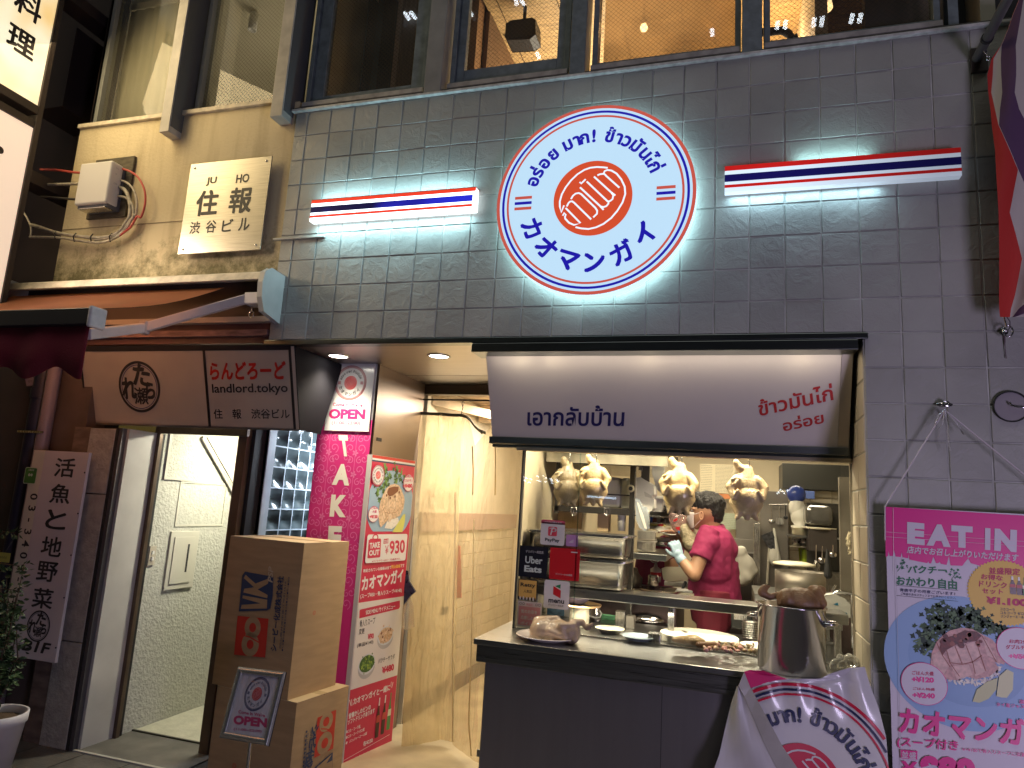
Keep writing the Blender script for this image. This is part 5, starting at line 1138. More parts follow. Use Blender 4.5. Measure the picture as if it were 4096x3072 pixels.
Q = Panel(bl + P.N*.002, Uf, Vf); c4 = lambda x, y: Q.p(b4(x, y)); lc = c4(562, 678)
logo(Q, lc[0], lc[1], .068, M_pw, M_nvy, M_nvy, mat("faded_red", (.42, .06, .07), .5), 1, mat("faded_pink", (.6, .3, .32), .5), mat("faded_navy", (.06, .07, .14), .5), back=False)
M_fm = mat("faded_magenta", (.36, .04, .12), .5)
Q.tpx("Come In We're", b4(378, 868), b4(640, 908), b4(380, 835), M_fm, 1, .03); Q.tpx("OPEN", b4(325, 975), b4(655, 1010), b4(335, 885), M_fm, 1, .055); Q.tpx("(11:00~22:00)", b4(330, 1040), b4(605, 1065), b4(335, 1008), M_fm, 1, .02)
Q.mb.build("lettering", fs)
mb = MB(); q = fp(Wf*.56, .02, -.016); mb.tube([q, Vector((q.x-.002, q.y+.01, GZ+.02))], .0075, M_steel, 14); mb.build("pole", fs)
mb = MB(); mb.lathe([(0, 0), (.13, 0), (.13, .008), (.02, .02), (0, .02)], (q.x, q.y+.01, GZ), M_steel, 32); mb.build("base", fs)

# ------------------------------------------------------------------ vinyl curtain
ct = thing("vinyl_curtain", (.75, 1.0, GZ), "yellowed clear vinyl curtain tied on a rod across the shop doorway", "curtain")
M_vo = vinyl("vinyl_clouded", (1, .9, .7), .68, (.72, .60, .38)); M_vc = vinyl("vinyl_clear", (1, .93, .8), .20, (.72, .60, .40))
K = Cr(1450, 1380, 2.765); K3 = Cr(1500, 1900, 1.4154)
topL = [(635,735),(740,745),(860,762),(980,772),(1095,775)]; botL = [(150,1560),(215,1540),(290,1515),(370,1495),(440,1520)]
def sheet(tops, bots, ty, by, m, name, nz=26, fold=.012, fr=9, ph=0):
    n = len(tops); T_ = [at(K(*q), Y=ty[i]) for i, q in enumerate(tops)]; B_ = [at(K3(*q), Y=by[i]) for i, q in enumerate(bots)]; cols_ = []
    for i in range(n-1):
        for s_ in range(10):
            t = s_/10; cols_.append((T_[i].lerp(T_[i+1], t), B_[i].lerp(B_[i+1], t), (i+t)/(n-1)))
    cols_.append((T_[-1], B_[-1], 1)); rows_ = []
    for j in range(nz+1):
        v = j/nz; rows_.append([a.lerp(b, v) + Vector((.25, -1, 0)) * (fold*(.25+v)*math.sin(fr*u*6.283/2 + v*1.5 + ph) + .004*math.sin(31*v+5*u)) for a, b, u in cols_])
    mb = MB(); mb.grid(rows_, m); return mb.build(name, ct)
sheet(topL, botL, [1.16]*5, [.88,.92,.97,1.02,.95], M_vo, "clouded_sheet", fr=3, fold=.010)
topR = [(1095,775),(1180,840),(1245,1110),(1330,1010),(1430,880),(1500,900),(1700,1000),(1800,1100)]; botR = [(440,1520),(480,1560),(515,1590),(545,1600),(575,1620),(600,1640),(640,1650),(700,1650)]
sheet(topR, botR, [1.16,1.13,1.05,1.05,1.05,1.06,1.08,1.1], [.95,.86,.78,.74,.70,.70,.72,.75], M_vc, "clear_sheet", fr=4, fold=.012)
q0, q1 = at(K(640, 603), Y=1.165), at(K(1400, 622), Y=1.165); mb = MB(); mb.tube([(q0.x-.02, 1.165, q0.z), (q1.x+.25, 1.165, q0.z)], .006, mat("rod_dark", (.05, .045, .04), .4, .5)); mb.build("rod", ct)
M_hem = mat("hem_green_grey", (.17, .155, .11), .6)
mb = MB(); pts = [(635,752),(740,760),(860,764),(980,775),(1095,778),(1150,795),(1190,830),(1240,900),(1290,945),(1365,975)]
A = [at(K(x, y-17), Y=1.15) for x, y in pts]; Bv = [at(K(x, y+17), Y=1.15) for x, y in pts]; mb.grid([A, Bv], M_hem, False); mb.build("hem", ct, thick=.003)
mb = MB()
for x, y in ((862, 764), (1322, 968)):
    q = at(K(x, y), Y=1.145); mb.lathe([(.004, 0), (.010, 0), (.011, .003), (.006, .004)], q, M_steel, 18, (0, -1, 0))
mb.build("eyelets", ct)
mb = MB(); mb.tube([at(K(x, y), Y=1.15) for x, y in ((1108,605),(1100,650),(1112,690),(1100,730),(1095,770))], .003, mat("tie_string", (.12, .09, .06), .8), 6); mb.tube([at(K(x, y), Y=1.14) for x, y in ((1108,605),(1125,640),(1108,690))], .002, MATS["tie_string"], 6); mb.build("tie", ct)
for pts, r in (([(1215,1120),(1225,1400),(1220,1659)], .004), ([(1470,1120),(1472,1400),(1468,1659)], .004)):
    mb = MB(); mb.tube([at(K(*q), Y=1.0) for q in pts] , r, mat("vinyl_seam", (.75, .62, .38), .3), 6); mb.build("seam", ct)
mb = MB(); mb.tube([at(K3(x, y), Y=.85) for x, y in ((560, 250),(555, 550),(545, 1000),(530, 1400),(545, 1590))], .004, MATS["vinyl_seam"], 6); mb.tube([at(K3(x, y), Y=.9) for x, y in ((455, 100),(450, 500),(438, 1000),(440, 1510))], .005, MATS["vinyl_seam"], 6); mb.build("seam", ct)
# things inside the passage
ph_ = thing("hanging_bag", at(K3(470, 480), Y=1.7), "clear bag of pink tassels hanging behind the vinyl curtain", "bag")
q = [at(K3(x, y), Y=1.7) for x, y in ((455,330),(520,320),(495,460),(485,700),(455,700),(445,480))]; mb = MB(); mb.slab(q, (0, .02, 0), glassmat("bag_film", (.95, .93, .9), 1.3, .1, dirt=.25)); mb.build("film", ph_)
mb = MB()
for i in range(7): mb.tube([at(K3(462+i*3, 400), Y=1.71), at(K3(450+i*6, 695), Y=1.71)], .006, mat("tassel_pink", (.75, .25, .22), .8), 6)
mb.build("tassels", ph_)
pd = thing("padlock", at(K3(393, 720), Y=1.25), "small black padlock with steel shackle hanging behind the curtain", "padlock")
q = at(K3(393, 765), Y=1.25); mb = MB(); mb.box((q.x-.022, q.y-.01, q.z-.03), (q.x+.022, q.y+.01, q.z+.02), M_black); mb.build("body", pd, bev=.004)
mb = MB(); mb.tube([q+Vector((-.015, 0, .02)), q+Vector((-.015, 0, .055)), q+Vector((0, 0, .072)), q+Vector((.015, 0, .055)), q+Vector((.015, 0, .02))], .004, M_steel, 8); mb.tube([q+Vector((0,0,.07)), q+Vector((.02,0,.20))], .003, M_steel, 6); mb.build("shackle", pd)
nb = thing("plastic_bag", at(K3(200, 660), Y=.86), "navy and clear plastic packet tucked behind the menu board edge", "bag")
q = [at(K3(x, y), Y=.88) for x, y in ((175,540),(185,542),(190,600),(228,660),(195,690),(162,735),(165,640))]; mb = MB(); mb.slab(q, (0, .015, 0), mat("packet_navy", (.02, .03, .07), .3, var=.6, vs=40)); mb.build("packet", nb)
q = [at(K3(x, y), Y=.885) for x, y in ((195,690),(215,740),(220,860),(180,880),(155,860),(165,750))]; mb = MB(); mb.slab(q, (0, .01, 0), glassmat("clear_film", (1, .95, .85), 1.35, .08, dirt=.3)); mb.build("film", nb)

# ------------------------------------------------------------------ counter
kc = thing("counter", (2.05, .2, GZ), "stainless steel serving counter in front of the kitchen window", "counter")
mb = MB(); mb.box((1.222, -.02, .874), (2.852, .95, .90), M_steelh); mb.build("top", kc, bev=.004)
mb = MB(); mb.box((1.236, -.012, .80), (2.85, .35, .8735), mat("apron_steel", (.30, .30, .29), .3, 1, var=.25, vs=5, streak=(1, 40, 40))); mb.build("apron", kc, bev=.004)
M_front = mat("front_steel", (.36, .34, .365), .33, .9, var=.04, vs=3, streak=(12, 1, .5))
mb = MB(); mb.box((1.275, .012, GZ), (2.85, .9, .7995), M_front); mb.box((2.06, .010, GZ), (2.0615, .0125, .7995), M_black); mb.build("front_panel", kc, bev=.002)
mb = MB(); mb.box((1.258, .02, .395), (1.28, .028, .425), M_steel); mb.box((1.258, .02, .145), (1.28, .028, .17), M_steel); mb.build("latch", kc, bev=.001)

# plate with raw plucked bird
M_por = mat("porcelain", (.70, .63, .60), .15, coat=.5)
def plate(c, r, label, m=M_por, cat="plate", sc=1):
    t = thing("plate", c, label, cat)
    mb = MB(); mb.lathe([(0, .003), (r*.55, .003), (r*.62, .0), (r*.64, .004), (r*.97, .020), (r, .022), (r*.97, .025), (r*.64, .009), (0, .008)], c, m, 48); mb.build("dish", t); return t
plate((1.523, .145, .90), .145, "white plate under the raw plucked bird on the counter")
M_raw = mat("raw_skin", (.42, .31, .22), .32, var=.35, vs=16, bump=.25, bs=160, coat=.35)
M_cook = mat("cooked_chicken_skin", (.60, .44, .22), .35, var=.4, vs=14, bump=.45, bs=170, coat=.35)
M_dimc = M_cook
rb = thing("raw_bird", (1.53, .145, .91), "whole raw plucked bird lying on the white plate, feet to the right", "poultry")
f5 = Cr(1900, 2300, 2.149); bp = lambda x, y, Y=.145: at(f5(x, y), Y=Y)
mb = MB()
mb.ell(bp(590, 480), (.066, .075, .060), M_raw, Euler((0, -.1, 0)), 24, 16); mb.ell(bp(720, 490), (.070, .07, .056), M_raw, nu=24, nv=16); mb.ell(bp(830, 495, .13), (.042, .06, .052), M_raw)
mb.cap(bp(520, 545, .10), bp(650, 555, .08), .020, .016, M_raw); mb.cap(bp(480, 545, .13), bp(560, 560, .08), .014, .018, M_raw)
mb.cap(bp(630, 480, .09), bp(770, 540, .075), .020, .013, M_raw); mb.cap(bp(770, 540, .075), bp(740, 440, .085), .012, .017, M_raw); mb.cap(bp(740, 440, .085), bp(850, 430, .10), .017, .014, M_raw)
mb.cap(bp(840, 420, .12), bp(920, 405, .12), .022, .014, M_raw); mb.cap(bp(920, 405, .12), bp(960, 455, .11), .013, .010, M_raw); mb.cap(bp(960, 455, .11), bp(1010, 420, .10), .012, .008, M_raw); mb.cap(bp(975, 450, .11), bp(985, 472, .10), .009, .006, M_raw); mb.cap(bp(1000, 435, .10), bp(1014, 450, .09), .007, .004, M_raw)
mb.cap(bp(860, 480, .10), bp(860, 560, .085), .018, .014, M_raw); mb.cap(bp(540, 400, .15), bp(700, 385, .15), .026, .02, M_raw)
blob(mb, "body", rb, M_raw, .0045, 5, bump=lambda c: .0018*noise.noise(c*45))

# big stock pot with bird
pot = thing("stock_pot", (2.575, .10, .90), "tall shiny stainless stock pot on the counter corner with a brown cooked bird inside", "pot")
pcx, pcy, prd, pz1 = 2.572, .085, .132, 1.166
M_pot = mat("polished_steel", (.50, .48, .50), .16, 1)
mb = MB(); mb.lathe([(0, 0), (prd-.012, 0), (prd, .012), (prd, pz1-.9-.006), (prd+.006, pz1-.9-.004), (prd+.007, pz1-.9+.001), (prd+.001, pz1-.9+.002), (prd-.004, pz1-.9), (prd-.004, .01), (0, .008)], (pcx, pcy, .9), M_pot, 72); mb.build("body", pot)
for a in (math.radians(-12), math.radians(168)):
    d = Vector((math.cos(a), math.sin(a), 0)); n = Vector((-d.y, d.x, 0)); b0 = Vector((pcx, pcy, pz1-.055)) + d*prd
    mb = MB(); mb.tube([b0 + n*.042, b0 + n*.042 + d*.02, b0 + n*.03 + d*.036, b0 + d*.040, b0 - n*.03 + d*.036, b0 - n*.042 + d*.02, b0 - n*.042], .007, M_pot, 10); mb.ell(b0 + n*.042, (.004, .014, .014), M_pot); mb.ell(b0 - n*.042, (.014, .004, .014), M_pot); mb.build("handle", pot)
M_brn = mat("braised_skin", (.23, .125, .06), .42, var=.35, vs=14, bump=.35, bs=130)
cb_ = thing("cooked_bird", (pcx, pcy, 1.1), "brown cooked bird resting in the mouth of the stock pot", "poultry")
g6 = Cr(2600, 2300, 2.149); gp = lambda x, y, Y=.09: at(g6(x, y), Y=Y)
mb = MB(); mb.ell(gp(1290, 235), (.092, .085, .060), M_brn, nu=24, nv=16); mb.ell(gp(1180, 210, .06), (.04, .06, .045), M_brn)
mb.cap(gp(1100, 170, .07), gp(1020, 190, .06), .014, .013, M_brn); mb.cap(gp(1020, 190, .06), gp(960, 150, .06), .012, .018, M_brn); mb.cap(gp(960, 150, .06), gp(985, 110, .07), .018, .015, M_brn); mb.cap(gp(985, 110, .07), gp(1035, 95, .07), .015, .004, M_brn)
mb.cap(gp(1380, 190, .06), gp(1400, 130, .08), .018, .015, M_brn); mb.cap(gp(1400, 130, .08), gp(1470, 130, .08), .022, .020, M_brn); mb.cap(gp(1470, 130, .08), gp(1505, 165, .07), .012, .004, M_brn); mb.cap(gp(1440, 150, .06), gp(1490, 250, .04), .022, .016, M_brn)
mb.cap(gp(1130, 200, .05), gp(1120, 250, .03), .018, .014, M_brn)
blob(mb, "body", cb_, M_brn, .0045, 5, bump=lambda c: .0016*noise.noise(c*50))

# ------------------------------------------------------------------ rolled-back canopy banner draped on the counter
M_tarp = mat("tarp_white", (.60, .58, .62), .28, coat=.4, var=.05, vs=4); M_tarpb = mat("tarp_back_grey", (.34, .32, .31), .4, var=.15, vs=8)
dr = thing("draped_banner", (2.6, -.08, GZ), "white vinyl banner with round logo, bunched under the stock pot, hanging over the counter", "banner")
g = lambda x, y, Y: at(g6(x, y), Y=Y)
def fold(u, v): return .004*math.sin(u*12 - v*7) + .010*math.sin(u*55 + v*12)*max(0, min(1, (v-.76)/.12))
Dp = Panel((2.4, -.165, 0), (1, .04, 0), (0, .12, 1), disp=fold)
# main white face as a subdivided sheet following the traced outline
outl = [(855,965),(1060,900),(1170,895),(1300,890),(1440,900),(1530,850),(1700,800),(1840,795),(1890,960),(1960,1150),(2020,1400),(2060,1900),(1500,1900),(1260,1659),(1130,1470),(1000,1230),(905,1060)]
def inside(p, pg):
    c = False; n = len(pg); j = n-1
    for i in range(n):
        if ((pg[i][1] > p[1]) != (pg[j][1] > p[1])) and (p[0] < (pg[j][0]-pg[i][0])*(p[1]-pg[i][1])/(pg[j][1]-pg[i][1]) + pg[i][0]): c = not c
        j = i
    return c
pg = [Dp.p(g6(*q)) for q in outl]; u0 = min(q[0] for q in pg); u1_ = max(q[0] for q in pg)
def span(v):
    xs = []; n = len(pg)
    for i in range(n):
        a, b = pg[i], pg[(i+1) % n]
        if (a[1] > v) != (b[1] > v): xs.append(a[0] + (v-a[1])*(b[0]-a[0])/(b[1]-a[1]))
    return (min(xs), max(xs)) if xs else None
v0, v1 = min(q[1] for q in pg), max(q[1] for q in pg); rows_ = []
for j in range(41):
    v = v0 + (v1-v0)*(.001 + .998*j/40); s_ = span(v)
    rows_.append([Dp.w(s_[0] + (s_[1]-s_[0])*i/40, v, 0) for i in range(41)])
Dp.mb.grid(rows_, M_tarp); Dp.mb.build("face", dr)
Dp.mb = MB(); Dp.disp = lambda u, v: fold(u, v) + .004; lc = Dp.p(g6(1300, 1800)); M_tr = mat("tarp_red", (.55, .015, .06), .35); M_tn = mat("tarp_navy", (.02, .025, .09), .35)
def clipface(mb):      # drop marks left of the folded hem
    keep = []; km = []; ks_ = []
    for f, mi, sm in zip(mb.f, mb.mi, mb.sm):
        c = sum((mb.v[i] for i in f), Vector())/len(f) - Dp.O; q = (c.dot(Dp.U), c.dot(Dp.V))
        if inside(q, pg): keep.append(f); km.append(mi); ks_.append(sm)
    mb.f, mb.mi, mb.sm = keep, km, ks_
RR = .355
def ringsub(r0, r1, m, k): 
    n = 160; a = [2*math.pi*i/n for i in range(n+1)]; Dp.mb.grid([[Dp.w(lc[0]+r*math.cos(t), lc[1]+r*math.sin(t), k) for t in a] for r in (r0, r1)], m, False)
ringsub(RR*.965, RR*.998, M_tr, 1); ringsub(RR*.915, RR*.94, M_tn, 1); ringsub(RR*.868, RR*.89, M_tr, 1)
for i in range(14): ringsub(RR*.395*i/14, RR*.395*(i+1)/14, M_tr, 1)
for st in NSTR: Dp.stroke([(lc[0] + a*RR*.395, lc[1] + b*RR*.395) for a, b in st], RR*.018, M_tarp, 2)
for t, a in THAI: r = RR*.605; an = math.radians(a); Dp.glyph(t, lc[0]+r*math.cos(an), lc[1]+r*math.sin(an), RR*.205, an-math.pi/2, M_tn, 2, .035)
for j, mm in ((1, M_tr), (0, M_tn), (-1, M_tr)): Dp.rect(lc[0]+RR*.625, lc[1]+(j*.058-.018)*RR, lc[0]+RR*.805, lc[1]+(j*.058+.018)*RR, mm, 2, 4, 1)
clipface(Dp.mb); Dp.mb.build("printed_logo", dr)
# hem, folded back part, magenta top
mb = MB(); L1 = [(800,830),(855,965),(905,1060),(1000,1230),(1130,1470),(1260,1659),(1500,1900)]; L0 = [(750,950),(770,985),(800,1040),(860,1180),(960,1420),(1080,1659),(1280,1900)]
hp_ = lambda q, k: Dp.w(*Dp.p(g6(*q)), k)
mb.grid([[hp_(q, 8) for q in L1], [hp_(q, 6) for q in L0]], M_tarpb, False); mb.build("hem", dr, thick=.004)
Lb = [(740,960),(725,1010),(690,1120),(640,1330),(590,1550),(548,1659),(480,1900)]
rr = []
for i in range(9):
    t = i/8; rr.append([hp_((a[0]*(1-t)+b[0]*t, a[1]*(1-t)+b[1]*t), 5 - 50*t + 22*math.sin(t*7+a[1]*.004)*min(1, t*4)) for a, b in zip(L0, Lb)])
mb = MB(); mb.grid(rr, mat("tarp_back_white", (.50, .48, .52), .4)); mb.build("folded_back", dr)
mb = MB(); mag = [(800,830),(850,815),(960,820),(1090,865),(1165,893),(1060,905),(855,968)]; mb.cpoly([hp_(q, 12) for q in mag], M_mtxt); mb.build("magenta_edge", dr, thick=.002)
tops = [(835,815),(1000,800),(1100,850),(1250,880),(1440,890),(1560,850),(1700,795),(1835,780)]; fr_ = [(860,955),(1060,898),(1170,893),(1300,888),(1440,898),(1530,850),(1700,800),(1838,795)]
bk = [(2.43, .02), (2.46, .10), (2.52, .13), (2.58, .15), (2.66, .15), (2.72, .14), (2.79, .12), (2.84, .10)]
mb = MB(); mb.grid([[Vector((x, y, .904)) for x, y in bk], [Vector((q.x, -.02, .906)) for q in [g(*a, -.02) for a in fr_]], [Dp.w(*Dp.p(g6(*a)), 0) for a in fr_]], M_tarp); mb.build("top_flap", dr)

# ------------------------------------------------------------------ EAT IN banner
eb = thing("eat_in_banner", (3.23, -.05, .2), "pink and white EAT IN hanging banner with a plated chicken rice picture", "banner")
e7 = Cr(3400, 1500, 2.073); e8 = Cr(3400, 2200, 1.9023)
P = Panel((0, -.062, 0), (1,0,0), (0,0,1))
tlc = P.p(e7(290, 1092)); ex0 = tlc[0]; ez1 = tlc[1]; ex1 = ex0+.64; ez0 = .12
M_en = mat("banner_white", (.60, .56, .66), .45); M_em = mat("banner_magenta", (.70, .004, .24), .4)
P.rect(ex0, ez0, ex1, ez1, M_en, 0, 30, 60); P.mb.build("sheet", eb, thick=.001)
P.mb = MB(); zs = [(295,1510),(315,1500),(320,1460),(328,1500),(355,1500),(365,1450),(378,1505),(420,1510),(428,1468),(436,1512),(480,1520),(486,1478),(492,1530),(560,1545),(640,1560),(648,1545),(655,1562),(672,1562),(690,1505),(712,1560),(732,1560),(742,1548),(752,1565),(800,1575),(820,1500),(832,1578),(930,1582),(950,1555),(980,1520),(1000,1560),(1100,1590),(1443,1620)]
P.px([e7(290, 1092), e7(1443, 1166)] + [e7(2000, 1200), e7(2000, 1650)] + [e7(*q) for q in reversed(zs)], M_em, 3)
for ch, bl_, br_, tl_ in (("E", (472,1398),(617,1412),(472,1218)), ("A", (632,1412),(832,1428),(640,1232)), ("T", (838,1425),(1015,1438),(838,1245)), ("I", (1115,1448),(1160,1452),(1117,1268)), ("N", (1192,1455),(1378,1470),(1197,1272))):
    P.tpx(ch, e7(*bl_), e7(*br_), e7(*tl_), M_en, 6, .07)
P.tpx("店内でお召し上がりいただけます", e7(470, 1475), e7(1388, 1545), e7(478, 1418), M_en, 6, .035)
dgr = mat("banner_green", (.01, .15, .07), .5)
P.tpx("パクチー", e7(478, 1640), e7(795, 1650), e7(484, 1580), dgr, 3, .04); P.tpx("おかわり自由", e8(352, 265), e8(812, 300), e8(352, 195), dgr, 3, .04)
P.tpx("青唐辛子の用意ございます！", e8(378, 315), e8(798, 345), e8(380, 290), M_nvy, 3, .02); P.tpx("ご希望の方はスタッフまでお声かけください。", e8(385, 340), e8(805, 375), e8(386, 322), M_nvy, 3, .01)
for yy in ((268, 308), (345, 390)): P.stroke([P.p(e8(350, yy[0])), P.p(e8(822, yy[1]))], .0015, M_bk, 3)
for (x, y) in ((385, 125), (795, 185)):
    u, v = P.p(e8(x, y)); P.stroke([(u-.012, v-.02), (u+.008, v+.01)], .0018, dgr, 3); leaves(P, [(u, v), (u+.01, v+.01), (u-.008, v+.006)], 12, .009, [dgr], 3)
M_yel = mat("banner_yellow", (.75, .50, .10), .5)
u, v = P.p(e8(1175, 325)); P.disc(u, v, .122, M_yel, 5, 120, jag=.05, ry=.118)
M_rt = mat("banner_red", (.50, .02, .10), .5)
P.tpx("並盛限定", e8(1055, 180), e8(1290, 192), e8(1055, 130), M_rt, 7, .03); P.tpx("お得な", e8(995, 220), e8(1158, 235), e8(998, 180), M_rt, 7, .03); P.tpx("ドリンク", e8(980, 275), e8(1188, 292), e8(983, 232), M_rt, 7, .03); P.tpx("セット", e8(1002, 328), e8(1160, 338), e8(1004, 290), M_rt, 7, .03)
P.tpx("¥1,100", e8(1030, 418), e8(1345, 440), e8(1032, 352), M_rt, 7, .06)
for s_, x, y in (("コカコーラ", 1140, 458), ("コカコーラ ゼロ", 1142, 486), ("ジンジャーエール", 1145, 514)): P.tpx(s_, e8(x, y), e8(x + 22*len(s_), y+8), e8(x, y-22), M_nvy, 7, .01)
bottle(P, e8, 1240, 335, 1230, 200, .020, M_bc, M_pw, 7); bottle(P, e8, 1293, 342, 1280, 205, .020, M_bc, M_pw, 7); bottle(P, e8, 1335, 348, 1325, 210, .020, M_bg, M_bg, 7)
# plate of chicken rice
u, v = P.p(e8(860, 855)); M_pb = mat("banner_plate_blue", (.24, .40, .66), .45); P.disc(u, v, .262, M_pb, 3, 80, ry=.235, rot=-.05); P.disc(u+.01, v+.005, .19, mat("banner_plate_inner", (.20, .35, .60), .45, var=.12, vs=5), 3.5, 60, ry=.155, rot=-.1)
M_g1 = mat("banner_herb", (.05, .10, .05), .6, var=.5, vs=60); M_g2 = mat("banner_herb_light", (.12, .20, .10), .6); M_g3 = mat("banner_herb_dark", (.02, .045, .03), .6)
leaves(P, [P.p(e8(x, y)) for x, y in ((640,510),(690,480),(720,540),(760,560),(620,600),(560,640),(570,700),(610,760),(840,500),(900,480),(960,500),(1010,530),(1060,560),(1110,590),(900,550),(820,560),(700,620),(640,690),(1000,590),(1150,610))], 420, .019, [M_g1, M_g2, M_g3], 4)
for (xa, ya, xb, yb) in ((480,695,620,640),(560,800,640,700),(540,640,700,600)): P.stroke([P.p(e8(xa, ya)), P.p(e8(xb, yb))], .006, M_g2, 5)
random.seed(3)
M_ri = mat("banner_rice", (.62, .56, .58), .5)
for i in range(150):
    x = random.uniform(740, 1140); y = random.uniform(880, 1030) - abs(x-940)*.15; uu, vv = P.p(e8(x, y)); P.disc(uu, vv, .009, random.choice([M_ri, M_rice]), 5.5+(i % 4)*.2, 8, ry=.0035, rot=random.random()*3)
bc = [(610,870),(620,780),(655,700),(700,650),(760,610),(850,590),(930,600),(1000,640),(1080,680),(1130,740),(1190,830),(1170,870),(1100,850),(1130,900),(1060,960),(960,980),(880,960),(810,990),(720,980),(660,930)]
M_c1 = mat("banner_chicken", (.62, .36, .34), .5, var=.35, vs=70); M_c2 = mat("banner_chicken_light", (.72, .48, .44), .5, var=.28, vs=55); M_c3 = mat("banner_chicken_brown", (.30, .10, .07), .5)
P.px([e8(*q) for q in bc], M_c1, 7)
for pl in (((720,740),(790,720),(850,850),(800,870),(765,850)),((800,730),(870,710),(925,840),(860,865)),((880,715),(960,690),(1000,790),(930,845)),((1000,660),(1040,690),(1110,830),(1040,800)),((770,880),(900,870),(930,950),(810,985)),((920,860),(980,840),(1030,920),(950,960)),((620,800),(690,760),(750,880),(700,960),(640,900))):
    P.px([e8(*q) for q in pl], M_c2, 8)
for l in (((655,700),(700,800),(760,890)),((720,720),(760,860),(830,960)),((795,730),(850,865)),((875,715),(930,850),(950,940)),((955,690),(990,800),(1030,920)),((1000,650),(1060,760),(1110,850)),((765,855),(850,868),(930,850),(1000,800))): P.stroke([P.p(e8(*q)) for q in l], .0028, M_c3, 9)
P.px([e8(*q) for q in ((680,740),(700,670),(790,650),(870,610),(960,620),(1000,650),(960,690),(880,700),(800,720),(730,760),(700,800))], mat("banner_sauce", (.16, .045, .04), .5, var=.7, vs=80), 10)
for i in range(16): uu, vv = P.p(e8(random.uniform(690, 1000), random.uniform(640, 730))); P.disc(uu, vv, random.uniform(.006, .012), random.choice([MATS["banner_sauce"], M_c3]), 10.5, 9)
P.px([e8(*q) for q in ((930,1150),(960,1060),(1040,1000),(1120,970),(1110,1060),(1050,1130),(980,1160))], mat("banner_cucumber", (.55, .56, .32), .5), 9); P.px([e8(*q) for q in ((1110,1110),(1130,960),(1190,905),(1240,930),(1235,1060),(1190,1120),(1150,1120))], mat("banner_cucumber_light", (.64, .64, .40), .5), 9.5)
for (x, y, rx, ry, tip, tx) in ((560, 1015, .075, .073, (742, 1000), (("ごはん大盛", 468,945,632,915), ("+¥120", 465,1000,635,958), ("ごはん特盛", 475,1060,640,1040), ("+¥240", 470,1120,643,1078))), (1290, 745, .072, .070, (1125, 803), (("お肉2倍", 1205,705,1350,675), ("ダブルチキン", 1180,750,1400,718), ("+¥500", 1200,822,1380,785)))):
    u, v = P.p(e8(x, y)); P.disc(u, v, rx*1.03, M_em, 11, 50, ry=ry*1.03); tu, tv = P.p(e8(*tip)); sg = 1 if tu > u else -1; P.poly([(u+sg*rx*.8, v+.016), (u+sg*rx*.8, v-.014), (tu, tv)], M_em, 11); P.disc(u, v, rx, M_en, 12, 50, ry=ry)
    for s_, xa, ya, xb, yt in tx: P.tpx(s_, e8(xa, ya), e8(xb, ya+8), e8(xa, yt), M_rt if s_[0] != "+" else M_em, 13, .03 if s_[0] != "+" else .06)
P.tpx("カオマンガイ", e8(370, 1380), e8(1500, 1500), e8(378, 1198), M_em, 12, .05)
P.tpx("(スープ付き", e8(355, 1500), e8(815, 1535), e8(360, 1415), M_em, 12, .03); P.tpx("※+¥100で骨入りスープに変更できます", e8(850, 1525), e8(1480, 1585), e8(850, 1495), M_em, 12, .01)
P.px([e8(*q) for q in ((378,1515),(510,1525),(508,1590),(380,1580))], M_em, 12); P.tpx("並盛", e8(388, 1575), e8(498, 1585), e8(390, 1525), M_en, 13, .02)
P.tpx("¥", e8(385, 1700), e8(510, 1710), e8(385, 1600), M_em, 12, .04); P.tpx("980", e8(525, 1760), e8(950, 1790), e8(530, 1555), M_em, 12, .07)
P.tpx("国産若鶏", e8(1285, 1165), e8(1440, 1180), e8(1285, 1135), M_em, 12, .02); P.tpx("タイ産ジャスミン米", e8(1108, 1185), e8(1440, 1215), e8(1108, 1155), M_em, 12, .02)
P.stroke([P.p(e7(355, 1100)), P.p(e7(360, 1659))], .0012, M_pw, 8); P.stroke([P.p(e8(345, 60)), P.p(e8(385, 1659))], .0012, mat("stitch_grey", (.4, .38, .42), .6), 14)
for yy in ((1300, 1380), (1340, 1420)): P.stroke([P.p(e7(290, yy[0])), P.p(e7(1443, yy[1]))], .0012, mat("stitch_pale", (.75, .5, .65), .6), 8)
P.mb.build("printed_face", eb)
hk = at(e7(795, 240), Y=-.03); q = at(e7(290, 1092), Y=-.062); M_str = mat("string_clear", (.55, .5, .55), .3)
sr = thing("banner_string", hk, "clear plastic string tied from the wall hook to the banner corners", "string")
mb = MB(); k0 = at(e7(785, 290), Y=-.05); mb.tube([k0, q], .003, M_str, 6); mb.tube([k0, Vector((ex1, -.062, ez1-.01))], .003, M_str, 6); mb.tube([q, q+Vector((-.003, 0, -.13))], .003, M_str, 6); mb.build("line", sr)
mb = MB(); 
for pts in (((785,290),(735,330),(705,400),(735,445),(770,400),(785,300)), ((785,290),(810,430),(815,560),(835,640)), ((785,290),(850,360),(900,430),(945,495),(890,400),(820,320))): mb.tube([at(e7(*a), Y=-.055) for a in pts], .0025, glassmat("ribbon_film", (.95, .95, 1), 1.45, .05, dirt=.35), 6)
mb.build("bow", sr)
ho = thing("wall_hook", hk, "chrome eye-plate hook screwed to the tiled wall above the EAT IN banner", "hook")
M_chr = mat("chrome", (.7, .7, .72), .1, 1)
mb = MB(); mb.ell((hk.x, -.012, hk.z), (.030, .006, .011), M_chr, nu=20); mb.ell((hk.x-.018, -.018, hk.z), (.006, .003, .006), M_black, nu=10); mb.ell((hk.x+.018, -.018, hk.z), (.006, .003, .006), M_black, nu=10); mb.build("plate", ho)
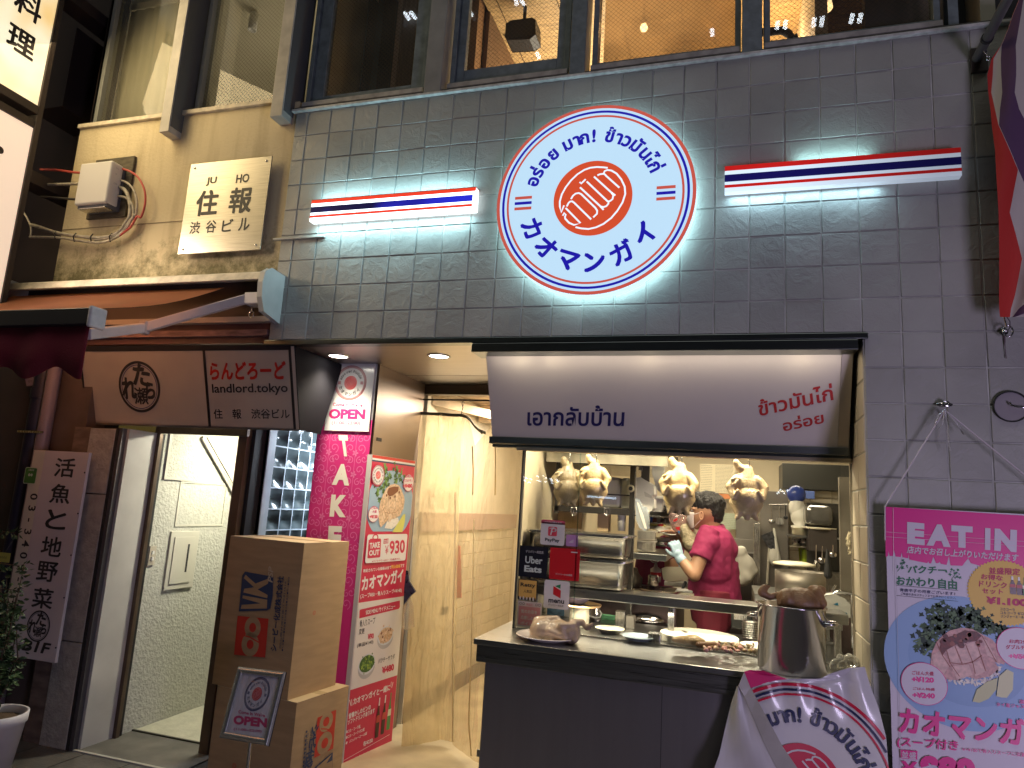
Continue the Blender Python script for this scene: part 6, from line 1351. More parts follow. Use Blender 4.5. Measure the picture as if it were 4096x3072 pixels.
mb = MB(); mb.tube([Vector((hk.x + .011*math.cos(a), -.03, hk.z + .011*math.sin(a))) for a in [2*math.pi*i/16 for i in range(17)]], .003, M_chr, 8, False); mb.tube([(hk.x, -.012, hk.z), (hk.x, -.03, hk.z+.008)], .004, M_chr, 8); mb.build("ring", ho)
# round cover plate at the right edge
c = at(e7(1335, 262), Y=-.005); rc = thing("round_cover", c, "round black-rimmed wall cover plate with wires at the right edge", "wall plate")
mb = MB(); mb.lathe([(.062, .0), (.062, .006), (.058, .007), (.056, .001)], (c.x, -.006, c.z), M_black, 48, (0, -1, 0)); mb.build("rim", rc)
mb = MB(); mb.lathe([(.056, .001), (0, .001)], (c.x, -.006, c.z), mat("plate_mauve", (.24, .22, .24), .6, bump=.1, bs=40), 48, (0, -1, 0)); mb.build("plate", rc)
mb = MB(); mb.tube([at(e7(*a), Y=-.02) for a in ((1325,225),(1335,245),(1370,262),(1443,268),(1500,275))], .004, M_chr, 8); mb.build("wires", rc)
# wall ring, flag, pole
rg = thing("ring_bolt", at(Cr(3850, 500, 1.8415)(320, 1520), Y=-.03), "chrome ring bolt on the wall holding the lower corner of the flag", "hook")
f3 = Cr(3850, 500, 1.8415); f2 = Cr(3850, 0, 3.317)
c = at(f3(335, 1518), Y=-.04); mb = MB(); mb.tube([c + Vector((.017*math.cos(a), 0, .022*math.sin(a))) for a in [2*math.pi*i/18 for i in range(19)]], .003, M_chr, 8, False); mb.build("ring", rg)
c2 = at(f3(308, 1522), Y=-.012); mb = MB(); mb.ell((c2.x, -.012, c2.z), (.014, .012, .014), M_black); mb.ell((c2.x, -.022, c2.z), (.007, .008, .007), M_chr); mb.build("bolt", rg)
mb = MB(); mb.tube([at(f3(*a), Y=-.07) for a in ((300,1400),(315,1450),(325,1490))], .003, M_chr, 6); mb.tube([at(f3(*a), Y=-.07) for a in ((325,1410),(350,1450),(350,1490),(330,1520))], .002, mat("cord_dark", (.1,.08,.1), .6), 6); mb.build("clip", rg)
mb = MB(); mb.cpoly([at(f3(*a), Y=-.0065) for a in ((300,1530),(318,1530),(316,1640),(325,1720),(318,1720),(306,1600))], mat("rust_stain", (.10, .07, .08), .8)); mb.build("stain", rg)
fl = thing("hanging_flag", (3.4, -.1, 2.3), "red, white and blue striped flag hanging down from the pole at the right edge", "flag")
M_fr = mat("flag_red", (.46, .025, .02), .7); M_fw = mat("flag_white", (.50, .46, .42), .75); M_fp = mat("flag_blue_purple", (.095, .045, .11), .7)
R_ = [ # y, L, a, b, c
 (0, 4075, 4076, 4077, 4093), (60, 4050, 4051, 4052, 4084), (120, 4030, 4031, 4032, 4074), (181, 4004, 4005, 4007, 4063), (235, 3966, 3974, 4003, 4065), (300, 3949, 3971, 4005, 4065), (370, 3953, 3965, 4009, 4059), (437, 3962, 3980, 4000, 4077), (500, 3967, 3994, 3996, 4110),
 (600, 3980, 4039, 4041, 4150), (680, 3984, 4072, 4074, 4180), (760, 3989, 4056, 4110, 4200), (850, 3994, 4039, 4150, 4230), (940, 3996, 4064, 4170, 4250), (1035, 3997, 4088, 4190, 4270), (1112, 3997, 4074, 4190, 4270), (1180, 3996, 4060, 4140, 4240), (1235, 3997, 4044, 4075, 4150), (1268, 4000, 4040, 4050, 4060)]
def fy(x, y): return -.13 + .03*math.sin((x-3950)*.03 + y*.004)
def frow(r, i0, i1, n=6): return [at((r[i0]+(r[i1]-r[i0])*k/n, r[0]), Y=fy(r[i0]+(r[i1]-r[i0])*k/n, r[0])) for k in range(n+1)]
RX = [r + (r[4]+190,) for r in R_]
mb = MB()
for i0, i1, m in ((1, 2, M_fr), (2, 3, M_fw), (3, 4, M_fp), (4, 5, M_fw)): mb.grid([frow(r, i0, i1) for r in RX], m)
mb.build("cloth", fl)
pl_ = thing("flag_pole", at(f2(200, 750), Y=-.1), "dark grey round flag pole slanting up out of the top right corner", "flagpole")
a = at(f2(190, 775), Y=-.02); b_ = at(f2(590, 0), Y=-.42); b_ = a + (b_-a)*1.5
mb = MB(); mb.tube([a, b_], .019, mat("pole_grey", (.10, .10, .105), .4, .3), 20); mb.build("pole", pl_)
q = a.lerp(b_, .25); mb = MB(); d_ = (b_-a).normalized(); mb.tube([q - d_*.008, q + d_*.008], .023, M_black, 20); mb.build("collar", pl_); mb = MB(); mb.box((a.x-.02, -.02, a.z-.06), (a.x+.04, .0, a.z+.05), M_dark); mb.build("wall_bracket", pl_)
mb = MB(); q = at(f2(290, 640), Y=-.1)
for i in range(4):
    c = q + Vector((.004*i, 0, -.016*i)); mb.tube([c + Vector((.006*math.cos(t)*(1 if i % 2 else .4), .006*math.cos(t)*(.4 if i % 2 else 1), .010*math.sin(t))) for t in [2*math.pi*j/10 for j in range(11)]], .002, M_chr, 6, False)
mb.build("chain", pl_)
k3 = Cr(2050, 1780, 2.676); k4 = Cr(2700, 1780, 2.676); kp = Cr(2500, 1950, 3.318); kr = Cr(2400, 1800, 4.1475)
GN = "sticker on the kitchen glass"
# ------------------------------------------------------------------ stickers on the glass
def sticker(label, quad, base, rad=.006, rim=None):
    P = Panel((0, GY-.003, 0), (1,0,0), (0,0,1)); ps_ = [P.p(q) for q in quad]
    u0, u1 = (ps_[0][0]+ps_[3][0])/2, (ps_[1][0]+ps_[2][0])/2; v1, v0 = (ps_[0][1]+ps_[1][1])/2, (ps_[2][1]+ps_[3][1])/2
    t = thing("window_sticker", (u0, GY-.003, v0), label, "sticker")
    if rim: P.rrect(u0, v0, u1, v1, rad, rim, 0); P.rrect(u0+.004, v0+.004, u1-.004, v1-.004, rad*.6, base, 1)
    else: P.rrect(u0, v0, u1, v1, rad, base, 1)
    return t, P, u0, v0, u1-u0, v1-v0
M_sw = mat("sticker_white", (.62, .60, .62), .35); M_sk = mat("sticker_black", (.012, .012, .02), .3); M_sr = mat("sticker_red", (.50, .012, .02), .35); M_so = mat("sticker_orange", (.62, .38, .10), .4)
t, P, u, v, W, H = sticker("white payment sticker with pink band and red P mark, topmost on the glass", [k3(308,795), k3(562,812), k3(556,1083), k3(297,1060)], M_sw, .01)
M_pk = mat("sticker_pink", (.55, .09, .15), .35); P.rrect(u, v+H*.84, u+W, v+H, .01, M_pk, 2); P.rect(u, v+H*.84, u+W, v+H*.9, M_pk, 2); P.text("ペイペイ使えます", u+W*.14, v+H*.875, W*.72, H*.075, M_sw, 3, .01)
P.rrect(u+W*.31, v+H*.36, u+W*.68, v+H*.73, .006, MATS["sticker_red"] if False else mat("sticker_rose", (.60, .05, .09), .35), 2); P.text("P", u+W*.40, v+H*.40, W*.22, H*.28, M_sw, 3, .0, shear=.2); P.stroke([(u+W*.36, v+H*.66), (u+W*.55, v+H*.70), (u+W*.62, v+H*.60), (u+W*.52, v+H*.52)], .0035, M_sw, 3)
P.text("PayPay", u+W*.20, v+H*.10, W*.60, H*.17, M_sk, 3, .02); P.mb.build("printed_face", t)
t, P, u, v, W, H = sticker("small lilac square sticker with pale bar marks beside the payment sticker", [k3(575,956), k3(702,968), k3(700,1090), k3(572,1080)], mat("sticker_lilac", (.42, .22, .46), .4), .006)
for i in range(4): P.rect(u+W*(.25+i*.1), v+H*.3, u+W*(.31+i*.1), v+H*(.38+i*.07), M_sw, 2)
P.mb.build("printed_face", t)
t, P, u, v, W, H = sticker("black square delivery sticker reading Uber Eats, left of the red sticker", [k3(80,1080), k3(380,1092), k3(372,1428), k3(60,1405)], M_sk, .003)
P.text("デリバリー対応店", u+W*.22, v+H*.78, W*.62, H*.09, M_sw, 2, .01); P.text("Uber", u+W*.22, v+H*.44, W*.60, H*.23, mat("sticker_pale_text", (.55, .62, .60), .4), 2, .02); P.text("Eats", u+W*.20, v+H*.16, W*.61, H*.21, MATS["sticker_pale_text"], 2, .04); P.mb.build("printed_face", t)
t, P, u, v, W, H = sticker("red square delivery sticker right of the black one", [k3(403,1095), k3(722,1118), k3(714,1460), k3(392,1432)], M_sr, .007)
P.text("デリバリーなら出前館", u+W*.22, v+H*.14, W*.55, H*.06, M_sw, 2, .01); P.rrect(u+W*.70, v+H*.88, u+W*.92, v+H*.915, .002, M_sw, 2); P.mb.build("printed_face", t)
t, P, u, v, W, H = sticker("orange black-bordered sticker reading Retty above the pink notice", [k3(64,1432), k3(266,1445), k3(262,1665), k3(55,1650)], M_so, .004, M_sk)
P.text("Retty", u+W*.12, v+H*.58, W*.78, H*.24, M_sk, 2, .03); P.text("人気店", u+W*.30, v+H*.34, W*.44, H*.15, M_sk, 2, .02)
for i in range(11): P.disc(u+W*(.06+i*.085), v+H*.06, W*.035, M_sw if i % 2 else M_sk, 3, 10, ry=H*random.uniform(.05, .12))
P.mb.build("printed_face", t)
t, P, u, v, W, H = sticker("white sticker with folded red and green mark reading menu", [f5(598,38), f5(817,58), f5(806,298), f5(588,285)], M_sw, .01)
P.poly([(u+W*.36, v+H*.80), (u+W*.36, v+H*.50), (u+W*.66, v+H*.38), (u+W*.66, v+H*.66)], M_sr, 2); P.poly([(u+W*.42, v+H*.80), (u+W*.64, v+H*.72), (u+W*.64, v+H*.88)], mat("sticker_green_dark", (.02, .20, .08), .4), 2)
P.text("menu", u+W*.19, v+H*.20, W*.62, H*.13, M_sk, 2, .03); P.text("デリバリー対応店", u+W*.19, v+H*.085, W*.60, H*.075, M_sk, 2, .01); P.mb.build("printed_face", t)
t, P, u, v, W, H = sticker("faded pink shop-support notice at the bottom left of the glass", [f5(368,222), f5(573,236), f5(570,455), f5(357,448)], mat("notice_white", (.58, .50, .50), .5), .003)
P.rect(u+W*.06, v+H*.08, u+W*.94, v+H*.80, mat("notice_pink", (.62, .26, .30), .5), 2); P.text("推進店", u+W*.36, v+H*.84, W*.26, H*.09, M_pk, 3); P.text("街のお店を", u+W*.16, v+H*.54, W*.66, H*.14, M_sw, 3, .03); P.text("応援しよう!", u+W*.16, v+H*.30, W*.66, H*.14, M_sw, 3, .03); P.text("ポイント", u+W*.16, v+H*.10, W*.66, H*.11, M_sw, 3, .03)
for x in (.12, .24, .78, .9): P.ring(u+W*x, v+H*.9, W*.035, W*.05, M_bk, 3, 14)
P.mb.build("printed_face", t)

# ------------------------------------------------------------------ hanging chickens
def chicken_mb(mb, m, kink):
    # hangs by the neck; x right, z down from the hook at (0,0,0)
    E_ = mb.ell; C_ = mb.cap
    E_((0, .004, -.115), (.068, .056, .075), m, nu=24, nv=16); E_((.004, -.005, -.178), (.074, .066, .070), m, nu=24, nv=16); E_((.0, .005, -.215), (.055, .055, .045), m, nu=20)
    C_((0, 0, -.055), (.0, 0, -.10), .032, .052, m)
    for s_ in (-1, 1):
        C_((.045*s_, -.014, -.082), (.077*s_, -.026, -.122), .026, .023, m); C_((.077*s_, -.026, -.122), (.066*s_, -.052, -.178), .020, .013, m); C_((.066*s_, -.052, -.178), (.046*s_, -.060, -.140), .011, .008, m)
        C_((.045*s_, .01, -.20), (.034*s_, -.01, -.250), .034, .020, m); C_((.034*s_, -.01, -.250), (.042*s_, -.018, -.270), .015, .013, m); E_((.047*s_, -.02, -.277), (.010, .010, .008), m)
    C_((.0, 0, -.24), (.002, -.01, -.272), .028, .014, m)
    C_((0, 0, -.07), (.0, 0, -.036), .044, .030, m); C_((-.004, 0, -.040), (-.034*kink, -.010, -.022), .026, .021, m); C_((-.034*kink, -.010, -.022), (-.050*kink, -.014, .002), .020, .017, m); C_((-.04, -.036, -.080), (-.060, -.052, -.108), .010, .006, m); C_((-.05, -.036, -.074), (-.077, -.048, -.088), .009, .005, m)
M_hook = mat("hook_steel", (.5, .5, .48), .25, 1)
def chicken(c, s_, label, m, kink=1, seed=0, rz=0, dim=False):
    t = thing("hanging_chicken", c, label, "chicken", "boiled chickens hanging behind the kitchen glass")
    mb = MB(); chicken_mb(mb, m, kink); R_z = Matrix.Rotation(rz, 3, 'Z'); mb.v = [Vector(c) + R_z @ Vector((v[0]*s_, v[1]*s_, v[2]*s_*.95 + .004)) for v in mb.v]
    blob(mb, "body", t, m, .0042, 4, bump=lambda q: .0030*noise.noise(q*26+Vector((seed,0,0))) + .0005*noise.noise(q*110))
    mb = MB(); c = Vector(c); mb.tube([c + Vector((.010, -.012, -.035)), c + Vector((.014, -.022, -.02)), c + Vector((.010, -.018, .02)), (c.x+.010, c.y, 1.93)], .0028, M_hook, 8); mb.build("hook", t)
def chpos(px_, py_, Y): return at((px_, py_), Y=Y)
chicken(at(k3(600, 165), Y=.66) , .96, "leftmost hanging chicken, shaded behind the second one", mat("chicken_skin_shaded", (.24, .19, .11), .4, var=.3, vs=14, bump=.45, bs=150, coat=.3), .6, 3, .35)  # leftmost chicken: its shade is put into a darker skin colour
chicken(at(k3(880, 140), Y=.54), .95, "brightly lit hanging chicken second from the left, over the steel pans", M_cook, .7, 1, .1)
chicken(at(k3(1790, 175), Y=.54), 1.02, "hanging chicken just left of and above the cook's head", M_cook, .75, 5, -.05)
chicken(at(k4(765, 205), Y=.50), 1.03, "rightmost hanging chicken with dark neck, right of the cook's head", mat("chicken_skin_tan", (.50, .37, .21), .36, var=.3, vs=12, bump=.45, bs=160, coat=.35), 1.0, 8, .12)
hr = thing("hanging_rail", (2.0, .56, 1.93), "steel rail above the window that the chicken hooks hang from", "rail")
mb = MB(); mb.tube([(1.32, .54, 1.935), (2.84, .54, 1.935)], .008, M_steel, 10); mb.tube([(1.32, .66, 1.935), (2.84, .66, 1.935)], .008, M_steel, 10); mb.build("bars", hr)
mb = MB(); mb.box((1.315, .5, 1.90), (1.322, .7, 2.25), M_steel); mb.box((2.836, .5, 1.90), (2.843, .7, 2.25), M_steel); mb.build("bracket", hr)

# ------------------------------------------------------------------ steel shelf, pans
sh_ = thing("pass_shelf", (2.05, .5, 1.03), "narrow stainless shelf running across behind the kitchen glass", "shelf")
zs1 = at(D(1400, 1287), Y=.42).z
mb = MB(); mb.box((1.308, .42, zs1-.045), (2.838, .62, zs1), M_steelh); mb.build("top", sh_, bev=.004)
for x in (1.34, 2.05, 2.81): mb = MB(); mb.box((x-.015, .56, .9), (x+.015, .59, zs1-.046), M_steel); mb.build("leg", sh_, bev=.002)
def gnpan(x0, x1, y0, y1, z0, z1, label):
    t = thing("steel_pan", ((x0+x1)/2, (y0+y1)/2, z0), label, "food pan", "lidded steel food pans stacked on the shelf")
    mb = MB(); c0 = [Vector((x, y, z0)) for x, y in ((x0+.03, y0+.03), (x1-.03, y0+.03), (x1-.03, y1-.03), (x0+.03, y1-.03))]
    def rr(x0, x1, y0, y1, r, z):
        pts = []
        for cx, cy, a0 in ((x1-r, y1-r, 0), (x0+r, y1-r, 90), (x0+r, y0+r, 180), (x1-r, y0+r, 270)):
            for i in range(6): a = math.radians(a0 + 18*i); pts.append(Vector((cx+r*math.cos(a), cy+r*math.sin(a), z)))
        return pts + [pts[0]]
    e = .018
    mb.grid([rr(x0+e+.02, x1-e-.02, y0+e+.02, y1-e-.02, .02, z0), rr(x0+e+.004, x1-e-.004, y0+e+.004, y1-e-.004, .03, z0+.010), rr(x0+e, x1-e, y0+e, y1-e, .032, z0+.03), rr(x0+.012, x1-.012, y0+.012, y1-.012, .034, z1-.008), rr(x0, x1, y0, y1, .036, z1-.006), rr(x0, x1, y0, y1, .036, z1)], mat("pan_steel", (.50, .48, .45), .22, 1, var=.15, vs=5))
    mb.poly(rr(x0+e+.02, x1-e-.02, y0+e+.02, y1-e-.02, .02, z0)[:-1], MATS["pan_steel"]); mb.build("body", t)
    mb = MB(); mb.grid([rr(x0-.004, x1+.010, y0-.004, y1+.004, .036, z1+.001), rr(x0-.004, x1+.010, y0-.004, y1+.004, .036, z1+.007), rr(x0+.03, x1-.03, y0+.03, y1-.03, .03, z1+.010)], M_steel, False); mb.poly(rr(x0+.03, x1-.03, y0+.03, y1-.03, .03, z1+.010)[:-1], M_steel); mb.build("lid", t)
gx0, gx1 = 1.312, at(k3(1210, 1500), Y=.43).x
zt = at(k3(1200, 985), Y=.43).z; zm = at(k3(1200, 1262), Y=.43).z
gnpan(gx0, gx1, .425, .70, zs1+.001, zm-.004, "lower steel pan with lid, standing on the shelf"); gnpan(gx0, gx1+.008, .425, .70, zm+.008, zt-.004, "upper steel pan with lid, on top of the other pan")

# ------------------------------------------------------------------ worktop behind the glass: bowls, boards, jug ...
M_crm = mat("cream_plastic", (.74, .68, .52), .35); M_wood_b = mat("wood_tan", (.50, .32, .16), .5)
def bowlobj(c, r, h, label, m, cat="bowl"):
    t = thing("bowl", c, label, cat); mb = MB(); mb.lathe([(0, 0), (r*.55, 0), (r*.85, h*.4), (r, h), (r*.96, h), (r*.8, h*.45), (r*.5, .006), (0, .006)], c, m, 36); mb.build("dish", t); return t
tr_ = thing("wooden_tray", at(f5(915, 275), Y=.62), "round tan wooden tray under the white bowl, below the shelf", "tray")
c = at(f5(900, 262), Y=.62); mb = MB(); mb.lathe([(0, 0), (.11, 0), (.115, .01), (.11, .012), (.10, .006), (0, .006)], c, M_wood_b, 36); mb.build("disc", tr_)
mb = MB(); mb.lathe([(.05, .9-c.z), (.055, .9-c.z+.005), (.05, -.001)], c, M_crm, 24); mb.build("stand", tr_)
bowlobj(c + Vector((-.03, 0, .0065)), .085, .045, "white china bowl on the tan wooden tray", M_por)
jg = thing("sugar_jar", at(f5(1035, 400), Y=.52), "small stainless jar with white cord loop on the worktop", "jar")
c = at(f5(1035, 400), Z=.9); c.z = .9; mb = MB(); mb.lathe([(0, 0), (.026, 0), (.034, .02), (.034, .05), (.024, .075), (.026, .095), (.024, .095), (0, .09)], c, M_pot, 32); mb.build("body", jg)
mb = MB(); mb.tube([c + Vector(q) for q in ((-.08, -.01, .04), (-.05, -.03, .035), (0, -.036, .025), (.03, -.03, .03), (.035, -.02, .05), (.025, -.02, .06))], .0045, M_white, 8); mb.box(c + Vector((-.095, -.02, .03)), c + Vector((-.07, .0, .06)), M_white); mb.build("cord", jg)
def simple(nm, label, cat, parts, loc):
    t = thing(nm, loc, label, cat)
    for pn, f in parts: mb = MB(); f(mb); mb.build(pn, t, bev=.0015)
    return t
c = at(f5(690, 350), Z=.9); simple("wipe_packet", "blue and white wipe packet standing behind the stickers", "packet", [("pack", lambda mb: (mb.box((c.x-.05, c.y-.0, .901), (c.x+.05, c.y+.06, .985), mat("pack_blue", (.10, .28, .50), .4, var=.7, vs=22)), mb.box((c.x+.051, c.y, .901), (c.x+.085, c.y+.05, 1.0), M_white)))], (c.x, c.y, .901))
c = at(f5(860, 310), Z=.9); simple("glove_box", "white and green folded carton beside the wooden tray", "box", [("carton", lambda mb: mb.box((c.x-.04, c.y-.0, .901), (c.x+.04, c.y+.03, .93), mat("carton_green", (.50, .58, .48), .6, var=.5, vs=30)))], (c.x, c.y, .901))
c = at(f5(1145, 385), Z=.9); simple("sponge", "green scrubbing sponge beside the stainless jar", "sponge", [("pad", lambda mb: mb.box((c.x-.035, c.y-.02, .901), (c.x+.035, c.y+.03, .925), mat("sponge_green", (.10, .30, .16), .9, bump=.6, bs=120)))], (c.x, c.y, .901))
c = at(f5(1480, 390), Z=.9); t = thing("wok_lid", c, "domed stainless lid lying on the worktop under the shelf", "lid"); mb = MB(); mb.lathe([(.125, 0), (.125, .012), (.10, .035), (.05, .048), (.02, .05), (0, .05)], (c.x, c.y+.03, .9005), M_pot, 48); mb.build("dome", t); mb = MB(); mb.lathe([(.012, .05), (.010, .062), (.018, .07), (0, .074)], (c.x, c.y+.03, .9005), M_black, 20); mb.build("knob", t)
plate(at(f5(1155, 500), Z=.902) + Vector((0, .02, -.001)), .075, "small cream plate lying flat behind the glass left of the blue one", M_crm)
c = at(f5(1395, 575), Z=.902); plate(c + Vector((0, .03, -.001)), .08, "pale blue plate by the lower edge of the glass", mat("porcelain_blue", (.50, .60, .68), .2, coat=.4))
M_board = mat("cutting_board", (.76, .72, .60), .45, var=.08, vs=9)
def board(c, r, h, label):
    t = thing("cutting_board", c, label, "cutting board", "thick round white cutting boards"); mb = MB(); mb.lathe([(0, 0), (r-.003, 0), (r, .003), (r, h-.003), (r-.003, h), (0, h)], c, M_board, 64, smooth=False); mb.build("block", t, bev=0)
ca = at(g6(85, 560), Y=.52); xb0 = ca.x; rA = .185
board((xb0 + rA, .345+rA+.02, .9005), rA, .038, "thick round white cutting board with a chicken leg on it"); 
board((xb0 + rA*2+.105, .345+.11+.02, .9005), .105, .030, "smaller round white board with chopped scraps beside the pot")
M_meat = mat("meat_scraps", (.70, .52, .36), .5, var=.5, vs=40, bump=.5, bs=90)
ck = thing("chicken_pieces", (xb0+rA, .5, .94), "boiled chicken leg and chopped pieces spread on the round cutting boards", "food")
gq = lambda x, y, Y: at(g6(x, y), Y=Y); zb_ = .945
def gz(x, y, z): return at(g6(x, y), Z=z)
mb = MB(); mb.cap(gz(200, 555, .948), gz(300, 560, .952), .010, .022, M_cook); mb.ell(gz(370, 560, .958), (.045, .035, .024), M_cook); mb.cap(gz(370, 560, .955), gz(450, 570, .948), .026, .014, M_cook); blob(mb, "leg_piece", ck, M_cook, .004, 4, bump=lambda q: .0015*noise.noise(q*60))
mb = MB(); random.seed(9)
for i in range(70):
    x = random.uniform(470, 905); y = random.uniform(570, 640); p = gz(x, y, .946); p = Vector((p.x, p.y + .0, .943 if x < 640 else .937)); r = random.uniform(.004, .012)
    mb.ell(p, (r*1.4, r, r*.7), random.choice([M_meat, M_cook, mat("meat_pink", (.65, .35, .30), .5)]), Euler((random.random(), random.random(), random.random()*3)), 8, 6)
mb.build("chopped_meat", ck, kind="stuff")
mb = MB(); mb.cap(gz(420, 600, .95), gz(560, 602, .948), .014, .012, M_brn); mb.ell(gz(675, 625, .945), (.022, .016, .012), M_brn); mb.build("dark_piece", ck)
kn = thing("cleaver", gz(250, 490, .96), "long steel knife resting behind the chicken leg", "knife"); mb = MB(); a, b_ = gz(180, 440, .905), gz(310, 490, .945); bar(mb, a, b_, .018, .003, M_steel); mb.build("blade", kn); mb = MB(); bar(mb, a - (b_-a)*.3, a, .02, .014, M_black); mb.build("handle", kn)
sb = thing("steel_box", gz(60, 590, .9), "low steel container left of the round cutting board", "container"); c = gz(30, 600, .9); mb = MB(); mb.box((c.x-.03, c.y+.02, .9005), (c.x+.03, c.y+.10, .945), M_steel); mb.build("body", sb, bev=.004)
bg_ = thing("clear_bag", at(g6(1650, 760), Z=.9), "crumpled clear plastic bag on the counter right of the stock pot", "bag")
mb = MB(); c = at(g6(1640, 775), Z=.905); c.y = .24
for i in range(9): mb.ell(c + Vector((random.uniform(-.04, .05), random.uniform(-.03, .04), .012+random.uniform(0, .045))), (.030, .02, .018), M_white, Euler((random.random()*3, random.random()*3, 0)), 10, 8)
blob(mb, "film", bg_, glassmat("bag_clear", (.96, .96, .95), 1.4, .12, dirt=.32), .006, 1, bump=lambda q: .004*noise.noise(q*70))
tp = thing("tissue_pack", at(g6(1580, 350), Y=.75), "white tissue pack with blue leaf marks behind the stock pot", "packet")
c = at(g6(1585, 350), Y=.80); mb = MB(); mb.slab([c + Vector(q) for q in ((-.075, 0, 0), (.07, 0, 0), (.07, 0, .06), (.045, 0, .085), (.0, 0, .10), (-.06, 0, .09))], (0, .09, 0), mat("tissue_white", (.72, .72, .70), .4, bump=.4, bs=30)); mb.build("pack", tp, bev=.004)
P = Panel(c + Vector((0, -.0015, 0)), (1,0,0), (0,0,1)); 
for (x, y, w_) in ((.012, .012, .012), (.032, .012, .012), (.052, .012, .010)): P.disc(x, y, w_*.7, mat("tissue_blue", (.02, .22, .40), .4), 1, 12, ry=.009)
P.poly([(-.005, .055), (.02, .05), (.015, .065)], MATS["tissue_blue"], 1); P.poly([(-.055, .02), (-.045, .06), (-.04, .02)], MATS["tissue_blue"], 1); P.mb.build("print", tp)
rs = thing("side_shelf", (2.7, .95, 1.0), "lower right steel shelves beyond the stock pot", "shelf")
a = at(g6(1500, 360), Y=.85); mb = MB(); mb.box((a.x-.06, .62, a.z-.03), (2.84, 1.1, a.z-.002), M_steelh); mb.box((a.x-.02, .9, a.z-.14), (2.84, 1.1, a.z-.125), M_steelh); mb.box((a.x-.02, .9, a.z-.20), (2.84, 1.1, a.z-.19), M_steelh); mb.build("boards", rs, bev=.003)
mb = MB(); mb.box((2.80, .92, .9), (2.82, .94, a.z-.03), M_steel); mb.build("post", rs)

# ------------------------------------------------------------------ back range: worktop, rack, containers
wt = thing("back_worktop", (1.9, 1.9, GZ), "steel cooking range and worktop along the back of the kitchen", "worktop")
zw = at(kp(500, 1440), Y=1.15).z
mb = MB(); mb.box((1.32, 1.05, zw-.04), (2.05, 1.9, zw), M_steelh); mb.build("top", wt, bev=.003); mb = MB(); mb.box((1.33, 1.08, GZ), (2.04, 1.88, zw-.041), mat("range_dark", (.08, .05, .05), .4, .4)); mb.build("body", wt)
M_fry = mat("pan_rim_steel", (.5, .42, .36), .25, 1)
t = thing("frying_pan", at(kp(470, 1410), Y=1.22), "wide shallow steel frying pan on the range", "pan"); c = at(kp(470, 1425), Y=1.25); c.z = zw
mb = MB(); mb.lathe([(0, .004), (.10, .004), (.135, .03), (.14, .03), (.105, 0), (0, 0)], c, M_fry, 40); mb.build("body", t); mb = MB(); a, b_ = c + Vector((.12, .03, .025)), at(kp(800, 1265), Y=1.35); mb.cap(a, b_, .007, .010, M_black); mb.build("handle", t)
t = thing("steel_tin", at(kp(375, 1290), Y=1.25), "cylindrical steel tin standing on the range in front of the bottle", "container"); c = at(kp(375, 1300), Y=1.35); h_ = at(kp(375, 1165), Y=1.35).z-c.z
mb = MB(); mb.lathe([(0, 0), (.032, 0), (.032, h_), (.030, h_), (.030, .01), (0, .01)], c, M_steel, 30); mb.build("body", t)
t = thing("sauce_bottle", at(kp(405, 1160), Y=1.45), "clear white squeeze bottle with red label behind the steel tin", "bottle"); c = at(kp(405, 1250), Y=1.45); zt_ = at(kp(405, 985), Y=1.45).z - c.z
mb = MB(); mb.lathe([(0, 0), (.033, 0), (.033, zt_*.62), (.012, zt_*.75), (.004, zt_), (0, zt_)], c, mat("bottle_white", (.72, .62, .58), .3), 24); mb.build("body", t); mb = MB(); mb.lathe([(.0335, zt_*.28), (.0335, zt_*.48)], c, M_sr, 24); mb.build("label", t)
t = thing("dish_stack", at(kp(800, 1470), Y=1.3), "white plastic tubs on the worktop left of the cook's hip", "container"); c = at(kp(790, 1470), Y=1.2); mb = MB(); mb.box(c + Vector((-.06, 0, 0)), c + Vector((.08, .12, .03)), M_crm); mb.box(c + Vector((-.05, .01, .031)), c + Vector((.07, .11, .045)), M_white); mb.build("tub", t, bev=.005)
t = thing("steel_kettle", at(kp(150, 1300), Y=1.2), "dark steel pots and utensils in shadow behind the pans", "pot"); c = at(kp(110, 1330), Y=1.3); mb = MB(); mb.lathe([(0, 0), (.05, 0), (.055, .06), (.03, .09), (.02, .12), (0, .12)], c, mat("pot_dark", (.12, .10, .08), .35, .8), 28); mb.build("body", t)
t = thing("yellow_cup", at(kp(50, 1150), Y=1.35), "yellow strip handled cup behind the steel pans", "cup"); c = at(kp(45, 1190), Y=1.3); mb = MB(); mb.lathe([(0, 0), (.03, 0), (.034, .05), (0, .05)], c, mat("cup_yellow", (.45, .42, .08), .4), 20); mb.build("body", t)
# rack: post, shelves with foam trays, baskets
rk = thing("storage_rack", (1.75, 1.2, GZ), "black and steel storage rack behind the pans holding foam boxes and baskets", "rack")
M_rk = mat("rack_dark", (.06, .055, .05), .35, .6)
a = at(kr(540, 800), Y=1.0); mb = MB(); mb.box((a.x-.018, 1.0, .9), (a.x+.008, 1.03, 2.2), M_rk); mb.box((a.x+.009, .995, .9), (a.x+.014, 1.03, 2.2), M_steel); mb.build("post", rk)
zA_ = at(kr(300, 745), Y=1.0).z; zB_ = at(kr(300, 1020), Y=1.0).z
mb = MB(); mb.box((1.32, 1.0, zA_-.004), (a.x-.019, 1.012, zA_+.004), M_rk); mb.box((1.32, 1.0, zB_-.018), (a.x-.019, 1.03, zB_+.018), M_rk); mb.box((1.32, 1.0, zB_-.03), (1.345, 1.03, 2.2), M_rk); mb.build("cross_bar", rk)
s0 = at(kr(600, 330), Y=1.0); s1 = at(kr(1060, 590), Y=1.75)
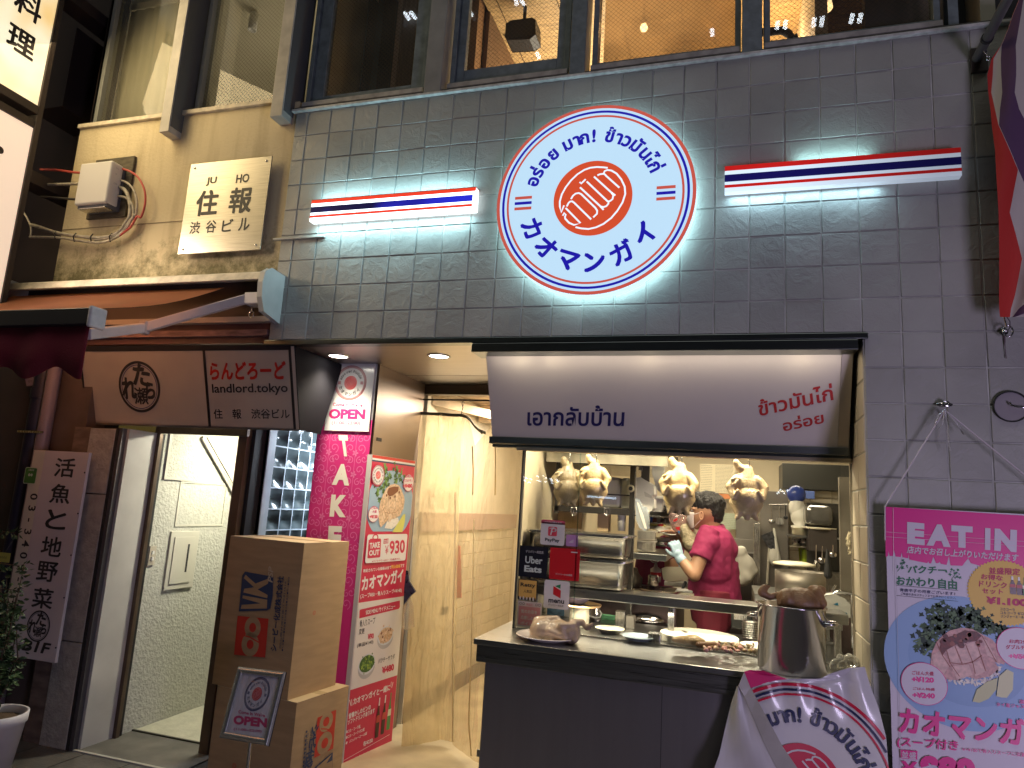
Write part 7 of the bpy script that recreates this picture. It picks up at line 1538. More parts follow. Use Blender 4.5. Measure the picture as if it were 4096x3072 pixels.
mb = MB(); mb.slab([(1.32, 1.0, s0.z+.02), (a.x+.03, 1.0, s0.z+.02), (a.x+.03, 2.2, s0.z+.02), (1.32, 2.2, s0.z+.02)], (0, 0, .02), M_steel); mb.slab([(a.x+.03, 1.0, s0.z-.0), (a.x+.03, 2.2, s0.z-.0), (a.x+.03, 2.2, s0.z+.05), (a.x+.03, 1.0, s0.z+.05)], (.006, 0, 0), M_steel); mb.build("shelf", rk)
zc_ = at(kr(590, 1640), Y=1.05).z; zc2 = at(kp(150, 950), Y=1.0).z
mb = MB(); mb.box((a.x+.015, 1.0, zc2), (a.x+.20, 1.7, zc2+.035), M_steelh); mb.box((1.32, 1.02, zB_-.02), (a.x+.16, 1.7, zB_-.012), M_rk); mb.build("shelf", rk, bev=.002)
M_foam = mat("foam_white", (.74, .72, .64), .5)
for i, (x0_, x1_, yt, yb) in enumerate(((0, 335, 440, 965), (350, 495, 455, 985))):
    p, q = at(kr(x0_, yt), Y=1.08), at(kr(x1_, yb), Y=1.08); t = thing("foam_box", (p.x, 1.1, q.z), ("white foam lunch box stack left of the rack post seam, partly behind the second chicken", "white foam lunch boxes directly left of the black rack post")[i], "box"); mb = MB(); mb.box((p.x, 1.08, q.z), (q.x, 1.22, p.z), M_foam); mb.build("stack", t, bev=.02)
prf = [(600,455),(670,460),(770,510),(890,590),(895,740),(860,760),(855,800),(888,820),(888,960),(850,1010),(790,1020),(600,990)]
t = thing("foam_box", at(kr(740, 1015), Y=1.1), "stack of opened white foam lunch boxes right of the black rack post", "box"); mb = MB(); mb.slab([at(kr(*q), Y=1.06) for q in prf], (0, .16, 0), M_foam); mb.build("stack", t, bev=.008)
mb = MB(); mb.slab([at(kr(*q), Y=1.055) for q in ((730,690),(760,700),(850,755),(858,800),(745,770))], (0, .002, 0), mat("foam_groove", (.5, .48, .42), .6)); mb.build("edge", t)
t = thing("plastic_tub", at(kr(960, 1015), Y=1.3), "grey-white lidded tub right of the foam boxes", "tub"); p, q = at(kr(860, 810), Y=1.3), at(kr(1045, 1015), Y=1.3); mb = MB(); mb.slab([(p.x, 1.3, p.z), (q.x, 1.3, p.z), (q.x-.012, 1.3, q.z), (p.x+.012, 1.3, q.z)], (0, .2, 0), mat("tub_white", (.60, .58, .52), .4)); mb.build("body", t, bev=.005)
mb = MB(); mb.box((p.x-.012, 1.285, p.z), (q.x+.014, 1.52, p.z+.02), mat("tub_lid", (.66, .64, .58), .4)); mb.build("lid", t, bev=.004)
t = thing("cream_tub", at(kr(1135, 1015), Y=1.45), "cream tub with a black handle beside the white lidded tub", "tub"); p, q = at(kr(1050, 900), Y=1.45), at(kr(1225, 1020), Y=1.45); mb = MB(); mb.box((p.x, 1.45, q.z), (q.x, 1.6, p.z), mat("tub_cream", (.58, .52, .38), .4)); mb.build("body", t, bev=.008); mb = MB(); mb.box((p.x-.005, 1.44, p.z+.001), (q.x+.005, 1.61, p.z+.012), M_crm); mb.tube([at(kr(*q), Y=1.44) for q in ((1060,925),(1090,950),(1090,990),(1065,1010))], .005, M_black, 8); mb.build("lid", t)
for (bx0, by0, bx1, by1, lab) in ((170, 580, 390, 700, "upper grey wire-mesh basket of bottles under the foam boxes"), (160, 715, 385, 855, "lower pale mesh basket on the steel shelf")):
    p, q = at(kp(bx0, by0), Y=1.08), at(kp(bx1, by1), Y=1.08); t = thing("basket", (p.x, 1.1, q.z), lab, "basket"); mb = MB(); mw = mat("basket_white", (.58, .54, .46), .5)
    nx = 14; nz_ = 7
    for i in range(nx+1): x = p.x + (q.x-p.x)*i/nx; mb.box((x-.0012, 1.078, q.z), (x+.0012, 1.081, p.z), mw)
    for i in range(nz_+1): z = q.z + (p.z-q.z)*i/nz_; mb.box((p.x, 1.0745, z-.0012), (q.x, 1.0775, z+.0012), mw)
    mb.box((p.x-.004, 1.07, p.z), (q.x+.004, 1.25, p.z+.006), mw); mb.box((p.x, 1.10, q.z), (q.x, 1.25, q.z+.003), mw); mb.build("mesh", t)
    for i in range(4): c = Vector((p.x + (q.x-p.x)*(.15+.22*i), 1.14, q.z+.004)); mb = MB(); mb.lathe([(0, 0), (.022, 0), (.022, (p.z-q.z)*.8), (.008, (p.z-q.z)*.98), (0, (p.z-q.z))], c, mat("bottle_grey%s" % "ab"[i % 2], ((.42, .40, .34), (.25, .22, .18))[i % 2], .3), 16); mb.build("contents", t)
t = thing("wrap_box", at(kp(420, 520), Y=1.5), "long yellow cling-film box with a red label lying on the rack", "box"); p, q = at(kp(312, 478), Y=1.4), at(kp(522, 520), Y=1.4); mb = MB(); mb.box((p.x, 1.4, q.z), (q.x, 1.46, p.z), mat("box_yellow", (.60, .55, .12), .5)); mb.build("carton", t, bev=.001); P = Panel((0, 1.399, 0), (1,0,0), (0,0,1)); P.px([kp(*a) for a in ((430,488),(510,486),(510,508),(430,510))], M_sr, 1); P.mb.build("print", t)
mb = MB(); mb.box((p.x-.02, 1.38, q.z-.02), (q.x+.04, 1.7, q.z-.001), M_crm); mb.build("ledge", rk)
t = thing("plastic_bag", at(kr(690, 1310), Y=.93), "translucent bag with white paper hanging off the rack post", "bag"); bq = [(590,800),(640,830),(700,930),(760,960),(820,1130),(800,1300),(745,1325),(650,1280),(610,1150)]
mb = MB(); mb.slab([at(kr(*q), Y=.93) for q in bq], (0, .03, 0), glassmat("bag_hazy", (.9, .95, 1), 1.4, .1, dirt=.7, dirtc=(.62, .68, .72))); mb.build("film", t, bev=.006)
mb = MB(); mb.slab([at(kr(*q), Y=.925) for q in ((610,860),(640,880),(720,1080),(780,1310),(740,1300),(670,1100))], (0, .003, 0), M_foam); mb.build("paper", t)
for (x, y, m_, lab) in ((660, 1045, M_crm, "round clear-lidded cup on the right end of the rack"), (560, 1010, mat("jar_brown", (.40, .28, .16), .4), "small tan jar under the cling-film box")):
    pass
t = thing("egg_bowl", at(kp(440, 740), Y=1.5), "stacked shallow steel bowls on the rack end by the cook's hands", "bowl"); c = at(kp(480, 775), Y=1.4)
mb = MB(); mb.lathe([(0, 0), (.05, 0), (.058, .03), (.05, .032), (0, .01)], c, M_steel, 26); mb.lathe([(0, .033), (.05, .033), (.058, .05), (0, .05)], c, M_crm, 26); mb.build("stack", t)
t = thing("wall_ring", at(kr(510, 640), Y=.98), "cream round socket ring on the black rack post", "fitting"); c = at(kr(510, 640), Y=.985); mb = MB(); mb.lathe([(.012, 0), (.022, 0), (.022, .01), (.012, .01)], c, M_crm, 24, (0, -1, 0)); mb.lathe([(.012, .004), (0, .004)], c, M_black, 20, (0, -1, 0)); mb.build("ring", t)
for (x, lab) in ((660, "clear plastic hook on the glass below the leftmost chicken"), (1015, "clear plastic hook on the glass below the second chicken")):
    c = at(k3(x, 675), Y=GY-.004); t = thing("clear_hook", c, lab, "hook"); mb = MB(); mb.tube([c + Vector((a_, -.006, b_)) for a_, b_ in ((-.014,0),(-.014,-.025),(-.006,-.035),(.006,-.035),(.014,-.025),(.014,0),(-.014,0))], .0016, glassmat("hook_clear", (1,1,1), 1.6, .02, dirt=.3), 6); mb.tube([c + Vector((0,-.008,-.012)), c+Vector((0,-.012,-.03))], .003, MATS["hook_clear"], 6); mb.build("body", t)
# papers on the back wall and other back details
def paper(a, b, Y, m, label, lines=0, nm="wall_notice", red=False):
    P = Panel((0, Y, 0), (1,0,0), (0,0,1)); p, q = P.p(a), P.p(b); t = thing(nm, (p[0], Y, q[1]), label, "notice"); mb = MB(); mb.box((p[0], Y, q[1]), (q[0], Y+.006, p[1]), m); mb.build("sheet", t)
    if lines:
        random.seed(int(p[0]*1000)); H = p[1]-q[1]; W = q[0]-p[0]
        for i in range(lines):
            y = p[1] - H*(i+1)/(lines+1); x = p[0]+W*.08
            while x < q[0]-W*.12: l = W*random.uniform(.03, .12); P.rect(x, y-H*.008, min(x+l, q[0]-W*.08), y+H*.010, mat("notice_text", (.30, .26, .18), .7), 1); x += l + W*.02
        P.mb.build("lettering", t)
    return t
M_pap = mat("paper_cream", (.72, .64, .46), .7)
paper(k4(268, 200), k4(408, 520), 2.9, M_pap, "left paper notice on the kitchen back wall above the cook", 16)
paper(k4(415, 205), k4(640, 520), 2.9, M_pap, "right paper notice on the back wall between the two hanging chickens", 20)
paper(k4(445, 520), k4(640, 580), 2.89, mat("paper_orange", (.62, .22, .08), .6), "orange lettered strip under the wall notices", 3)
paper(k4(470, 590), k4(555, 690), 2.88, mat("paper_brown", (.20, .16, .13), .6), "dark brown photo card under the orange strip", 0)
paper(k4(470, 725), k4(740, 910), 2.88, mat("pale_green_panel", (.45, .50, .38), .5), "pale green glass panel on the back wall behind the cook", 8)
t = thing("range_hood", at(kr(300, 200), Y=.9), "grimy steel extractor hood along the top of the kitchen window", "hood")
mb = MB(); zh = at(k3(300, 180), Y=.8).z; mb.box((1.32, .75, zh), (2.0, .78, 2.2), mat("hood_grime", (.34, .31, .24), .45, .6, var=.7, vs=5)); mb.box((1.32, .78, zh+.10), (2.0, 1.6, zh+.12), M_rk); mb.build("canopy", t)
t = thing("paper_roll", at(kr(980, 400), Y=1.2), "ribbed white plastic bag roll hanging behind the foam boxes", "roll"); p, q = at(kr(875, 70), Y=1.2), at(kr(1070, 400), Y=1.2)
mb = MB(); n_ = 14; rowA = [Vector((p.x + (q.x-p.x)*i/n_, 1.2 + (.012 if i % 2 else 0), p.z+.1)) for i in range(n_+1)]; rowB = [Vector((v.x, v.y, q.z)) for v in rowA]; rowC = [Vector((v.x + .03, v.y, q.z-.09 - .08*i/n_)) for i, v in enumerate(rowA)]; mb.grid([rowA, rowB, rowC], M_foam); mb.build("sheet", t, thick=.004)
mb = MB(); mb.box((p.x-.06, 1.15, p.z-.2), (p.x-.012, 1.2, 2.2), M_rk); mb.build("duct", t)
# right-hand side: pot with lid, green tub, bottles, tap ...
t = thing("lidded_pot", at(k4(1300, 1500), Y=1.0), "large steel pot with a cream lid and ladles, right side of the kitchen", "pot"); c = at(k4(1340, 1600), Y=1.25); zt_ = at(k4(1340, 1390), Y=1.25).z; rr_ = (at(k4(1660, 1450), Y=1.25).x - at(k4(1115, 1450), Y=1.25).x)/2
mb = MB(); mb.lathe([(0, 0), (rr_, 0), (rr_, zt_-c.z+.02), (rr_-.004, zt_-c.z+.02), (rr_-.004, .02), (0, .02)], c, mat("pot_satin", (.30, .27, .23), .45, .8, var=.2, vs=4), 48); mb.build("body", t)
mb = MB(); cl = at(k4(1275, 1290), Y=1.22); rl = (at(k4(1505, 1290), Y=1.22).x - at(k4(1045, 1290), Y=1.22).x)/2; mb.lathe([(0, 0), (rl, 0), (rl, .012), (rl*.6, .022), (0, .024)], cl, M_crm, 48); mb.build("lid", t)
mb = MB(); mb.cap(at(k4(1630, 1130), Y=1.1), at(k4(1640, 1390), Y=1.1), .006, .022, M_black); mb.build("ladle", t)
mb = MB(); mb.box((c.x-.25, 1.05, c.z-.05), (c.x+.3, 1.6, c.z-.001), M_steelh); mb.box((c.x-.25, 1.07, GZ), (c.x+.3, 1.6, c.z-.051), MATS["range_dark"]); mb.build("stove", t)
t = thing("green_tub", at(k4(1430, 1250), Y=2.2), "bright lime green tub under the small shelf of steel cups", "tub"); c = at(k4(1425, 1270), Y=2.0); z_ = at(k4(1425, 1125), Y=2.0).z - c.z; w_ = (at(k4(1490, 1200), Y=2.0).x - at(k4(1360, 1200), Y=2.0).x)/2
mb = MB(); mb.slab([c + Vector((-w_*.85, 0, 0)), c + Vector((w_*.85, 0, 0)), c + Vector((w_, 0, z_)), c + Vector((-w_, 0, z_))], (0, .16, 0), mat("lime_plastic", (.42, .55, .03), .35)); mb.build("body", t, bev=.008)
t = thing("cup_shelf", at(k4(1370, 1100), Y=2.0), "small cream shelf carrying steel cups above the green tub", "shelf"); p, q = at(k4(1240, 1085), Y=2.0), at(k4(1490, 1112), Y=2.0); mb = MB(); mb.box((p.x, 1.98, q.z), (q.x, 2.2, p.z), M_crm); mb.build("board", t, bev=.002)
for i, xx in enumerate((1300, 1385, 1450)): c = at(k4(xx, 1085), Y=2.05); mb = MB(); mb.lathe([(0, 0), (.028, 0), (.032, .05), (.028, .05), (0, .01)], c + Vector((0, 0, .002)), M_steel, 20); mb.build("cup", t)
t = thing("white_jug", at(k4(1340, 930), Y=2.0), "white plastic jug and blue-capped bag on the right of the kitchen", "jug"); c = at(k4(1340, 955), Y=1.95)
mb = MB(); mb.lathe([(0, 0), (.05, 0), (.05, .04), (.06, .05), (.035, .06), (.055, .09), (.06, .14), (.03, .19), (.02, .22), (0, .22)], c, M_foam, 24); mb.build("body", t)
mb = MB(); c = at(k4(1300, 530), Y=1.95); mb.ell(c, (.06, .05, .06), mat("bag_blue", (.03, .06, .30), .3), nu=14); mb.ell(c + Vector((.0, 0, -.09)), (.05, .05, .07), M_foam); mb.build("bag", t)
t = thing("dark_container", at(k4(1560, 860), Y=1.7), "stacked dark glossy containers at the right of the kitchen", "container"); p, q = at(k4(1400, 640), Y=1.7), at(k4(1700, 870), Y=1.7); mb = MB(); mb.box((p.x, 1.7, q.z), (q.x, 1.9, p.z), mat("container_smoke", (.14, .135, .125), .15, .3, var=.5, vs=6)); mb.build("box", t, bev=.03)
mb = MB(); a_ = at(k4(1560, 885), Y=1.7); mb.lathe([(0, 0), (.10, .0), (.105, .012), (0, .014)], a_ - Vector((0, -.1, .012)), M_crm, 30); mb.box((p.x+.02, 1.72, q.z-.16), (q.x+.02, 1.9, q.z-.02), mat("container_dark", (.06, .05, .045), .3)); mb.build("tray", t)
t = thing("tap", at(k4(1740, 1600), Y=.9), "chrome kitchen tap at the lower right of the window", "tap"); mb = MB(); mb.tube([at(k4(*q), Y=.9) for q in ((1915,1600),(1800,1580),(1730,1575),(1700,1600))], .011, M_chr, 12); mb.tube([at(k4(*q), Y=.9) for q in ((1655,1620),(1720,1500))], .006, M_chr, 8); a_ = at(k4(1900, 1600), Y=.9); mb.tube([a_, (a_.x, .9, .9)], .012, M_chr, 12); mb.build("spout", t)
t = thing("hanging_gloves", at(k4(1050, 1150), Y=1.9), "white gloves and a printed cloth hanging on the locker door", "gloves"); mb = MB(); mb.ell(at(k4(1050, 1190), Y=2.05), (.03, .02, .06), M_foam); mb.cap(at(k4(1060, 900), Y=2.05), at(k4(1105, 1250), Y=2.05), .008, .02, M_foam); mb.cap(at(k4(1020, 960), Y=2.05), at(k4(985, 1480), Y=2.05), .008, .008, mat("handle_beige", (.5, .46, .38), .5)); mb.build("glove", t); mb = MB(); mb.slab([at(k4(*q), Y=2.04) for q in ((920,970),(1040,920),(1090,1050),(1060,1130),(1000,1100))], (0, .01, 0), mat("cloth_dark", (.05, .05, .055), .7, var=.8, vs=60)); mb.build("cloth", t)
t = thing("apron_bag", at(k4(720, 1400), Y=1.9), "white crumpled bag hanging behind the cook's back", "bag"); mb = MB()
for q, r in (((690,1150),.05),((720,1250),.07),((760,1330),.075),((700,1350),.07),((690,1420),.06),((770,1400),.05)): mb.ell(at(k4(*q), Y=1.95), (r, .05, r), M_foam)
blob(mb, "cloth", t, mat("bag_white_cloth", (.66, .63, .55), .6), .01, 3, bump=lambda q: .012*noise.noise(q*18))
t = thing("dried_noodles", at(k4(1880, 1060), Y=.8), "bundle of pale string hanging at the right edge of the window", "string"); mb = MB(); random.seed(4); c = at(k4(1885, 1040), Y=.75)
for i in range(16):
    a0 = random.random()*6; mb.tube([c + Vector((random.gauss(0, .004) + .016*math.cos(a0+j), random.gauss(0, .006), .045 - .012*j + .01*math.sin(a0+j*1.3))) for j in range(9)], .0016, mat("string_cream", (.60, .52, .36), .7), 5, False)
mb.build("strands", t)
# ------------------------------------------------------------------ more kitchen gear
def hang(px_, py_, py2, Y, m, label, kind="ladle", w_=.02):
    a, b_ = at(k4(px_, py_), Y=Y), at(k4(px_, py2), Y=Y); t = thing(kind, a, label, kind); mb = MB(); mb.tube([a, b_], .0035, m, 8)
    if kind == "ladle": mb.ell(b_ - Vector((0, 0, w_*.6)), (w_, w_*.6, w_*.8), m)
    elif kind == "spatula": mb.box(b_ + Vector((-w_, -.002, -w_*2)), b_ + Vector((w_, .002, 0)), m)
    else:
        for i in range(7): an = math.pi*i/7; mb.tube([b_, b_ + Vector((w_*math.cos(an), w_*math.sin(an), -.03)), b_ + Vector((w_*.8*math.cos(an), w_*.8*math.sin(an), -.06)), b_ - Vector((0, 0, .075)), b_ + Vector((-w_*math.cos(an), -w_*math.sin(an), -.03)), b_], .001, m, 5, False)
    mb.build("utensil", t)
ur = thing("utensil_rail", at(k4(1100, 430), Y=2.05), "steel rail with hanging ladles on the right side of the kitchen", "rail"); mb = MB(); a, b_ = at(k4(1010, 640), Y=2.05), at(k4(1250, 640), Y=2.05); mb.tube([a, b_], .005, M_steel, 8); mb.build("bar", ur)
hang(1035, 645, 800, 2.04, M_steel, "long steel ladle on the left end of the utensil rail"); hang(1120, 645, 780, 2.04, M_steel, "flat steel spatula in the middle of the utensil rail", "spatula", .022); hang(1185, 645, 760, 2.04, M_black, "black-handled spoon on the right end of the utensil rail", "ladle", .016)
hang(1510, 1070, 1230, 1.5, M_steel, "wire whisk hanging in front of the lime green tub", "whisk", .022); hang(1575, 1080, 1210, 1.5, M_pot, "small shiny skimmer right of the wire whisk", "ladle", .024); hang(1690, 1070, 1150, 1.5, M_pot, "steel cup ladle nearest the right edge of the window", "ladle", .022)
t = thing("plate_stack", at(k4(1345, 960), Y=1.9), "stack of cream plates beneath the white jug", "plates"); c = at(k4(1345, 965), Y=1.9); mb = MB()
for i in range(6): mb.lathe([(0, i*.008), (.045, i*.008), (.058, i*.008+.005), (.045, i*.008+.003), (0, i*.008+.003)], c, M_crm, 30)
mb.build("stack", t)
mb = MB(); mb.box(c + Vector((-.08, -.05, -.012)), c + Vector((.36, .15, -.001)), M_steelh); mb.build("plate_shelf", t)
for i, (x, yb, yt, r, cl, lab) in enumerate(((345, 318, 235, .016, (.05, .12, .40), "blue-capped bottle on the back rack above the cling-film box"), (395, 318, 250, .018, (.30, .10, .05), "dark red jar beside the blue-capped bottle on the back rack"), (445, 318, 240, .016, (.55, .50, .40), "pale tall bottle on the back rack near the tub"), (500, 318, 262, .018, (.08, .07, .06), "short black jar at the right end of the back rack row"))):
    b0, b1 = at(kp(x, yb+145), Y=1.55), at(kp(x, yt+145), Y=1.55); h_ = b1.z - b0.z; t = thing("jar", b0, lab, "jar"); mb = MB(); mb.lathe([(0, 0), (r, 0), (r, h_*.65), (r*.45, h_*.8), (r*.45, h_), (0, h_)], b0, mat("jar_tint_%s" % "abcd"[i], cl, .3), 18); mb.build("body", t); mb = MB(); mb.lathe([(r*.5, h_*.99), (r*.5, h_*1.12), (0, h_*1.12)], b0, M_crm, 14); mb.build("cap", t)
b0 = at(kp(330, 465), Y=1.5); b1 = at(kp(540, 465), Y=1.5); mb = MB(); mb.box((b0.x-.02, 1.5, b0.z-.012), (b1.x+.03, 1.65, b0.z-.001), M_steel); mb.box((b0.x-.02, 1.64, b0.z), (b1.x+.03, 1.65, b0.z+.16), mat("rack_back_dark", (.10, .09, .08), .5)); mb.build("jar_shelf", rk)
t = thing("coil_stack", at(g6(865, 450), Y=.8), "stack of round steel mould rings under the shelf, left of the stock pot", "rings"); c = at(g6(862, 540), Y=.80); mb = MB()
for i in range(8): mb.lathe([(.030, i*.011), (.042, i*.011+.001), (.042, i*.011+.006), (.030, i*.011+.007)], c, M_steel, 26)
mb.build("rings", t)
t = thing("chopping_knife_rack", at(g6(640, 250), Y=1.0), "dark worktop appliance under the shelf behind the cutting boards", "appliance"); c = at(g6(780, 420), Y=.95); mb = MB(); mb.box(c + Vector((-.05, 0, -.03)), c + Vector((.06, .1, .09)), mat("appliance_black", (.03, .03, .03), .25)); mb.build("body", t, bev=.008)
mb = MB(); mb.box(c + Vector((-.035, -.004, .02)), c + Vector((.03, -.001, .06)), M_steel); mb.build("panel", t)
t = thing("spice_tin", at(f5(1300, 330), Y=.7), "pair of small square steel tins behind the domed lid", "tin"); c = at(f5(1255, 330), Y=.72); mb = MB(); mb.box((c.x-.03, .72, .9005), (c.x+.02, .78, .985), M_steel); mb.build("tin", t, bev=.003); mb = MB(); mb.box((c.x+.026, .72, .9005), (c.x+.07, .78, .965), mat("tin_dull", (.35, .32, .28), .4, .8)); mb.build("tin", t, bev=.003)
t = thing("paper_cups", at(k3(1180, 900), Y=1.05), "tube of stacked white paper cups on the rack behind the pans", "cups"); c = at(k3(1165, 920), Y=1.06); mb = MB(); mb.lathe([(0, 0), (.022, 0), (.026, .12), (.028, .125), (0, .125)], c, M_foam, 24); mb.build("stack", t)
t = thing("tan_box", at(k3(960, 925), Y=1.1), "plain tan carton standing upright on the rack behind the steel pans", "box"); p, q = at(k3(915, 660), Y=1.1), at(k3(1020, 930), Y=1.1); mb = MB(); mb.box((p.x, 1.1, q.z), (q.x, 1.2, p.z), mat("carton_tan", (.62, .45, .24), .7, var=.1, vs=8)); mb.build("carton", t, bev=.003)
t = thing("tan_box", at(k3(600, 900), Y=1.1), "tall tan wood-toned board behind the two left chickens", "board"); p, q = at(k3(505, 300), Y=1.15), at(k3(735, 900), Y=1.15); mb = MB(); mb.box((p.x, 1.15, q.z), (q.x, 1.18, p.z), mat("board_tan", (.60, .42, .22), .6, var=.15, vs=5, streak=(8, 1, 1))); mb.build("panel", t, bev=.002)
# ------------------------------------------------------------------ the cook (faces left, seen from behind his left shoulder)
M_skin = mat("skin", (.46, .25, .15), .5, var=.1, vs=18, coat=.05); M_hair = mat("hair_black", (.012, .010, .010), .38, bump=.9, bs=160, streak=(1, 1, .25)); M_polo = mat("polo_magenta", (.26, .012, .075), .8, var=.12, vs=9, bump=.25, bs=300); M_mask = mat("mask_white", (.72, .62, .60), .7); M_glv = mat("glove_blue", (.36, .50, .62), .45); M_trs = mat("trousers_wine", (.17, .012, .03), .8, var=.2, vs=8)
Yp = 1.30
kk = lambda x, y, Y=Yp: at(kp(x, y), Y=Y)
ck_ = thing("person", (kk(1180, 1500).x, Yp, GZ), "cook in magenta polo shirt and white mask, facing left, one hand in a blue glove", "person")
# key joints
neckb = kk(1190, 560, Yp+.01); headc = kk(1075, 318, Yp); chest = kk(1190, 760, Yp); belly = kk(1185, 1100, Yp); hip = kk(1180, 1440, Yp)
shL = kk(1070, 720, Yp-.13); elL = kk(920, 1160, Yp-.20); wrL = kk(720, 930, Yp-.16); haL = kk(675, 850, Yp-.14)
shR = kk(1130, 700, Yp+.15); elR = kk(930, 850, Yp+.20); wrR = kk(735, 690, Yp+.10); haR = kk(665, 630, Yp+.06)
feetz = GZ
mb = MB()
# torso / neck / head
mb.cap(hip - Vector((0, 0, .02)), belly, .105, .10, M_skin); mb.cap(belly, chest, .10, .102, M_skin); mb.cap(chest, neckb - Vector((0, 0, .03)), .102, .055, M_skin)
mb.cap(shL, shR, .048, .048, M_skin); mb.cap(neckb - Vector((0, 0, .03)), headc + Vector((.02, 0, -.045)), .054, .05, M_skin)
mb.ell(headc + Vector((.012, 0, .015)), (.094, .074, .098), M_skin, nu=24, nv=16); mb.ell(headc + Vector((-.030, -.0, -.035)), (.058, .056, .070), M_skin, nu=20, nv=14); mb.ell(headc + Vector((-.045, 0, -.085)), (.034, .036, .026), M_skin)
mb.cap(headc + Vector((-.088, -.004, -.005)), headc + Vector((-.104, -.006, -.032)), .008, .012, M_skin)
mb.ell(headc + Vector((-.072, -.012, .012)), (.022, .045, .010), M_skin)
mb.cap(shL, elL, .047, .038, M_skin, 16); mb.cap(elL, elL.lerp(wrL, .35), .038, .036, M_skin, 16); mb.cap(elL.lerp(wrL, .35), wrL, .036, .024, M_skin, 16)
mb.cap(shR, elR, .047, .037, M_skin, 16); mb.cap(elR, elR.lerp(wrR, .4), .036, .033, M_skin, 16); mb.cap(elR.lerp(wrR, .4), wrR, .033, .023, M_skin, 16)
def hand(mb, wr, dirv, palmn, m, curl, scale=1.0, thumb=1):
    """palm and five separate bent fingers; dirv towards fingertips, palmn palm normal"""
    d = dirv.normalized(); n = (palmn - d*palmn.dot(d)).normalized(); s_ = d.cross(n).normalized()*thumb; sc = scale
    L_ = .085*sc
    mb.cap(wr, wr + d*.03*sc, .022*sc, .025*sc, m)
    for k in (-1.5, -.5, .5, 1.5): mb.cap(wr + d*.02*sc + s_*k*.012*sc, wr + d*L_ + s_*k*.017*sc, .015*sc, .0115*sc, m)
    for k, ln in ((1.5, .066), (.5, .076), (-.5, .071), (-1.5, .056)):
        b0 = wr + d*L_ + s_*k*.019*sc; dd = (d + s_*k*.06).normalized(); p = b0; a = 0
        for seg, fr_ in ((0, .45), (1, .32), (2, .23)):
            a += curl*(.7, .7, .55)[seg]; dr = (dd*math.cos(a) + n*math.sin(a)); q = p + dr*ln*fr_*sc*1.15; mb.cap(p, q, (.0094-.0011*seg)*sc, (.0086-.0012*seg)*sc, m, 10); p = q
    t0 = wr + d*.022*sc + s_*.022*sc; td = (d*.62 + s_*.72 + n*.25).normalized(); t1 = t0 + td*.036*sc; t2 = t1 + (d*.8 + s_*.35 + n*.35).normalized()*.032*sc
    mb.cap(t0, t1, .013*sc, .011*sc, m, 10); mb.cap(t1, t2, .0108*sc, .008*sc, m, 10)
hand(mb, wrR, (haR - wrR).normalized() + Vector((-.25, -.1, .10)), Vector((0, -.3, -1)), M_skin, .35, 1.0, -1)
# legs
for s_ in (-1, 1):
    h0 = hip + Vector((0, s_*.075, -.03)); kn_ = Vector((hip.x-.01, hip.y + s_*.08, GZ+.44)); an_ = Vector((hip.x+.01, hip.y + s_*.08, GZ+.09))
    mb.cap(h0, kn_, .085, .055, M_skin); mb.cap(kn_, an_, .054, .038, M_skin); mb.cap(an_ - Vector((0, 0, .03)), an_ + Vector((-.14, 0, -.045)), .038, .028, M_skin)
blob(mb, "body", ck_, M_skin, .0052, 3)
# ear, face details
earc = kk(1010, 375, Yp-.075)
mb = MB(); mb.tube([earc + Vector((.014*math.cos(a)*.75, -.004+.003*math.cos(a), .024*math.sin(a))) for a in [2*math.pi*i/14 for i in range(15)]], .0048, M_skin, 8, False); mb.ell(earc, (.011, .005, .019), M_skin); mb.ell(earc - Vector((0, 0, .022)), (.006, .005, .007), M_skin); mb.build("ear", ck_)
mb = MB()
for sy in (-1, 1):
    e = headc + Vector((-.080, sy*.030, .000)); mb.ell(e, (.009, .012, .007), mat("eye_white", (.6, .58, .55), .2)); mb.ell(e + Vector((-.006, 0, 0)), (.004, .006, .006), M_black); mb.cap(headc + Vector((-.086, sy*.018, .022)), headc + Vector((-.074, sy*.048, .024)), .004, .003, M_hair)
mb.build("eyes", ck_)
# hair: full cap, shorter at the nape
mb = MB(); mb.ell(headc + Vector((.014, 0, .046)), (.100, .081, .078), M_hair, nu=28, nv=18); mb.ell(headc + Vector((.046, 0, .012)), (.066, .074, .070), M_hair); mb.ell(headc + Vector((-.045, 0, .070)), (.056, .060, .046), M_hair); mb.ell(headc + Vector((.056, 0, -.030)), (.044, .060, .042), M_hair)
blob(mb, "hair", ck_, M_hair, .0055, 2, bump=lambda q: .006*noise.noise(Vector((q.x*60, q.y*60, q.z*22))) + .003*noise.noise(q*120))
hb = bpy.data.objects
# mask with straps
mc_ = headc + Vector((-.062, 0, -.052)); mb = MB(); rws = []
for j in range(9):
    v = j/8; z = .042 - .098*v; rws.append([mc_ + Vector((-.052*math.cos(a)*(1-.55*abs(v-.45)**1.5*2) , .064*math.sin(a)*(1-.25*v), z)) for a in [(-1.45 + 2.9*i/12) for i in range(13)]])
mb.grid(rws, M_mask); mb.build("mask", ck_, thick=.002)
mb = MB(); e0 = earc + Vector((.002, -.004, .022)); e1 = earc + Vector((.0, -.004, -.024)); mb.tube([rws[1][0], rws[1][0].lerp(e0, .5) + Vector((0, -.006, 0)), e0], .0024, M_mask, 6); mb.tube([rws[7][0], rws[7][0].lerp(e1, .5) + Vector((0, -.006, 0)), e1], .0024, M_mask, 6); mb.build("mask_strap", ck_)
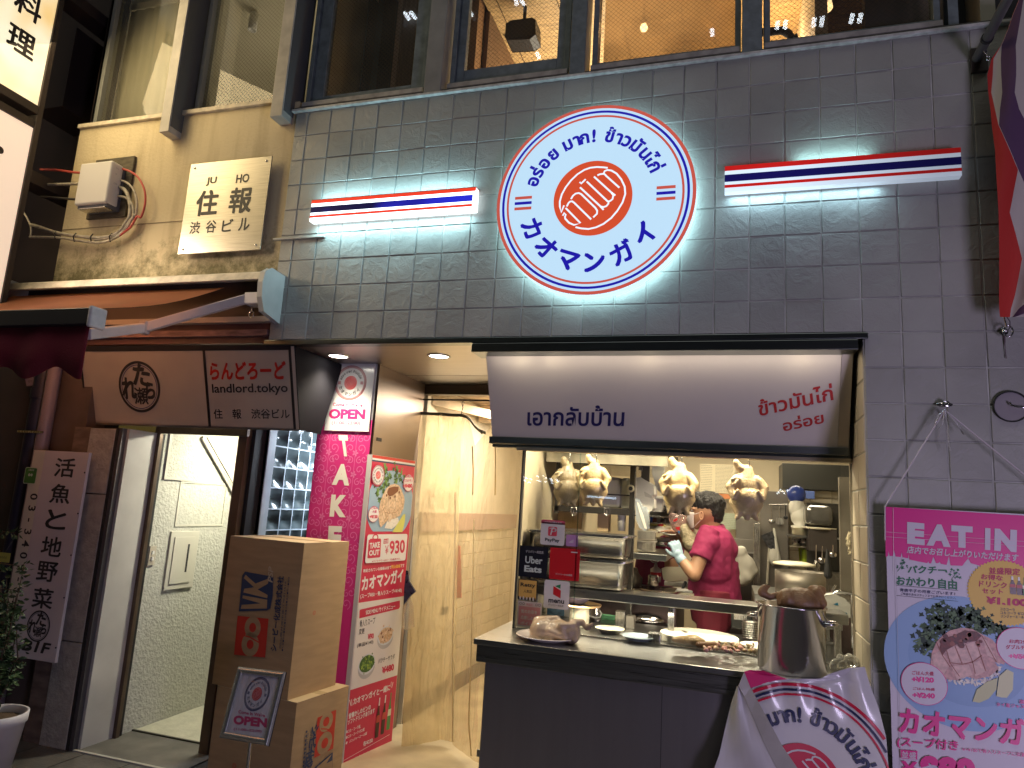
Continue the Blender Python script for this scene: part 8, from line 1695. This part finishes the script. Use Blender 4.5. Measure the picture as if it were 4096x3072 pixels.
# polo shirt: closed surface slightly larger than the body, short sleeves
mb = MB(); hemz = hip - Vector((0, 0, .045))
mb.lathe([(.0, 0), (.134, 0), (.137, .02), (.124, .14), (.116, .25), (0, .26)], hemz, M_polo, 40, (belly - hemz) , sx=1.02, sy=1.18)
mb.cap(belly, chest, .113, .116, M_polo); mb.cap(belly + Vector((.0, -.04, 0)), chest + Vector((0, -.035, 0)), .115, .118, M_polo); mb.cap(belly + Vector((0, .04, 0)), chest + Vector((0, .035, 0)), .115, .118, M_polo)
mb.cap(chest, neckb - Vector((0, 0, .045)), .116, .070, M_polo); mb.cap(shL + Vector((.02, 0, .0)), shR + Vector((.01, 0, 0)), .066, .066, M_polo)
mb.cap(kk(1190, 690, Yp-.06), kk(1310, 820, Yp-.02), .08, .085, M_polo)
mb.lathe([(.0, 0), (.066, 0), (.064, .14), (.060, .19), (0, .2)], shL.lerp(elL, .52), M_polo, 28, shL - elL)
mb.lathe([(.0, 0), (.062, 0), (.060, .14), (.058, .17), (0, .18)], shR.lerp(elR, .5), M_polo, 28, shR - elR)
polo = blob(mb, "polo_shirt", ck_, M_polo, .006, 5, bump=lambda q: .006*noise.noise(Vector((q.x*16, q.y*16, q.z*9))) + .003*noise.noise(q*40))
mb = MB(); cN = neckb + Vector((.0, 0, -.012)); mb.lathe([(.076, -.012), (.066, .030), (.060, .038), (.056, .030), (.058, -.01)], cN, M_polo, 32, (headc + Vector((.03, 0, 0)) - neckb), sy=.95); mb.build("collar", ck_)
# trousers / waist
mb = MB(); mb.lathe([(0, 0), (.125, 0), (.134, .08), (.130, .19), (0, .19)], hip - Vector((0, 0, .15)), M_trs, 36, sy=1.15)
for s_ in (-1, 1): kn_ = Vector((hip.x-.01, hip.y + s_*.08, GZ+.44)); mb.cap(hip + Vector((0, s_*.075, -.06)), kn_, .10, .072, M_trs); mb.cap(kn_, Vector((hip.x+.01, hip.y + s_*.08, GZ+.10)), .072, .06, M_trs)
blob(mb, "trousers", ck_, M_trs, .008, 4, bump=lambda q: .006*noise.noise(q*14))
# blue glove on the near hand
mb = MB(); hand(mb, wrL - (haL-wrL)*.1, Vector((-.35, .0, 1)), Vector((-.3, .9, 0)), M_glv, 1.35, .92, 1); mb.cap(wrL.lerp(haL, .8), haL + Vector((-.002, -.01, .035)), .011, .009, M_glv, 10); mb.cap(wrL - (wrL-elL).normalized()*-.0, wrL.lerp(elL, .14), .028, .033, M_glv, 16)
blob(mb, "glove", ck_, M_glv, .0042, 2, bump=lambda q: .0015*noise.noise(q*70))
# what he holds
pp2 = thing("paper_plates", haR, "stack of thin white paper plates held in the cook's bare hand", "plates"); mb = MB(); mb.lathe([(0, 0), (.035, .0), (.068, .012), (.07, .016), (.036, .006), (0, .005)], kk(530, 600, Yp+.03), M_foam, 32, (.25, -.25, 1)); mb.build("stack", pp2)
bg2 = thing("rice_bag", kk(800, 650, Yp+.1), "clear bag of shredded cabbage with red printed film held by the cook", "bag")
mb = MB(); 
for q, r in (((830,600),.052),((860,680),.056),((880,740),.05),((800,560),.04)): mb.ell(kk(*q, Yp+.02), (r*.9, .045, r), M_foam)
blob(mb, "contents", bg2, mat("bag_contents", (.62, .54, .36), .6, var=.3, vs=60, bump=.8, bs=90), .006, 2, bump=lambda q: .003*noise.noise(q*60))
mb = MB()
for q, r in (((690,440),.045),((760,460),.048),((640,400),.03),((700,520),.04)): mb.ell(kk(*q, Yp+.03), (r, .03, r), M_foam)
blob(mb, "film", bg2, glassmat("film_red", (.95, .85, .82), 1.4, .08, dirt=.55, dirtc=(.7, .5, .45)), .006, 1, bump=lambda q: .006*noise.noise(q*40))
mb = MB()
for q in (((640,430),(700,400),(690,440),(650,455)),((665,530),(730,520),(725,570),(690,560)),((700,760),(750,770),(735,790))): mb.slab([kk(*a, Yp-.02) for a in q], (0, .004, 0), M_sr)
mb.slab([kk(*a, Yp-.021) for a in ((700,570),(730,580),(725,615),(705,600))], (0, .004, 0), mat("print_blue", (.02, .15, .35), .4)); mb.build("print", bg2)
tr2 = thing("white_tray", kk(700, 1150, Yp+.1), "white plastic tray lying on the range below the cook's hands", "tray"); q = [(485,1075),(540,1055),(860,1060),(950,1200),(930,1240),(560,1245),(510,1220)]
mb = MB(); mb.slab([kk(x, y, Yp+.12) for x, y in q], (0, .02, -.0), M_crm); mb.build("body", tr2, bev=.008); mb = MB(); mb.box(kk(520, 1245, Yp+.13), kk(900, 1300, Yp+.3), M_steelh); mb.build("stand", tr2)
# ------------------------------------------------------------------ second worker, mostly hidden
Y2 = 1.85; k2 = lambda x, y, Y=Y2: at(kp(x, y), Y=Y)
p2 = thing("person", (k2(480, 1000).x, Y2, GZ), "second worker in magenta shirt with black undersleeve, mostly hidden behind the cook's bag", "person")
hd = k2(775, 350); sh2 = k2(520, 890); ch2 = k2(400, 1000); el2 = k2(600, 1000); wr2 = k2(690, 1020); hp2 = Vector((ch2.x-.02, Y2, .85))
mb = MB(); mb.ell(hd, (.085, .075, .10), M_skin); mb.cap(hd - Vector((.02, 0, .08)), k2(640, 700), .05, .06, M_skin); mb.cap(k2(640, 700), ch2 + Vector((.05, 0, 0)), .08, .12, M_skin); mb.cap(ch2, hp2, .12, .12, M_skin); mb.cap(sh2, el2, .045, .038, M_skin); mb.cap(el2, wr2, .036, .024, M_skin); hand(mb, wr2, Vector((.9, -.2, -.4)), Vector((0, 0, -1)), M_skin, .5)
for s_ in (-1, 1): mb.cap(hp2 + Vector((0, s_*.07, 0)), (hp2.x, hp2.y+s_*.07, GZ+.06), .08, .045, M_skin); mb.cap((hp2.x, hp2.y+s_*.07, GZ+.04), (hp2.x+.13, hp2.y+s_*.07, GZ+.03), .038, .028, M_skin)
blob(mb, "body", p2, M_skin, .008, 3)
mb = MB(); mb.ell(hd + Vector((-.01, 0, .03)), (.11, .09, .09), M_hair); mb.ell(hd + Vector((-.06, 0, .0)), (.08, .08, .08), M_hair); blob(mb, "hair", p2, M_hair, .008, 2, bump=lambda q: .006*noise.noise(q*50))
mb = MB(); mb.cap(ch2, hp2 + Vector((0, 0, .02)), .135, .135, M_polo); mb.cap(k2(600, 800), ch2, .10, .135, M_polo); mb.cap(sh2 - Vector((.05, 0, 0)), sh2.lerp(el2, .55), .065, .062, M_polo); blob(mb, "shirt", p2, M_polo, .008, 4, bump=lambda q: .006*noise.noise(q*15))
mb = MB(); mb.cap(sh2.lerp(el2, .5), wr2 - Vector((.03, 0, 0)), .052, .036, M_black); blob(mb, "undersleeve", p2, mat("sleeve_black", (.012, .012, .014), .8), .007, 3)
P = Panel((0, Y2-.16, 0), (1,0,0), (0,0,1)); u, v = P.p(kp(392, 928)); P.ring(u, v, .030, .036, M_mask, 1, 30); P.ring(u, v, .020, .025, M_mask, 1, 30); P.disc(u, v, .012, M_mask, 1, 20); P.mb.build("shirt_logo", p2)
mb = MB(); hand(mb, wr2 + Vector((.01, -.01, 0)), Vector((.9, -.2, -.4)), Vector((0, 0, -1)), M_glv, .5, 1.08); blob(mb, "glove", p2, M_glv, .005, 2)
# ------------------------------------------------------------------ the building across the street (seen only as reflections in the panes)
ob_ = thing("opposite_building", (1.5, -10.5, GZ), "dark building across the street with lit ceiling tubes, mirrored in the window panes", "building")
M_ow = mat("opposite_wall", (.05, .05, .055), .7)
mb = MB(); mb.box((-14, -10.6, GZ), (16, -10.4, 3.0), M_ow); mb.box((-14, -10.6, 12.2), (16, -10.4, 14), M_ow)
for i in range(13): mb.box((-14+i*2.5, -10.6, 3.0), (-13.6+i*2.5, -10.4, 12.2), M_ow)
mb.box((-14, -13.0, GZ), (16, -12.9, 14), M_ow); mb.build("wall", ob_)
E_tube = emat("tube_glow", (.85, .93, 1.0), 22)
def refl(fp, Yg, Yt):
    p = at(fp, Y=Yg); d = (p - CAM); d = Vector((d.x, -d.y, d.z)); return p + d*((Yt - Yg)/d.y)
w2 = Cr(1100, 0, 1.8433); w3 = Cr(2200, 0, 1.8433); w4 = Cr(3200, 0, 1.8437)
T_ = [(w2, (955,95), (990,140)), (w2, (1000,90), (1035,135)), (w2, (1432,70), (1450,115)), (w2, (1775,0), (1782,32)), (w2, (1815,0), (1835,34)), (w2, (1930,390), (1948,425)), (w3, (1195,215), (1197,262)), (w3, (1680,160), (1672,212)), (w3, (1738,155), (1732,210)), (w3, (1950,135), (1943,192)), (w3, (2010,128), (2000,188)), (w4, (388,108), (374,168)), (w4, (450,105), (436,162))]
for f, a, b in T_:
    mb = MB(); mb.tube([refl(f(*a), .09, -10.3), refl(f(*b), .09, -10.3)], .05, E_tube, 6); mb.build("tube_light", ob_)
mb = MB()
for x, y in ((110,340),(135,352),(185,362),(255,335),(318,332),(345,350),(265,378),(285,388),(345,392),(400,360),(408,378),(465,370),(478,386),(412,408),(120,378),(165,398)):
    mb.tube([refl(k3(x, y), GY, -10.2), refl(k3(x+24, y+5), GY, -10.2)], .016, E_tube, 5)
for x, y in ((1100,510),(1120,485),(1160,520),(1195,490),(780,480),(815,500),(1085,520),(1140,500)):
    mb.tube([refl(k4(x, y), GY, -10.2), refl(k4(x+20, y-6), GY, -10.2)], .016, E_tube, 5)
mb.build("small_lights", ob_, kind="stuff")
mb = MB(); mb.tube([refl(k3(800, 550), GY, -10.1), refl(k3(1110, 572), GY, -10.1)], .022, emat("tube_blue", (.6, .8, 1), 16), 6); mb.build("tube_light", ob_)
